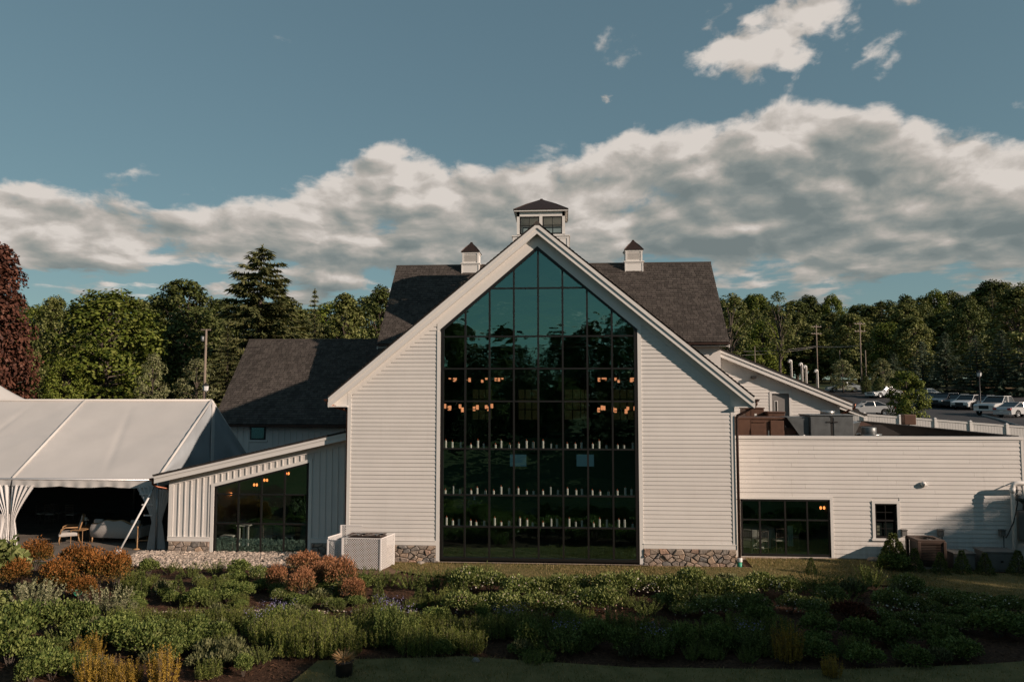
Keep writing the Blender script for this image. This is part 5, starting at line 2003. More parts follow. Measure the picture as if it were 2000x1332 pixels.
# service gear along the flat wing wall
M['acbrown'] = mat('condenser_paint', (.085, .055, .042), .5, metal=.3, var=.25, vscale=3)
M['acgrey'] = mat('utility_box_paint', (.16, .15, .135), .6, var=.2, vscale=3)


def condenser(px, pyb, W, lab):
    p = atY(px, pyb, FY - 1.0)
    t = thing('condenser', lab, 'air conditioner', (p.x, FY - 1.0, 0.08))
    h = .98
    MB().bbox(-W, W, -W, W, 0, .08, .01).build('base_pan', M['concrete'], t)
    MB().bbox(-W + .05, W - .05, -W + .05, W - .05, .1, h - .1, .03).build('coil', M['iron'], t)
    for sx in (-1, 1):
        for sy in (-1, 1):
            MB().bbox(sx * W - .05, sx * W + .05, sy * W - .05, sy * W + .05, .08, h - .05, .015).build('corner_post', M['acbrown'], t)
    for k in range(14):
        z = .14 + k * (h - .28) / 13
        MB().box(-W + .02, W - .02, -W - .012, -W + .0, z, z + .018).build('louvre_slat', M['acbrown'], t)
        MB().box(W - .0, W + .012, -W + .02, W - .02, z, z + .018).build('louvre_slat', M['acbrown'], t)
    m = MB()
    n = 32
    for k in range(n):
        a0, a1 = 2 * PI * k / n, 2 * PI * (k + 1) / n
        def sq(a):
            c, s = math.cos(a), math.sin(a)
            q = W * 1.06 / max(abs(c), abs(s))
            return (c * q, s * q)
        r = W * .78
        o0, o1 = sq(a0), sq(a1)
        i0, i1 = (r * math.cos(a0), r * math.sin(a0)), (r * math.cos(a1), r * math.sin(a1))
        m.add([(*o0, h), (*o1, h), (*i1, h), (*i0, h), (*o0, h - .1), (*o1, h - .1), (*i1, h - .14), (*i0, h - .14)], [(0, 1, 2, 3), (1, 0, 4, 5), (3, 2, 6, 7)])
    m.build('top_shroud', M['acbrown'], t)
    for k in range(4):
        r = W * (.2 + .17 * k)
        MB().tube([(r * math.cos(a), r * math.sin(a), h - .015) for a in np.linspace(0, 2 * PI, 25)], .006, 4, False).build('guard_ring', M['iron'], t)
    for k in range(3):
        a = 2 * PI * k / 3
        c, s = math.cos(a), math.sin(a)
        MB().slab((.06 * c, .06 * s, h - .12), (W * .7 * c + .1 * s, W * .7 * s - .1 * c, h - .16), (W * .7 * c - .14 * s, W * .7 * s + .14 * c, h - .10), (.06 * c - .05 * s, .06 * s + .05 * c, h - .09), .004).build('fan_blade', M['iron'], t)
    MB().box(-.12, .12, -W - .02, -W - .012, h - .09, h - .05).build('name_plate', M['tag'], t)


condenser(1809, 1100, .42, 'brown air conditioning condenser by the flat wing wall')


def util_box(px0, px1, h, lab, Yo=-.9):
    a, b = atY(px0, 1090, FY + Yo), atY(px1, 1090, FY + Yo)
    t = thing('utility_box', lab, 'utility box', ((a.x + b.x) / 2, FY + Yo, .05))
    w = (b.x - a.x) / 2
    MB().bbox(-w, w, -.32, .32, .0, h, .02).build('cabinet', M['acgrey'], t)
    MB().bbox(-w - .03, w + .03, -.35, .35, h, h + .05, .015).build('lid', M['acgrey'], t)
    MB().box(-w + .06, w - .06, -.335, -.32, .08, h - .06).build('door', M['acgrey'], t)
    MB().bbox(-.04, .04, -.36, -.33, h * .5, h * .6, .005).build('latch', M['iron'], t)


util_box(1853, 1895, .52, 'low grey utility cabinet right of the condenser')
util_box(1913, 1978, .62, 'wide grey transformer cabinet at the right end of the wing', -1.1)


def wall_box(px, py, lab, drop, w=.09):
    p = atY(px, py, FY - .04)
    t = thing('electrical_box', lab, 'electrical box', p)
    MB().bbox(-w, w, -.13, 0, -.10, .10, .012).build('box', M['acgrey'], t)
    MB().bbox(-w - .015, w + .015, -.16, .0, .10, .13, .01).build('hood', M['acgrey'], t)
    pts = [(w * .6, -.06, -.1), (w * .6, -.05, -drop * .6), (w * .6 + .06, -.08, -drop * .9), (w * .6 + .3, -.3, -drop)]
    MB().tube(pts, .014, 6).build('conduit', M['iron'], t, True)


wall_box(1764, 1040, 'grey electrical box with whip beside the sash window', .75)
wall_box(1835, 1040, 'grey electrical box above the condenser', .75)
wall_box(1955, 1040, 'dark electrical box in the shade near the white pipe', .85)
# white service pipe with elbow
p = atY(1983, 1080, FY - .45)
q = atY(1983, 944, FY - .45)
t = thing('service_pipe', 'white upright service pipe with elbow at the wing end', 'pipe', (p.x, p.y, 0))
pts = [(0, 0, -.05), (0, 0, q.z - .16), (.02, 0, q.z - .06), (.08, 0, q.z), (.2, 0, q.z + .01), (1.2, .02, q.z + .02)]
MB().tube(pts, .075, 12).build('pipe', M['trim'], t, True)
MB().lathe([(.09, 0), (.09, .16)], 12, (0, 0, q.z - .32)).build('coupling', M['trim'], t, True)
MB().tube([(.3, -.05, q.z), (.3, .3, q.z), (.3, .42, q.z)], .02, 6).build('bracket', M['iron'], t)
MB().tube([(.14, -.02, q.z - .1), (.12, -.05, q.z - .7), (-.05, -.08, q.z - 1.3), (-.28, -.1, q.z - 1.75), (-.35, -.1, q.z - 1.85)], .02, 6).build('cable', M['iron'], t, True)
MB().bbox(.22, .95, .1, .42, .9, 1.9, .03).build('meter_cabinet', M['acgrey'], t)
MB().tube([(.55, .2, 1.9), (.55, .2, 2.15), (.4, .2, 2.3), (.2, .1, 2.35)], .11, 10).build('duct', M['galv'], t, True)

# lattice enclosure in front of the hall's left corner
M['lattice'] = mat('white_vinyl_lattice', (.66, .635, .61), .5)
lat = thing('lattice_screen', 'white diagonal lattice screen around the condensers at the hall corner', 'screen', (0, 0, 0))


def lattice(p0, p1, z0, z1, step=.080, wdt=.019, zfun=None):
    p0, p1 = Vector(p0), Vector(p1)
    L = (p1 - p0).length
    u = (p1 - p0).normalized()
    nrm = Vector((u.y, -u.x))
    m = MB()
    H = z1 - z0
    for sg, off in ((1, .0), (-1, .008)):
        c = -H
        while c < L + H:
            # line x - sg*z = c  clipped to the panel
            lo, hi = 0.0, H
            pts = []
            for z in (0.0, H):
                x = c + z if sg > 0 else c + H - z
                pts.append((x, z))
            (xa, za), (xb, zb) = pts
            def clipx(xa, za, xb, zb):
                if xa > xb:
                    xa, za, xb, zb = xb, zb, xa, za
                if xb < 0 or xa > L:
                    return None
                if xa < 0:
                    t = (0 - xa) / (xb - xa)
                    xa, za = 0, za + (zb - za) * t
                if xb > L:
                    t = (L - xa) / (xb - xa)
                    xb, zb = L, za + (zb - za) * t
                return xa, za, xb, zb
            r = clipx(xa, za, xb, zb)
            if r and abs(r[2] - r[0]) > .02:
                xa, za, xb, zb = r
                a = p0 + u * xa
                b = p0 + u * xb
                w = wdt * .72
                o = nrm * off
                m.slab((a.x + o.x, a.y + o.y, z0 + za - w), (b.x + o.x, b.y + o.y, z0 + zb - w), (b.x + o.x, b.y + o.y, z0 + zb + w), (a.x + o.x, a.y + o.y, z0 + za + w), .005)
            c += step
    return m


A, B, C_, D = (-7.98, -1.25), (-7.42, -1.45), (-6.10, -1.50), (-5.86, -.62)
for a, b, z1, z0, nm in ((A, B, 1.02, .12, 'lattice_panel'), (B, C_, 1.12, .12, 'lattice_panel'), (C_, D, 1.12, .10, 'lattice_panel'), ((-7.75, -.55), (-7.0, -.55), 1.38, .9, 'lattice_panel'),
                         (A, (-7.75, -.55), 1.1, .12, 'lattice_panel')):
    o = lattice(a, b, z0, z1).build(nm, M['lattice'], lat)
    o['kind'] = 'stuff'
    MB().slab((a[0], a[1] - .02, z1 - .005), (b[0], b[1] - .02, z1 - .005), (b[0], b[1] + .02, z1 - .005), (a[0], a[1] + .02, z1 - .005), -.03).build('top_rail', M['lattice'], lat)
for x, y, z in ((*A, 1.04), (*B, 1.14), (*C_, 1.14), (*D, 1.16), (-7.75, -.55, 1.40)):
    MB().bbox(x - .03, x + .03, y - .03, y + .03, -.02, z, .008).build('post', M['lattice'], lat)
# condensers inside it
for i, x in enumerate((-7.05, -6.42)):
    t = thing('condenser', 'brown condenser inside the lattice screen, %s' % ('left' if i == 0 else 'right'), 'air conditioner', (x, -.85, .05), 0, 'condensers inside the lattice')
    w, h = .30, 1.10
    MB().bbox(-w, w, -w, w, 0, h - .06, .02).build('casing', M['acbrown'], t)
    m = MB()
    n = 24
    for k in range(n):
        a0, a1 = 2 * PI * k / n, 2 * PI * (k + 1) / n
        def sq2(a):
            c, s = math.cos(a), math.sin(a)
            q = w * 1.04 / max(abs(c), abs(s))
            return (c * q, s * q)
        r = w * .82
        o0, o1 = sq2(a0), sq2(a1)
        i0, i1 = (r * math.cos(a0), r * math.sin(a0)), (r * math.cos(a1), r * math.sin(a1))
        m.add([(*o0, h), (*o1, h), (*i1, h), (*i0, h), (*i1, h - .1), (*i0, h - .1)], [(0, 1, 2, 3), (3, 2, 4, 5)])
    m.build('top_shroud', M['acbrown'], t)
    for k in range(2):
        a = PI / 4 + k * PI / 2
        MB().tube([(w * math.cos(a), w * math.sin(a), h + .01), (-w * math.cos(a), -w * math.sin(a), h + .01)], .012, 5).build('guard_bar', M['steel'], t)
    MB().lathe([(.05, h - .06), (.05, h + .0), (.03, h + .02)], 10).build('motor', M['steel'], t, True)

# ------------------------------------------------------------------ white vinyl fence
M['vinyl'] = mat('white_vinyl', (.66, .64, .61), .45, var=.04)
fp = []
for px, py, dep in ((1615, 800, 50), (1688, 805, 49.6), (1757, 810, 49.4), (1826, 815.5, 49.2), (1895, 821, 49), (1966, 826.5, 48.8), (2040, 832, 48.6), (2115, 838, 48.4)):
    p = atY(px, py, dep - 26.4)
    fp.append(p)
fence = thing('vinyl_fence', 'white vinyl privacy fence with square capped posts along the lot', 'fence')
for i, p in enumerate(fp):
    MB().bbox(p.x - .075, p.x + .075, p.y - .075, p.y + .075, p.z - 2.0, p.z - .06, .008).build('post', M['vinyl'], fence)
    m = MB()
    m.add([(p.x - .10, p.y - .10, p.z - .06), (p.x + .10, p.y - .10, p.z - .06), (p.x + .10, p.y + .10, p.z - .06), (p.x - .10, p.y + .10, p.z - .06), (p.x, p.y, p.z + .02)],
          [(3, 2, 1, 0), (0, 1, 4), (1, 2, 4), (2, 3, 4), (3, 0, 4)])
    m.build('post_cap', M['vinyl'], fence)
for a, b in zip(fp, fp[1:]):
    d = Vector((b.x - a.x, b.y - a.y, 0))
    u = d.normalized()
    n = Vector((-u.y, u.x, 0)) * .04
    L = d.length
    def P(s, z, o):
        s_ = s / L
        return (a.x + u.x * s + n.x * o, a.y + u.y * s + n.y * o, a.z + (b.z - a.z) * s_ + z)
    for z0, z1 in ((-.22, -.10), (-1.95, -1.80)):
        MB().add([P(.08, z0, -1), P(L - .08, z0, -1), P(L - .08, z1, -1), P(.08, z1, -1), P(.08, z0, 1), P(L - .08, z0, 1), P(L - .08, z1, 1), P(.08, z1, 1)],
                 [(0, 1, 2, 3), (5, 4, 7, 6), (3, 2, 6, 7), (1, 0, 4, 5)]).build('rail', M['vinyl'], fence)
    k = 12
    for j in range(k):
        s0 = .08 + (L - .16) * j / k
        s1 = .08 + (L - .16) * (j + 1) / k - .012
        MB().add([P(s0, -1.8, -.4), P(s1, -1.8, -.4), P(s1, -.22, -.4), P(s0, -.22, -.4), P(s0, -1.8, .4), P(s1, -1.8, .4), P(s1, -.22, .4), P(s0, -.22, .4)],
                 [(0, 1, 2, 3), (5, 4, 7, 6), (0, 3, 7, 4), (2, 1, 5, 6)]).build('fence_board', M['vinyl'], fence)

# ------------------------------------------------------------------ vehicles
M['tyre'] = mat('tyre_rubber', (.015, .015, .015), .85)
M['rim'] = mat('alloy_rim', (.45, .45, .46), .3, metal=.9)
M['carglass'] = mat('car_glass', (.012, .014, .016), .06, spec=.8)
M['lampred'] = mat('tail_lamp', (.35, .02, .015), .2)
M['lampclear'] = mat('head_lamp', (.6, .6, .6), .12, spec=.8)
M['blacktrim'] = mat('black_plastic', (.018, .018, .018), .6)
CARPAINT = {}


def paint(c):
    k = tuple(c)
    if k not in CARPAINT:
        CARPAINT[k] = mat('car_paint', c, .28, metal=.25, coat=.8)
    return CARPAINT[k]


def car(kind, lab, p, rz, col, group='cars parked in the lot'):
    """side profile lofted across the width, separate glasshouse, lamps and wheels; the car faces -X in its own frame"""
    if kind == 'sedan':
        L, Wd, base = 4.75, 1.80, .22
        lower = [(-2.37, .42), (-2.33, .68), (-1.35, .86), (-.95, .93), (.0, .95), (1.55, .99), (2.25, .95), (2.37, .72), (2.33, .42)]
        cab = [(-1.0, .92), (-.30, 1.36), (.15, 1.43), (.75, 1.42), (1.75, .98)]
        wb = (-1.42, 1.35)
        rw = .33
    elif kind == 'suv':
        L, Wd, base = 4.7, 1.88, .28
        lower = [(-2.33, .48), (-2.30, .82), (-1.55, 1.02), (-1.1, 1.06), (.0, 1.08), (1.9, 1.10), (2.28, 1.05), (2.34, .8), (2.30, .46)]
        cab = [(-1.15, 1.05), (-.45, 1.58), (.0, 1.66), (1.45, 1.66), (2.2, 1.08)]
        wb = (-1.42, 1.38)
        rw = .37
    else:
        L, Wd, base = 5.8, 2.0, .42
        lower = [(-2.88, .58), (-2.88, 1.0), (-2.75, 1.14), (-1.5, 1.24), (-1.1, 1.26), (.0, 1.27), (1.3, 1.27), (1.35, 1.24), (2.85, 1.24), (2.9, 1.1), (2.88, .6)]
        cab = [(-1.2, 1.25), (-.45, 1.82), (.0, 1.92), (1.0, 1.92), (1.35, 1.26)]
        wb = (-1.95, 1.75)
        rw = .42
    t = thing({'sedan': 'parked_car', 'suv': 'parked_suv', 'pickup': 'pickup_truck'}[kind], lab, {'sedan': 'car', 'suv': 'car', 'pickup': 'truck'}[kind], p, rz, group)
    hw = Wd / 2
    # lower body with wheel arches
    prof = list(lower)
    bot = [(lower[-1][0] - .05, base + .05)]
    for wx in (wb[1], wb[0]):
        R_ = rw + .07
        for a in np.linspace(0, PI, 9):
            bot.append((wx + R_ * math.cos(a), max(base, rw + R_ * math.sin(a) * 1.0)))
    bot.append((lower[0][0] + .05, base + .05))
    outline = prof + bot
    n = len(outline)
    secs = [(-hw, .035), (-hw + .05, .0), (-hw * .5, -.02), (hw * .5, -.02), (hw - .05, .0), (hw, .035)]
    m = MB()
    k0 = len(m.v)
    for (yy, ins) in secs:
        for i, (x, z) in enumerate(outline):
            top = i < len(prof)
            q = 1 - .03 * (abs(yy) / hw) ** 2 if top else 1
            m.v.append((x * (q if top else 1), yy, z - (ins if top else -ins * 0)))
    for s in range(len(secs) - 1):
        for i in range(n):
            a, b = s * n + i, s * n + (i + 1) % n
            m.f.append((a, b, b + n, a + n))
    m.f.append(tuple(range(n - 1, -1, -1)))
    m.f.append(tuple(range((len(secs) - 1) * n, len(secs) * n)))
    pm = paint(col)
    body = m.build('body', pm, t)
    # glasshouse: dark glass volume with a painted roof and pillars
    m = MB()
    inn = .14
    nc = len(cab)
    lo = [(x, z) for x, z in cab]
    zb, zt = cab[0][1], max(z for _, z in cab)
    def yat(z):
        return hw - .06 - inn * (z - zb) / (zt - zb)
    for sg in (-1, 1):
        for x, z in lo:
            m.v.append((x, sg * yat(z), z))
    for i in range(nc - 1):
        m.f.append((i, i + 1, nc + i + 1, nc + i))
    m.f.append(tuple(range(nc)))
    m.f.append(tuple(range(2 * nc - 1, nc - 1, -1)))
    m.build('windows', M['carglass'], t)
    m = MB()
    r0, r1 = [c for c in cab if c[1] > zt - .12][0], [c for c in cab if c[1] > zt - .12][-1]
    m.bbox(r0[0] - .05, r1[0] + .08, -yat(zt) - .015, yat(zt) + .015, zt - .045, zt + .02, .02)
    m.build('roof', pm, t)
    for sg in (-1, 1):
        pl = [(cab[0], r0), (cab[-1], r1), (((cab[0][0] + cab[-1][0]) / 2 + .1, zb), ((r0[0] + r1[0]) / 2 + .15, zt - .02))]
        for (a, b) in pl:
            MB().tube([(a[0], sg * (yat(a[1]) + .012), a[1]), (b[0], sg * (yat(b[1]) + .012), b[1])], .035, 5).build('pillar', pm, t)
        MB().bbox(cab[0][0] + .25, cab[0][0] + .42, sg * (hw + .03) - .07, sg * (hw + .03) + .07, zb + .02, zb + .17, .03).build('mirror', pm, t)
        fx, rx = lower[0][0], lower[-1][0]
        MB().bbox(fx - .02, fx + .30, sg * (hw - .22) - .2, sg * (hw - .22) + .2, lower[1][1] - .14, lower[1][1] + .0, .03).build('headlight', M['lampclear'], t)
        MB().bbox(rx - .16, rx + .05, sg * (hw - .18) - .17, sg * (hw - .18) + .17, lower[-2][1] - .02, lower[-2][1] + .16, .03).build('tail_light', M['lampred'], t)
        for wx in wb:
            w = MB().lathe([(rw * .62, -.11), (rw * .95, -.11), (rw, -.07), (rw, .07), (rw * .95, .11), (rw * .62, .11)], 20, caps=False).build('wheel', M['tyre'], t, True)
            w.rotation_euler = (R(90), 0, 0)
            w.location = (wx, sg * (hw - .12), rw)
            rm = MB()
            for k in range(5):
                a = 2 * PI * k / 5
                rm.slab((.03 * math.cos(a + 1.2), .03 * math.sin(a + 1.2), .0), (rw * .62 * math.cos(a + .16), rw * .62 * math.sin(a + .16), .03),
                        (rw * .62 * math.cos(a - .16), rw * .62 * math.sin(a - .16), .03), (.03 * math.cos(a - 1.2), .03 * math.sin(a - 1.2), .0), .02)
            rm.lathe([(rw * .66, -.04), (rw * .66, .05), (rw * .58, .05), (rw * .58, -.04)], 20, caps=False)
            rm.lathe([(.0, .03), (rw * .16, .03), (rw * .16, -.03)], 10, caps=False)
            rim = rm.build('rim', M['rim'], w)
            rim.location = (0, 0, .07 if sg < 0 else -.07)
            if sg > 0:
                rim.rotation_euler = (PI, 0, 0)
    fx, rx = lower[0][0], lower[-1][0]
    MB().bbox(fx - .03, fx + .1, -hw * .45, hw * .45, lower[0][1] + .05, lower[1][1] - .02, .02).build('grille', M['blacktrim'], t)
    MB().bbox(fx - .05, fx + .12, -hw + .1, hw - .1, base + .02, lower[0][1] + .06, .04).build('front_bumper', pm if kind != 'suv' else M['blacktrim'], t)
    MB().bbox(rx - .12, rx + .05, -hw + .1, hw - .1, base + .02, lower[-1][1] + .1, .04).build('rear_bumper', pm, t)
    MB().box(rx + .052, rx + .056, -.18, .18, lower[-1][1] + .12, lower[-1][1] + .24).build('number_plate', M['tag'], t)
    if kind == 'pickup':
        MB().box(1.45, 2.82, -hw + .12, hw - .12, 1.20, 1.245).build('bed_floor', M['blacktrim'], t)
    return t


def car_px(kind, lab, px, py, rz, col):
    p = at_ground(px, py)
    return car(kind, lab, (p.x, p.y, ground_z(p.x, p.y) + .03), R(rz), col)


car_px('sedan', 'silver sedan parked just beyond the shed wing eave', 1695, 812, -4, (.55, .55, .54))
car_px('sedan', 'pale silver sedan parked at the far end of the lot', 1647, 766, -8, (.48, .52, .53))
car_px('sedan', 'silver car half hidden behind the little round tree', 1727, 777, 20, (.42, .44, .45))
car_px('sedan', 'blue grey car showing its roof right of the little tree', 1805, 781, 30, (.25, .30, .32))
car_px('sedan', 'black car in the shade right of the little tree', 1822, 790, 32, (.012, .012, .014))
car_px('suv', 'dark grey suv first in the right row of parked cars', 1846, 795, 35, (.035, .037, .042))
car_px('suv', 'black suv between dark grey suv and white suv', 1868, 797, 36, (.010, .010, .012))
car_px('suv', 'white suv in the middle of the right row', 1893, 800, 38, (.62, .61, .59))
car_px('suv', 'black suv behind the white pickup truck', 1918, 800, 38, (.012, .012, .014))
car_px('pickup', 'white pickup truck facing the fence in the right row', 1950, 811, 36, (.66, .65, .63))
car_px('sedan', 'silver hatchback parked tail out at the right edge', 1990, 815, 205, (.50, .50, .50))

# kerb, poles, wires, lamps
M['kerb'] = mat('concrete_kerb', (.30, .28, .26), .85, var=.2)
pts = [atZ(1920 + 25 * i, 818 + 4.0 * i, 3.35) for i in range(6)]
kb = MB().tube([(p.x, p.y, ground_z(p.x, p.y) + .06) for p in pts], .13, 6).build('kerb', M['kerb'])
label(kb, 'pale curving kerb at the right edge of the lot', None, None, 'structure')
M['polewood'] = mat('weathered_pole', (.24, .19, .15), .9, var=.3, vscale=4, stretch=(4, 4, .4))
M['wire'] = mat('wire', (.30, .28, .26), .6)


def pole(px, top, bot, Y, lab, arm=True, r=.13):
    p = atY(px, top, Y)
    b = atY(px, bot, Y)
    gz = min(ground_z(p.x, Y), b.z)
    t = thing('utility_pole', lab, 'pole', (p.x, Y, gz), R(10))
    h = p.z - gz
    MB().tube([(0, 0, -.3), (0, 0, h)], [r, r * .7], 8).build('post', M['polewood'], t, True)
    if arm:
        for k, z in enumerate((h - .4, h - 1.6)):
            MB().box(-.9, .9, -.06, .06, z - .06, z + .06).build('crossarm', M['polewood'], t)
            for x in (-.8, -.3, .3, .8):
                MB().lathe([(.03, 0), (.05, .04), (.02, .12)], 6, (x, 0, z + .06)).build('insulator', M['trim'], t)
    return p


a = pole(1594, 634, 750, 104, 'tall utility pole with crossarms above the gooseneck flues')
b = pole(1679, 628, 720, 96, 'tall utility pole in front of the sunlit woods')
pole(1690, 684, 730, 90, 'short bare pole right of the tall utility pole', False, .1)
c = pole(1474, 676, 705, 100, 'short pole just above the shed wing roof', False, .1)
pole(1640, 684, 750, 100, 'thin bare pole behind the pale shrubs', False, .06)
for i, (z0, z1) in enumerate(((686, 676), (694, 678))):
    p0, p1, p2 = atY(1440, z0, 104), atY(1594, z1, 104), atY(1679, 675, 96)
    pts = []
    for s in np.linspace(0, 1, 9):
        pts.append(p0.lerp(p1, s) - Vector((0, 0, 1.2 * s * (1 - s))))
    for s in np.linspace(0.1, 1, 7):
        pts.append(p1.lerp(p2, s) - Vector((0, 0, .6 * s * (1 - s))))
    w = MB().tube(pts, .035, 4, False).build('overhead_wire', M['wire'])
    label(w, '%s of the two overhead wires before the woods' % ('upper' if i == 0 else 'lower'), 'wire', 'overhead wires')
# pole with transformer left
p = atY(402, 643, 40)
t = thing('transformer_pole', 'utility pole with grey transformer can beyond the tent', 'pole', (p.x, 40, ground_z(p.x, 40)))
h = p.z - ground_z(p.x, 40)
MB().tube([(0, 0, -.2), (.05, 0, h)], [.15, .1], 8).build('post', M['polewood'], t, True)
MB().box(-.45, .45, -.05, .05, h - .12, h).build('crossarm', M['polewood'], t)
MB().lathe([(.14, 0), (.16, .05), (.16, .42), (.10, .5)], 12, (-.2, -.18, h - 1.15)).build('transformer', M['galv'], t, True)
MB().tube([(.05, 0, h - 1.6), (.8, -.3, h - 1.25)], .03, 6).build('brace', M['polewood'], t)


def street_lamp(px, top, bot, Y, lab):
    p = atY(px, top, Y)
    b = atY(px, bot, Y)
    t = thing('lamp_post', lab, 'lamp post', (p.x, Y, min(b.z, ground_z(p.x, Y))))
    h = p.z - t.location.z
    MB().tube([(0, 0, 0), (0, 0, .8), (0, 0, h - .7)], [.11, .07, .055], 8).build('post', M['iron'], t, True)
    MB().lathe([(.08, h - .72), (.20, h - .62), (.24, h - .28), (.10, h - .24)], 8).build('lantern', M['lampclear'], t)
    MB().lathe([(.28, h - .27), (.10, h - .08), (.02, h)], 8).build('lantern_cap', M['iron'], t)


street_lamp(1912, 723, 775, 56, 'black lantern lamp post behind the parked cars')
street_lamp(402, 747, 800, 30, 'black lantern lamp post beyond the tent ridge')
# grassy bank and woodpile colours at the lot's far edge are ground cover
M['bankgrass'] = mat('bank_grass', (.085, .10, .03), .95, col2=(.05, .065, .02), vscale=1.5, bump=.8, bscale=20)  # two greens mixed at random over the bank
sheet('grass_bank', 'green grassy bank beyond the far parked car', [(38, 92.5), (52, 84), (66, 82), (70, 104), (40, 108)], M['bankgrass'], .10, 2.5, ground_z)
sheet('soil_bank', 'reddish bare soil bank behind the far cars', [(52, 82), (62, 80.5), (66, 81.8), (56, 83.6)], M['soil'], .25, 1.5, lambda x, y: ground_z(x, y) + .9 * max(0, (y - 80.5) / 3))

# ------------------------------------------------------------------ trees
def unit(a):
    return a / np.maximum(np.linalg.norm(a, axis=-1, keepdims=True), 1e-9)


def leaf_quads(P, A, N, L, Wd, fold=0.15):
    A = unit(A)
    S = unit(np.cross(N, A))
    N2 = np.cross(A, S)
    L = np.broadcast_to(L, len(P))[:, None]
    Wd = np.broadcast_to(Wd, len(P))[:, None]
    mid = P + N2 * L * fold * .4
    return np.stack([P - A * L * .5, mid + S * Wd * .5 - A * L * .06, P + A * L * .5, mid - S * Wd * .5 - A * L * .06], 1)


def deciduous(name, seed, H=10.0, RC=3.2, z0=.22, clumps=70, per=95, leaf=.26, crown='round', bark=None, leaves=None, lean=.0, trunk_r=.018, gap=0.0):
    rng = np.random.default_rng(seed)
    m = MB()
    tr = [(rng.normal(0, .012) * H * t, rng.normal(0, .012) * H * t + lean * t * H, t * H * .86) for t in np.linspace(0, 1, 7)]
    tr[0] = (0, 0, -.2)
    rad = [H * trunk_r * (1.25 if i == 0 else 1 - .85 * i / 6) for i in range(7)]
    m.tube(tr, rad, 8)
    V = []
    zb = z0 * H
    for k in range(clumps):
        u = (k + rng.random()) / clumps
        h = zb + (H - zb) * (u ** .9)
        t = (h - zb) / (H - zb)
        if crown == 'round':
            rm = RC * math.sqrt(max(.02, 1 - (2 * t - .9) ** 2 / 1.25)) if t > .3 else RC * (.72 + .75 * t)
        elif crown == 'oval':
            rm = RC * (math.sin(PI * min(1, t * .88 + .10))) ** .75
        else:
            rm = RC * (1 - t * .85) * (.65 + .5 * t + .35)
        a = k * 2.39996 + rng.normal(0, .35)
        r = rm * (.30 + .62 * math.sqrt(rng.random()))
        c = np.array([r * math.cos(a), r * math.sin(a), h - .04 * H * (r / max(rm, .1))])
        cr = RC * rng.uniform(.20, .36) * (1 - .3 * t)
        n = int(per * rng.uniform(.55, 1.4))
        d = unit(rng.normal(0, 1, (n, 3)) + np.array([0, 0, .35]))
        rr = cr * (.45 + .6 * rng.random((n, 1)) ** .6)
        P = c + d * rr * np.array([1.15, 1.15, .72])
        out = unit(P - np.array([0, 0, zb + (H - zb) * .4]))
        N = unit(d * .5 + out * .35 + np.array([0, 0, .55]) + rng.normal(0, .38, (n, 3)))
        A = unit(np.cross(N, rng.normal(0, 1, (n, 3))) + np.array([0, 0, -.25]))
        V.append(leaf_quads(P, A, N, leaf * rng.uniform(.6, 1.25, n), leaf * rng.uniform(.45, .8, n)))
        if k % 2 == 0 or t < .4:
            s = max(.14, .25 + .5 * t * .9) * H * .86
            s = min(s, c[2] - .05 * H)
            m.tube([(0, lean * s, s), (c[0] * .45, c[1] * .45, s + (c[2] - s) * .62), tuple(c)], [H * .0055, H * .004, H * .0014], 5, False)
    return m.mesh(name + '_trunk', bark, True), quads(name + '_crown', np.concatenate(V), leaves)


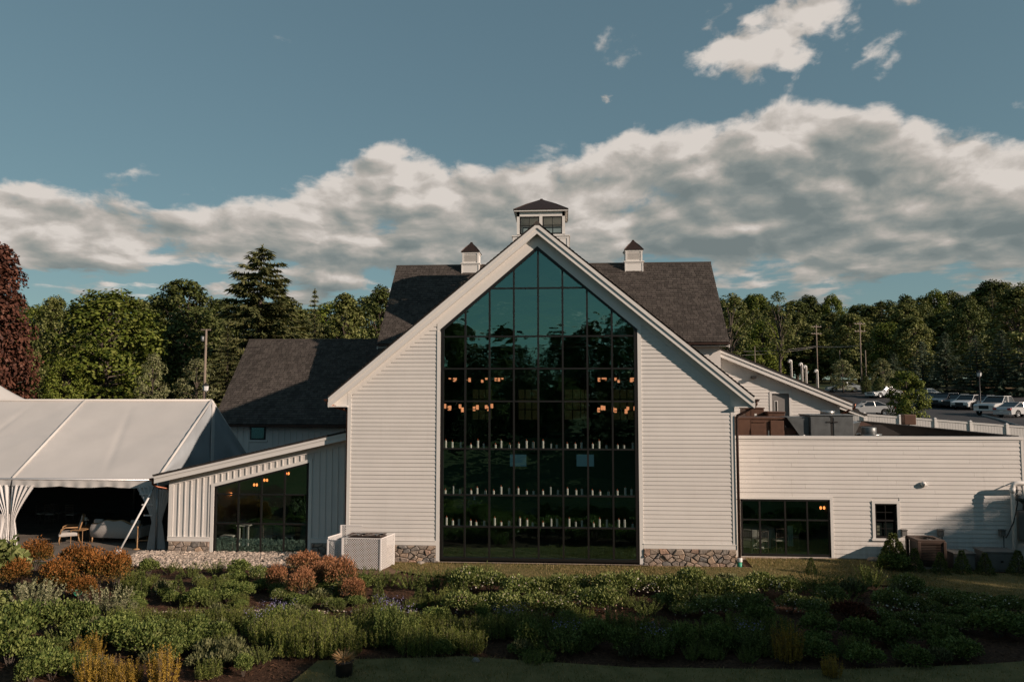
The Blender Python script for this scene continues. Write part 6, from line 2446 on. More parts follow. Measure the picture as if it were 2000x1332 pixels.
def conifer(name, seed, H=14.0, RC=3.3, z0=.05, tiers=26, droop=.35, bark=None, leaves=None, spray=.34, per=14, open_=.0, shape=.8, rise=.0):
    rng = np.random.default_rng(seed)
    m = MB()
    m.tube([(0, 0, -.2), (.02 * H * rng.normal(0, .3), 0, H * .5), (0, 0, H * .985)], [H * .018, H * .011, H * .002], 8)
    V = []
    for k in range(tiers):
        t = k / (tiers - 1)
        z = H * (z0 + (1 - z0) * .985 * t ** .92)
        Lm = RC * ((1 - t) ** shape) + .10
        nb = max(4, int(8 - 3.5 * t))
        for b in range(nb):
            if rng.random() < open_:
                continue
            a = 2 * PI * (b + rng.random() * .7) / nb + k * 1.1
            L = Lm * rng.uniform(.68, 1.12)
            d = np.array([math.cos(a), math.sin(a), 0])
            dr = droop * rng.uniform(.7, 1.3) * (1 - .6 * t) - rise
            ns = max(4, int(per * L / RC * 1.6))
            s = np.linspace(.10, 1.0, ns)
            C = np.array([0, 0, z]) + d * (s * L)[:, None] + np.array([0, 0, 1.0]) * (-(dr * L * s ** 1.3) + .22 * L * s ** 3)[:, None]
            m.tube([(0, 0, z), tuple(C[ns // 2]), tuple(C[-1])], [H * .0030 * (1 - t * .6), H * .002 * (1 - t * .6), H * .0006], 4, False)
            side = np.array([-math.sin(a), math.cos(a), 0])
            for sg in (-1, 1):
                for rep in range(2):
                    w = (.22 + .55 * (1 - s))
                    A = unit(d * .75 + side * sg * w[:, None] * 1.3 + np.array([0, 0, -.35 - .2 * rep]) + rng.normal(0, .18, (ns, 3)))
                    ln = spray * rng.uniform(.65, 1.25, ns) * (.75 + .4 * (1 - t))
                    P = C + A * (ln * .45)[:, None] + rng.normal(0, .04, (ns, 3))
                    N = unit(np.array([0, 0, 1.0]) + rng.normal(0, .45, (ns, 3)))
                    V.append(leaf_quads(P, A, N, ln, ln * .26))
            P = C + np.array([0, 0, -.10]) * 1.0
            A = unit(np.array([0, 0, -1.0]) + d * .25 + rng.normal(0, .25, (ns, 3)))
            V.append(leaf_quads(P, A, unit(side + rng.normal(0, .3, (ns, 3))), spray * rng.uniform(.6, 1.2, ns), spray * .22))
    # leader
    P = np.column_stack([rng.normal(0, .05, 30), rng.normal(0, .05, 30), np.linspace(H * .93, H * 1.01, 30)])
    V.append(leaf_quads(P, unit(rng.normal(0, .5, (30, 3)) + np.array([0, 0, .8])), unit(rng.normal(0, 1, (30, 3))), spray * .55, spray * .13))
    return m.mesh(name + '_trunk', bark, True), quads(name + '_crown', np.concatenate(V), leaves)


M['bark'] = mat('grey_bark', (0.12, 0.095, 0.075), .95, col2=(.06, .047, .038), vscale=6, stretch=(3, 3, .5), bump=.5)
M['l_maple'] = leaf_mat('maple_leaf', [(0.0352, 0.0536, 0.0095), (0.088, 0.1185, 0.0171), (0.1496, 0.1802, 0.0333), (0.2112, 0.2266, 0.057)], .12)
M['l_oak'] = leaf_mat('oak_leaf', [(0.022, 0.033, 0.0085), (0.0616, 0.0803, 0.0209), (0.1056, 0.1236, 0.0399), (0.1672, 0.1802, 0.0712)], .12)
M['l_olive'] = leaf_mat('olive_leaf', [(0.0352, 0.0464, 0.0114), (0.088, 0.103, 0.0285), (0.1496, 0.1597, 0.0522), (0.2288, 0.2318, 0.095)], .12)
M['l_pale'] = leaf_mat('pale_leaf', [(0.1365, 0.1547, 0.0637), (0.2002, 0.2093, 0.1001), (0.2912, 0.2821, 0.1638)], .12)
M['l_copper'] = leaf_mat('copper_leaf', [(.040, .018, .014), (.085, .034, .024), (.14, .062, .042)], .12)
M['l_spruce'] = leaf_mat('spruce_needle', [(0.0609, 0.0739, 0.0305), (0.0979, 0.1087, 0.0435), (0.1522, 0.1436, 0.0609)], .12)
M['l_blue'] = leaf_mat('blue_spruce_needle', [(0.0609, 0.0853, 0.0568), (0.0914, 0.1177, 0.0812), (0.1319, 0.1583, 0.1116)], .12)

TREES = {
    'maple': (deciduous('maple', 1, 10, 3.5, .12, 110, 125, .30, 'round', M['bark'], M['l_maple']), 10, 3.5),
    'oak': (deciduous('oak', 2, 10, 3.3, .20, 95, 120, .30, 'round', M['bark'], M['l_oak']), 10, 3.3),
    'ash': (deciduous('ash', 3, 10, 2.7, .16, 90, 120, .28, 'oval', M['bark'], M['l_olive']), 10, 2.7),
    'hickory': (deciduous('hickory', 4, 10, 2.6, .24, 75, 115, .28, 'oval', M['bark'], M['l_oak'], gap=.1), 10, 2.6),
    'poplar': (deciduous('poplar', 6, 10, 2.3, .10, 85, 115, .28, 'oval', M['bark'], M['l_olive']), 10, 2.3),
    'beech': (deciduous('beech', 5, 10, 3.2, .05, 120, 120, .28, 'cone', M['bark'], M['l_copper']), 10, 3.2),
    'pale': (deciduous('pale', 7, 6, 1.8, .15, 45, 80, .20, 'oval', M['bark'], M['l_pale']), 6, 1.8),
    'round': (deciduous('round', 18, 6, 1.75, .36, 60, 110, .2, 'round', M['bark'], M['l_maple']), 6, 1.75),
    'thin': (deciduous('thin', 8, 10, 2.2, .34, 34, 48, .24, 'oval', M['bark'], M['l_olive']), 10, 2.2),
    'spruce': (conifer('spruce', 9, 17, 4.3, .06, 30, .34, M['bark'], M['l_spruce'], .74, 26, .14, .52), 17, 4.3),
    'fir': (conifer('fir', 10, 12, 2.9, .04, 24, .42, M['bark'], M['l_spruce'], .50, 12, .05, .85), 12, 2.9),
    'blue': (conifer('blue', 12, 8, 2.3, .03, 20, .12, M['bark'], M['l_blue'], .40, 12, .0, .85), 8, 2.3),
}
TNAME = {'maple': 'maple_tree', 'oak': 'oak_tree', 'ash': 'leafy_tree', 'hickory': 'slender_tree', 'poplar': 'leafy_tree', 'beech': 'copper_beech',
         'pale': 'young_tree', 'round': 'young_tree', 'thin': 'sparse_tree', 'spruce': 'spruce_tree', 'fir': 'conifer_tree', 'blue': 'blue_spruce'}
trng = random.Random(77)


def tree(kind, loc, H, RC=None, lab='', group=None, rz=None):
    (tm, cm), h0, r0 = TREES[kind]
    t = thing(TNAME[kind], lab, 'tree', loc, trng.uniform(0, 2 * PI) if rz is None else rz, group)
    sz = H / h0
    sx = (RC / r0) if RC else sz * trng.uniform(.9, 1.15)
    t.scale = (sx, sx, sz)
    link('trunk', tm, t)
    link('crown', cm, t)
    return t


def tree_px(kind, px, top, wid, Y, lab, group=None, rz=None):
    p = atY(px, top, Y)
    gz = ground_z(p.x, Y)
    depth = (Y - CAM.y)
    rc = wid / 2 * depth / FPX * 1.0
    return tree(kind, (p.x, Y, gz), p.z - gz, rc, lab, group, rz)


# named trees beyond the tent
tree_px('beech', -8, 480, 190, 36, 'dark red copper beech at the left edge beyond the tent')
tree_px('maple', 215, 570, 215, 44, 'broad bright green maple standing behind the tent roof')
tree_px('ash', 108, 578, 90, 60, 'mid green tree between the copper beech and the maple')
tree_px('oak', 362, 550, 165, 62, 'dark rounded tree between the maple and the tall spruce')
tree_px('spruce', 512, 482, 235, 52, 'tall ragged spruce rising above the low barn roof')
tree_px('pale', 300, 690, 62, 38, 'small pale green tree at the foot of the maple')
tree_px('fir', 615, 566, 80, 60, 'dark conifer just right of the tall spruce')
tree_px('poplar', 675, 572, 95, 66, 'leafy green tree behind the low barn ridge')
tree_px('hickory', 745, 560, 95, 70, 'leafy tree touching the left edge of the rear barn roof')
tree_px('fir', 445, 640, 110, 46, 'low drooping conifer beside the utility pole')
tree_px('pale', 385, 700, 80, 42, 'pale leafy young tree left of the utility pole')
tree_px('maple', 130, 700, 90, 40, 'low green tree right of the copper beech foot')
g = 'woods beyond the tent and the low barn'
bl = 'leafy tree in the far woods beyond the tent'
for i, px in enumerate(range(-140, 860, 58)):
    tree_px(('oak', 'hickory', 'ash', 'oak', 'maple')[i % 5], px + trng.uniform(-20, 20), 590 + trng.uniform(-10, 16), 130, 96 + trng.uniform(-8, 8), bl + ', ' + nth(i, 18), g)
for i, px in enumerate(range(-120, 840, 66)):
    tree_px(('oak', 'fir', 'hickory', 'ash')[i % 4], px + trng.uniform(-20, 20), 640 + trng.uniform(-18, 20), 150, 72 + trng.uniform(-6, 6), 'dark tree in the nearer woods behind the tent, ' + nth(i, 15), 'nearer woods behind the tent')
# wooded slope behind the parking lot
g = 'woods on the slope behind the parking lot'
for r, (Y, top, step, kinds) in enumerate(((190, 590, 30, ('oak', 'hickory', 'ash', 'maple', 'oak', 'poplar')), (150, 612, 36, ('ash', 'oak', 'poplar', 'oak', 'thin', 'fir')),
                                           (122, 640, 42, ('ash', 'poplar', 'oak', 'ash', 'thin', 'maple')))):
    for i, px in enumerate(range(1370, 2150, step)):
        tp = top + trng.uniform(-14, 12) - (12 if px > 1700 else 0) - (22 if px > 1930 else 0)
        tree_px(kinds[(i + r) % len(kinds)], px + trng.uniform(-16, 16), tp, trng.uniform(62, 98), Y + trng.uniform(-6, 6),
                ('tree in the back row of the woods behind the parking lot', 'tree in the middle of the woods behind the parking lot', 'tree at the front of the woods behind the parking lot')[r] + ', ' + nth(i, len(range(1370, 2150, step))), g)
for px, top, w, Y, k, lab in ((1425, 572, 90, 96, 'thin', 'tall sparse tree right of the rear barn roof'), (1520, 568, 80, 104, 'thin', 'sparse tree with bare tips above the woods'),
                              (1660, 612, 84, 108, 'ash', 'sunlit round tree behind the tall utility pole'), (1780, 618, 84, 104, 'ash', 'olive green tree between the woods and blue spruces'),
                              (1985, 560, 110, 90, 'poplar', 'tallest leafy tree at the right edge of the woods'), (1890, 590, 80, 110, 'oak', 'dark rounded tree above the lamp post')):
    tree_px(k, px, top, w, Y, lab)
for i, (px, top, w, Y) in enumerate(((1800, 668, 75, 84), (1845, 650, 80, 86), (1905, 655, 80, 82), (1955, 645, 85, 80), (2010, 640, 90, 78), (1745, 690, 60, 92))):
    tree_px('blue', px, top, w, Y, 'blue green spruce behind the parked cars, %s of the row' % nth(sorted((1800, 1845, 1905, 1955, 2010, 1745)).index(px), 6), 'blue spruces behind the cars')
# trees that stand to the right of and behind the viewer: they shade the bed and show in the glass
g = 'trees standing around the lower garden outside the view'
for x, y, h in ((17.5, -28.0, 10.6), (20.0, -25.5, 11.0), (22.5, -22.5, 11.8), (25.5, -20.0, 12.2), (29.0, -17.5, 11.6), (32.5, -15.3, 11.8), (36.0, -13.0, 11.8), (40.0, -10.3, 12.5), (45.0, -7.0, 13.2),
                (49.0, -4.0, 14.0), (27.0, -25.0, 14.0), (32.0, -22.0, 13.6), (38.0, -18.0, 13.4), (44.0, -13.5, 13.8)):
    tree(('maple', 'oak', 'ash')[int(x) % 3], (x, y, 0), h, h * .30, 'tree of the grove shading the lower garden', g)
for i in range(30):
    x = -62 + i * 4.4 + trng.uniform(-1.2, 1.2)
    h = 14.6 + 1.1 * math.sin(i * 1.3) + trng.uniform(-.8, .8)
    tree(('oak', 'fir', 'oak', 'hickory')[i % 4], (x, -80 + trng.uniform(-4, 4), 0), h, h * .30, 'tree of the wood facing the great window', 'wood facing the hall, outside the view')
for i in range(26):
    x = -60 + i * 5.0 + trng.uniform(-1.5, 1.5)
    h = 8.5 + trng.uniform(-1, 1)
    tree(('oak', 'fir')[i % 2], (x, -66 + trng.uniform(-4, 4), -.6), h, h * .42, 'low tree at the edge of the wood facing the hall', 'wood facing the hall, outside the view')
for x, y in ((20, -47), (26, -52), (32, -46), (38, -54), (44, -47), (24, -60), (34, -62), (50, -56), (56, -50), (15, -58), (28, -68), (24, -31), (30, -34), (36, -38), (42, -40), (22, -38), (16, -36), (48, -36), (14, -44), (30, -41)):  # unseen trees added to shade the ground mirrored in the lower panes
    tree(('maple', 'oak')[x % 2], (x, y, 0), 12 + (x % 5) * .5, 4.6, 'added tree of the shading thicket behind the viewer', 'added thicket outside the view')

# ------------------------------------------------------------------ planting bed
def lobes(rng, R_, H, k):
    c = [(0, 0, H * .5, 1.0)]
    for i in range(k):
        a = rng.uniform(0, 2 * PI)
        r = R_ * rng.uniform(.25, .6)
        c.append((r * math.cos(a), r * math.sin(a), H * rng.uniform(.35, .62), rng.uniform(.45, .7)))
    return c


def mound(name, seed, R_, H, n, L, asp, mt, k=7, up=.5, stem=True):
    """shrub: overlapping lobes of small leaves pointing outward"""
    rng = np.random.default_rng(seed)
    V = []
    lb = lobes(rng, R_, H, k)
    tot = sum(l[3] ** 2 for l in lb)
    for (cx, cy, cz, s) in lb:
        m_ = int(n * s ** 2 / tot)
        d = unit(rng.normal(0, 1, (m_, 3)))
        d[:, 2] = np.where(d[:, 2] < -.3, -d[:, 2], d[:, 2])
        rr = (1 - .45 * rng.random((m_, 1)) ** 2)
        rad = np.array([R_ * s * .8, R_ * s * .8, H * s * .52 if s < 1 else H * .5])
        P = np.array([cx, cy, cz]) + d * rr * rad * (1 + rng.normal(0, .07, (m_, 1)))
        P[:, 2] = np.maximum(P[:, 2], .02)
        A = unit(d * .7 + np.array([0, 0, up]) + rng.normal(0, .45, (m_, 3)))
        N = unit(np.cross(A, rng.normal(0, 1, (m_, 3))) + d * .4 + np.array([0, 0, .4]))
        V.append(leaf_quads(P, A, N, L * rng.uniform(.6, 1.3, m_), L * asp * rng.uniform(.7, 1.2, m_), .25))
    st = MB()
    for i in range(9):
        a = i * 2.4
        st.tube([(0.03 * math.cos(a), .03 * math.sin(a), -.05), (R_ * .3 * math.cos(a), R_ * .3 * math.sin(a), H * .4), (R_ * .6 * math.cos(a), R_ * .6 * math.sin(a), H * .75)], [.012, .008, .003], 4, False)
    return quads(name, np.concatenate(V), mt), st.mesh(name + '_stem', M['bark'])


def upright(name, seed, R_, H, nst, per, L, asp, mt, spread=.25, var=.3, tip=True):
    """clump of upright leafy stems"""
    rng = np.random.default_rng(seed)
    V = []
    st = MB()
    for i in range(nst):
        r = R_ * math.sqrt(rng.random())
        a = rng.uniform(0, 2 * PI)
        h = H * (1 - var * rng.random()) * (1 - .25 * (r / R_) ** 2)
        b = np.array([r * math.cos(a), r * math.sin(a), 0])
        t = b + np.array([spread * r * math.cos(a) + rng.normal(0, .05) * h, spread * r * math.sin(a) + rng.normal(0, .05) * h, h])
        s = np.sort(rng.uniform(.12, 1.0, per))
        P0 = b + (t - b) * s[:, None]
        ang = np.arange(per) * 2.4 + rng.uniform(0, 6)
        D = np.column_stack([np.cos(ang), np.sin(ang), np.full(per, .75) + .5 * s])
        A = unit(D + rng.normal(0, .2, (per, 3)))
        ll = L * (1.15 - .55 * s) * rng.uniform(.7, 1.2, per)
        V.append(leaf_quads(P0 + A * (ll * .5)[:, None], A, unit(np.array([0, 0, 1.0]) + rng.normal(0, .5, (per, 3))), ll, ll * asp, .2))
        if i % 3 == 0:
            st.tube([tuple(b), tuple(t)], .004, 3, False)
    return quads(name, np.concatenate(V), mt), st.mesh(name + '_stem', M['bark'])


def cone(name, seed, R_, H, n, L, asp, mt):
    rng = np.random.default_rng(seed)
    t = rng.random(n) ** 1.3
    a = rng.uniform(0, 2 * PI, n)
    rr = R_ * (1 - t * .82) * (1 - .4 * rng.random(n) ** 2) * (1 + .12 * np.sin(a * 5 + t * 20))
    P = np.column_stack([rr * np.cos(a), rr * np.sin(a), .03 + H * t])
    d = np.column_stack([np.cos(a), np.sin(a), np.full(n, .8)])
    A = unit(d + rng.normal(0, .4, (n, 3)))
    N = unit(np.cross(A, rng.normal(0, 1, (n, 3))))
    st = MB().tube([(0, 0, -.05), (0, 0, H * .9)], [.02, .004], 5)
    return quads(name, leaf_quads(P, A, N, L * rng.uniform(.6, 1.2, n), L * asp, .2), mt), st.mesh(name + '_stem', M['bark'])


def blossoms(name, seed, R_, H, n, s, mt, top=.4, dome=True):
    rng = np.random.default_rng(seed)
    a = rng.uniform(0, 2 * PI, n)
    r = R_ * np.sqrt(rng.random(n)) * .95
    z = H * (np.sqrt(np.maximum(.05, 1 - (r / R_) ** 2)) if dome else np.ones(n)) * rng.uniform(.8, 1.03, n)
    P = np.column_stack([r * np.cos(a), r * np.sin(a), z])
    N = unit(np.column_stack([np.cos(a) * r / R_, np.sin(a) * r / R_, np.ones(n) * .8]) + rng.normal(0, .4, (n, 3)))
    A = unit(np.cross(N, rng.normal(0, 1, (n, 3))))
    V = np.concatenate([leaf_quads(P, A, N, s * rng.uniform(.7, 1.2, n), s * .8), leaf_quads(P + N * .004, np.cross(N, A), N, s * rng.uniform(.7, 1.2, n), s * .8)])
    return quads(name, V, mt)


M['b_spirea'] = leaf_mat('spirea_leaf', [(0.035, 0.035, 0.01), (0.095, 0.075, 0.02), (0.17, 0.1, 0.028), (0.24, 0.15, 0.05)], .12, .2, tip=(.34, .115, .032), tip_z=(.5, 1.15))
M['b_photinia'] = leaf_mat('photinia_leaf', [(0.04, 0.045, 0.016), (0.11, 0.09, 0.035), (0.2, 0.13, 0.06), (0.3, 0.18, 0.1)], .12, .15, tip=(.42, .17, .095), tip_z=(.35, .95))
M['b_sage'] = leaf_mat('silver_leaf', [(0.075, 0.085, 0.045), (0.15, 0.16, 0.085), (0.24, 0.24, 0.14), (0.34, 0.32, 0.21)], .12)
M['b_hosta'] = leaf_mat('grey_green_leaf', [(.04, .05, .022), (.09, .10, .045), (.15, .155, .075), (.21, .205, .11)], .12)
M['b_green'] = leaf_mat('perennial_leaf', [(0.0329, 0.0576, 0.0139), (0.0824, 0.1153, 0.0301), (0.1537, 0.1922, 0.0522), (0.2416, 0.269, 0.0927)], .12)
M['b_fine'] = leaf_mat('fine_green_leaf', [(0.0439, 0.0705, 0.0139), (0.1043, 0.1345, 0.0301), (0.1867, 0.2114, 0.0522), (0.2745, 0.2882, 0.0927)], .12)
M['b_gold'] = leaf_mat('golden_leaf', [(0.208, 0.143, 0.0286), (0.325, 0.208, 0.039), (0.442, 0.286, 0.0585)], .12)
M['b_rose'] = leaf_mat('rose_leaf', [(0.0384, 0.064, 0.0162), (0.0933, 0.1217, 0.0325), (0.1757, 0.1986, 0.0637), (0.2635, 0.2818, 0.1159)], .12)
M['b_box'] = leaf_mat('box_leaf', [(0.0274, 0.0448, 0.0116), (0.0659, 0.0897, 0.0255), (0.1208, 0.1473, 0.0441), (0.1867, 0.205, 0.0695)], .12)
M['b_juniper'] = leaf_mat('juniper_leaf', [(0.0384, 0.0615, 0.0162), (0.0933, 0.1217, 0.0325), (0.1647, 0.1922, 0.0579), (0.2306, 0.2562, 0.0869)], .12)
M['b_big'] = leaf_mat('broad_leaf', [(0.12, 0.152, 0.048), (0.192, 0.224, 0.08), (0.288, 0.304, 0.128)], .12)
M['b_straw'] = leaf_mat('straw_blade', [(0.325, 0.195, 0.091), (0.468, 0.286, 0.143), (0.585, 0.39, 0.208)], .12)
M['b_red'] = leaf_mat('dark_red_leaf', [(.045, .014, .010), (.08, .024, .014), (.12, .04, .022)], .12)
M['f_white'] = leaf_mat('pale_petal', [(.45, .42, .36), (.55, .50, .44), (.60, .50, .46)], .2, .05)
M['f_pink'] = leaf_mat('pink_petal', [(.40, .24, .20), (.50, .32, .27), (.55, .42, .36)], .2, .05)
M['f_lilac'] = leaf_mat('lilac_petal', [(.16, .15, .28), (.22, .20, .36), (.30, .28, .42)], .2, .05)

KIND = {
    # name, category, foliage variants, optional blossoms, prototype radius and height
    'spirea': ('spirea_bush', 'shrub', [mound('spirea%d' % i, 40 + i, .62, 1.1, 3600, .075, .5, M['b_spirea'], 9, .7) for i in range(2)], None, .62, 1.1),
    'photinia': ('red_tipped_bush', 'shrub', [mound('photinia%d' % i, 50 + i, .60, 1.0, 3000, .085, .38, M['b_photinia'], 9, .8) for i in range(2)], None, .60, 1.0),
    'sage': ('silver_shrub', 'shrub', [upright('sage%d' % i, 60 + i, .42, .75, 60, 34, .085, .45, M['b_sage'], .8) for i in range(2)], None, .55, .75),
    'perennial': ('leafy_perennial', 'plant', [mound('perennial%d' % i, 70 + i, .55, .75, 2300, .085, .55, M['b_green'], 10, .5) for i in range(3)], None, .55, .75),
    'fine': ('upright_perennial', 'plant', [upright('fine%d' % i, 80 + i, .45, .72, 110, 34, .085, .22, M['b_fine'], .15, .35) for i in range(3)], None, .45, .72),
    'salvia': ('flowering_salvia', 'plant', [upright('salvia%d' % i, 90 + i, .50, .9, 100, 36, .10, .4, M['b_green'], .3, .35) for i in range(2)], 'lilac', .55, .9),
    'gold': ('golden_shrub', 'shrub', [upright('gold%d' % i, 100 + i, .26, .85, 90, 46, .055, .35, M['b_gold'], .35, .5) for i in range(2)], None, .34, .85),
    'rose': ('flowering_bush', 'shrub', [mound('rose%d' % i, 110 + i, .60, .65, 2400, .075, .55, M['b_rose'], 10, .45) for i in range(3)], 'white', .60, .65),
    'box': ('clipped_boxwood', 'shrub', [cone('box%d' % i, 120 + i, .27, .68, 1700, .05, .45, M['b_box']) for i in range(2)], None, .27, .68),
    'juniper': ('spreading_juniper', 'shrub', [upright('juniper%d' % i, 130 + i, .30, .55, 42, 46, .075, .3, M['b_juniper'], 1.6, .4) for i in range(2)], None, .7, .55),
    'big': ('broad_leaved_bush', 'shrub', [mound('big%d' % i, 140 + i, .6, 1.5, 420, .24, .85, M['b_big'], 8, .2) for i in range(1)], None, .6, 1.5),
    'red': ('dark_red_shrub', 'shrub', [mound('redleaf%d' % i, 150 + i, .4, .45, 1100, .07, .6, M['b_red'], 6, .5) for i in range(1)], None, .4, .45),
    'hosta': ('grey_leaved_plant', 'plant', [mound('hosta%d' % i, 160 + i, .5, .42, 800, .12, .38, M['b_hosta'], 8, .8) for i in range(2)], None, .5, .42),
}
BLO = {'white': [blossoms('white_blossoms%d' % i, 200 + i, .58, .62, 46, .055, M['f_white']) for i in range(3)],
       'pink': [blossoms('pink_blossoms%d' % i, 210 + i, .55, .62, 40, .06, M['f_pink']) for i in range(2)],
       'lilac': [blossoms('lilac_blossoms%d' % i, 220 + i, .5, .98, 60, .045, M['f_lilac'], dome=False) for i in range(2)]}
brng = random.Random(31)
PLANTS = []


def plant(kind, px, pyb, wpx, hpx, flower=None):
    """a plant whose foot stands where the photograph shows it; width and height in photograph pixels"""
    p = atZ(px, pyb, .05)
    dep = (p.y - CAM.y)
    PLANTS.append((kind, px, pyb, p.x, p.y, wpx * dep / FPX / 2, hpx * dep / FPX, flower))


for a in ((68, 1112, 78, 62), (112, 1166, 92, 78), (148, 1138, 78, 76), (188, 1156, 80, 84), (226, 1156, 68, 80), (30, 1150, 70, 60), (160, 1175, 60, 50)):
    plant('spirea', *a)
for a in ((592, 1124, 82, 46), (538, 1156, 50, 54), (590, 1172, 66, 62), (640, 1130, 60, 42), (668, 1160, 72, 72), (690, 1176, 60, 50), (620, 1150, 60, 50)):
    plant('photinia', *a)
for a in ((62, 1198, 92, 66), (205, 1204, 84, 68), (238, 1212, 50, 44)):
    plant('sage', *a)
plant('big', 14, 1146, 76, 96)
plant('big', 4, 1200, 40, 46)
for a in ((290, 1122, 46, 34), (336, 1120, 40, 26), (372, 1130, 52, 32), (420, 1124, 50, 30), (466, 1128, 56, 34), (505, 1138, 46, 36), (478, 1172, 46, 34), (545, 1178, 40, 26), (255, 1148, 46, 36), (300, 1140, 30, 20),
          (440, 1150, 34, 26), (660, 1195, 40, 20), (600, 1190, 46, 20)):
    plant(('juniper', 'rose', 'perennial', 'fine')[int(a[0]) % 4], *a)
for a in ((275, 1168, 34, 46), (347, 1176, 36, 50), (418, 1176, 36, 48), (738, 1176, 34, 46), (822, 1178, 34, 46), (905, 1176, 30, 42)):
    plant('box', *a)
# long band of fine green upright perennials
for i, x in enumerate(range(236, 500, 30)):
    plant('fine', x + brng.uniform(-5, 5), 1230 + brng.uniform(-6, 8), 48, 48 + brng.uniform(-6, 6))
for i, x in enumerate(range(250, 470, 44)):
    plant('perennial', x + brng.uniform(-6, 6), 1256 + brng.uniform(-6, 8), 60, 46)
for x, y, h in ((520, 1262, 66), (548, 1240, 58), (585, 1236, 52), (620, 1240, 50), (655, 1246, 50), (690, 1248, 48), (560, 1286, 70), (600, 1290, 72), (640, 1288, 68), (675, 1284, 62), (625, 1264, 60), (580, 1262, 62), (662, 1266, 60)):
    plant('fine', x, y, 58, h)
for x, y, h in ((530, 1232, 56), (500, 1244, 50), (555, 1222, 46)):
    plant('salvia', x, y, 56, h)
for x, y, h in ((722, 1236, 42), (800, 1240, 44), (840, 1244, 44), (880, 1246, 44), (926, 1246, 46), (970, 1248, 48), (1016, 1246, 50), (830, 1280, 60), (800, 1276, 60), (870, 1270, 52), (920, 1272, 50), (735, 1262, 44)):
    plant('fine', x, y, 56, h)
for x, y, h in ((764, 1262, 84), (752, 1236, 60), (790, 1250, 60), (1010, 1240, 50), (985, 1236, 46)):
    plant('salvia', x, y, 60, h)
for x in range(1060, 1560, 46):
    plant('fine', x + brng.uniform(-8, 8), 1246 + brng.uniform(-8, 8), 62, 46)
for x in range(1040, 1500, 60):
    plant('salvia' if (x // 60) % 3 == 0 else 'perennial', x + brng.uniform(-8, 8), 1274 + brng.uniform(-8, 8), 70, 52)
# foreground left
for a in ((44, 1252, 110, 80), (112, 1240, 96, 70), (158, 1236, 80, 60), (18, 1300, 110, 96), (70, 1296, 70, 50), (100, 1330, 90, 60), (148, 1262, 70, 50), (60, 1340, 70, 50), (212, 1262, 90, 56), (272, 1284, 100, 62), (236, 1248, 70, 48),
          (312, 1268, 80, 52), (330, 1290, 66, 46), (20, 1222, 60, 40), (366, 1276, 60, 40), (395, 1262, 56, 40)):
    plant('perennial', *a)
for a in ((172, 1292, 66, 62), (182, 1338, 76, 72), (246, 1336, 66, 56), (318, 1338, 64, 88), (222, 1342, 50, 66), (1540, 1300, 58, 84), (1625, 1326, 40, 46)):
    plant('gold', *a)
for a in ((405, 1286, 70, 36), (450, 1282, 70, 38), (430, 1304, 70, 36), (478, 1300, 56, 30), (385, 1304, 50, 30)):
    plant('hosta', *a)
# spreading junipers along the lawn
for a in ((700, 1152, 80, 44), (756, 1148, 70, 40), (800, 1152, 74, 40), (850, 1150, 80, 44), (890, 1154, 70, 40), (672, 1146, 60, 40), (945, 1140, 60, 44)):
    plant('juniper', *a)
# pale flowered bushes in two rows
for i, x in enumerate(range(920, 1560, 44)):
    plant('rose', x + brng.uniform(-8, 8), 1166 + brng.uniform(-7, 7), 76, 42 + brng.uniform(-6, 8), 'white')
for i, x in enumerate(range(900, 1520, 48)):
    if 1215 < x < 1290:
        continue
    plant('rose', x + brng.uniform(-8, 8), 1200 + brng.uniform(-6, 6), 82, 44 + brng.uniform(-6, 8), 'white' if i % 3 else 'pink')
plant('box', 1210, 1172, 34, 46)
plant('box', 1362, 1176, 36, 46)
# low filler between the larger plants
for i in range(95):
    fx = brng.uniform(250, 1900)
    fy = brng.choice((brng.uniform(1150, 1188), brng.uniform(1206, 1228), brng.uniform(1252, 1296), brng.uniform(1262, 1300)))
    if fy > 1240 and 330 < fx < 930 and brng.random() < .6:
        continue
    if fy < 1160 and (fx < 700 or fx > 1500):
        continue
    plant(brng.choice(('perennial', 'fine', 'perennial', 'hosta', 'juniper')), fx, fy, brng.uniform(36, 66), brng.uniform(20, 36))
for i in range(46):
    fx, fy = brng.uniform(240, 720), brng.uniform(1132, 1192)
    plant(brng.choice(('perennial', 'rose', 'juniper', 'fine', 'perennial')), fx, fy, brng.uniform(30, 60), brng.uniform(16, 30))
for i in range(26):
    fx, fy = brng.uniform(-10, 520), brng.uniform(1240, 1330)
    plant(brng.choice(('perennial', 'fine', 'juniper', 'hosta')), fx, fy, brng.uniform(40, 80), brng.uniform(26, 46))
for a in ((1232, 1192, 60, 30), (1262, 1204, 70, 32), (1300, 1190, 60, 28), (1335, 1206, 60, 30), (1590, 1206, 70, 34), (1545, 1196, 60, 34), (1620, 1180, 60, 30), (1860, 1190, 90, 34), (1920, 1200, 90, 34),
          (1980, 1206, 80, 34), (1885, 1214, 70, 30), (1940, 1226, 80, 32), (1830, 1180, 70, 30), (1480, 1216, 70, 34)):
    plant(('rose', 'perennial', 'juniper')[int(a[0]) % 3], *a)
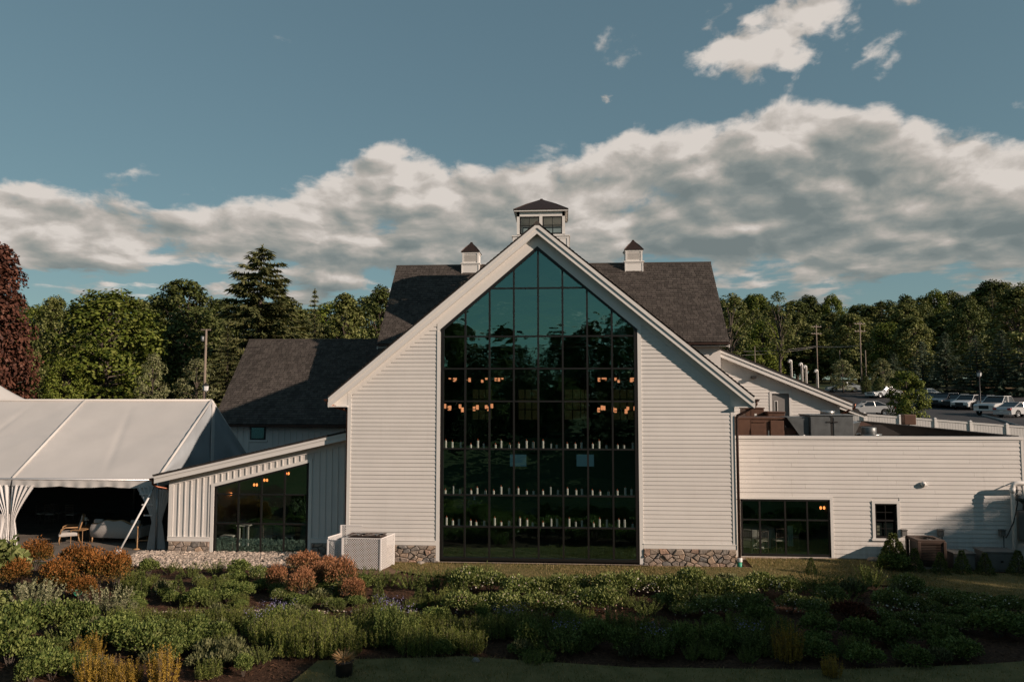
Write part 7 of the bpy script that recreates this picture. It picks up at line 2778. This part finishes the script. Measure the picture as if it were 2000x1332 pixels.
# right, in the shade
for a in ((1592, 1160, 90, 44), (1660, 1164, 84, 40), (1700, 1150, 60, 50), (1770, 1168, 70, 44), (1640, 1196, 80, 40), (1740, 1196, 80, 44), (1800, 1206, 84, 40)):
    plant('juniper' if a[0] % 3 else 'rose', *a)
for a in ((1660, 1214, 70, 36), (1690, 1224, 60, 34)):
    plant('red', *a)
for a in ((1716, 1224, 70, 34, 'white'), (1780, 1226, 70, 32, 'white'), (1830, 1228, 64, 30, 'pink'), (1868, 1232, 60, 30, 'pink')):
    plant('rose', *a)
for a in ((1950, 1246, 110, 46), (2010, 1250, 90, 46), (1600, 1250, 80, 50), (1680, 1256, 80, 46), (1760, 1262, 80, 46), (1840, 1264, 80, 40), (1580, 1290, 80, 40), (1690, 1300, 80, 40), (1780, 1300, 80, 40), (1880, 1290, 80, 40)):
    plant('perennial', *a)
# against the flat wing wall
plant('box', 1746, 1112, 60, 64)
plant('box', 1736, 1110, 44, 50)
plant('box', 1758, 1111, 44, 48)
plant('perennial', 1746, 1114, 62, 36)
for a in ((1788, 1118, 36, 44), (1838, 1122, 36, 40), (1880, 1122, 36, 44), (1925, 1124, 36, 40), (1990, 1124, 40, 44), (1585, 1122, 24, 30)):
    plant('box', *a)

DESC = {'spirea': 'orange and green spirea bush', 'photinia': 'bush with coppery red tips', 'sage': 'silver green upright shrub', 'perennial': 'leafy green perennial',
        'fine': 'clump of fine upright green stems', 'salvia': 'green clump with lilac flower spikes', 'gold': 'golden yellow feathery shrub', 'rose': 'low green bush with pale flowers',
        'box': 'small pointed boxwood', 'juniper': 'spreading feathery juniper', 'big': 'bush with large pale leaves', 'red': 'dark red leaved shrub', 'hosta': 'low plant with long grey green leaves'}


def zone(px, pyb):
    if pyb > 1272:
        r = 'bed front'
    elif pyb > 1212:
        r = 'middle band'
    elif pyb > 1186:
        r = 'second row'
    elif pyb > 1134:
        r = 'back row'
    else:
        r = 'wall strip'
    c = 'left' if px < 500 else 'left centre' if px < 900 else 'right centre' if px < 1400 else 'right'
    return r, c


buckets = {}
for q in PLANTS:
    buckets.setdefault((q[0],) + zone(q[1], q[2]), []).append(q)
for key, lst in buckets.items():
    lst.sort(key=lambda q: q[1])
    for i, (kind, px, pyb, x, y, rad, hh, fl) in enumerate(lst):
        nm, cat, var, bl, r0, h0 = KIND[kind]
        pos = ', ' + nth(i, len(lst)) if len(lst) > 1 else ''
        lab = '%s, %s, %s%s' % (DESC[kind], key[1], key[2] + ' part of the bed' if len(lst) == 1 else key[2], pos)
        t = thing(nm, lab, cat, (x, y, .02 + hump(x, y) * (1 if y < -2.2 else .5)), brng.uniform(0, 2 * PI), DESC[kind] + ' plants')
        t.scale = (rad / r0, rad / r0, hh / h0)
        v = brng.randrange(len(var))
        link('foliage', var[v][0], t)
        link('stems', var[v][1], t)
        f = fl or bl
        if f:
            link('blossoms', BLO[f][brng.randrange(len(BLO[f]))], t)

# dried grass in a dark pot
p = atZ(672, 1326, .05)
t = thing('potted_grass', 'tuft of dry straw-coloured grass in a dark pot at the front', 'pot plant', (p.x, p.y, .05))
M['pot'] = mat('dark_pot', (.02, .018, .017), .6)
MB().lathe([(.13, 0), (.17, .05), (.18, .34), (.20, .36), (.20, .40), (.17, .40), (.16, .34)], 16).build('pot', M['pot'], t, True)
rng_ = np.random.default_rng(5)
n = 240
a = rng_.uniform(0, 2 * PI, n)
A_ = unit(np.column_stack([np.cos(a), np.sin(a), rng_.uniform(-.3, 1.1, n)]))
P_ = np.column_stack([.06 * np.cos(a), .06 * np.sin(a), np.full(n, .42)]) + A_ * rng_.uniform(.06, .13, (n, 1))
link('straw', quads('straw', leaf_quads(P_, A_, unit(rng_.normal(0, 1, (n, 3))), rng_.uniform(.15, .34, n), .012), M['b_straw']), t)


def rock(px, pyb, w, lab, z=.03):
    p = atZ(px, pyb, .05)
    bm = bmesh.new()
    bmesh.ops.create_icosphere(bm, subdivisions=3, radius=1.0)
    r_ = random.Random(int(px))
    ph = [r_.uniform(0, 6) for _ in range(4)]
    s = w * (p.y - CAM.y) / FPX / 2
    for v in bm.verts:
        k = 1 + .16 * math.sin(v.co.x * 2.5 + ph[0]) * math.sin(v.co.y * 2.2 + ph[1]) + .07 * math.sin(v.co.z * 6 + ph[2]) + .05 * math.sin(v.co.x * 9 + ph[3])
        v.co = Vector((v.co.x * s * k, v.co.y * s * .8 * k, max(-.3, v.co.z) * s * .6 * k))
    me = bpy.data.meshes.new('rock')
    bm.to_mesh(me)
    bm.free()
    me.materials.append(M['stone'])
    me.shade_smooth()
    o = link('rock', me, None, (p.x, p.y, z + s * .25))
    label(o, lab, 'rock')


rock(930, 1296, 16, 'single pale rock at the mulch edge near the lower lawn', .1)
rock(822, 1102, 18, 'flat pale stone on the soil by the left stone base')
rock(1706, 1098, 22, 'rounded pale rock at the foot of the flat wing wall', .08)
rock(1770, 1092, 16, 'small pale rock between boxwood and condenser', .06)
rock(1800, 1112, 20, 'pale stone slab in front of the condenser', .06)
# green up-light
p = atZ(152, 1174, .05)
t = thing('garden_spotlight', 'small green garden spotlight tilted among the shrubs', 'spotlight', (p.x, p.y, .05))
o = MB().lathe([(.06, 0), (.10, .04), (.11, .16), (.10, .17), (.07, .06), (0, .05)], 16, caps=False).build('hood', M['green'], t, True)
o.rotation_euler = (R(62), 0, R(30))
o.location = (0, 0, .22)
MB().tube([(0, 0, -.1), (0, .02, .2)], .018, 6).build('stake', M['iron'], t)
o = MB().lathe([(0, .06), (.065, .065), (0, .07)], 12, caps=False).build('lens', M['lens'], t)
o.rotation_euler = (R(62), 0, R(30))
o.location = (0, 0, .22)
# scattered white edging stones
EDGE = [(-15.5, -4.6), (-13.4, -4.5), (-12.6, -6.2), (-14.8, -6.6)]
pebbles('edging_stones', 'scattered white stones among the left shrubs', EDGE, 60, .02, .05, 12, .06)
E1 = [atZ(a, b, .05) for a, b in ((300, 1196), (490, 1194), (780, 1196), (1000, 1200), (1000, 1204), (780, 1201), (490, 1199), (300, 1201))]
pebbles('border_stones', 'thin line of pale stones between the bed rows', [(q.x, q.y) for q in E1], 170, .02, .045, 13, .08)

# small trees and shrubs of the lot
tree_px('round', 1768, 724, 74, 26, 'little round tree between the fence and the parked cars')
tree_px('pale', 1645, 702, 52, 84, 'silvery flowering shrub left of the short pole')
tree_px('pale', 1722, 700, 44, 80, 'silvery flowering shrub behind the far cars')
tree_px('oak', 1690, 735, 20, 78, 'thin sapling before the soil bank')
tree_px('oak', 1716, 738, 22, 76, 'small dark sapling right of the soil bank')
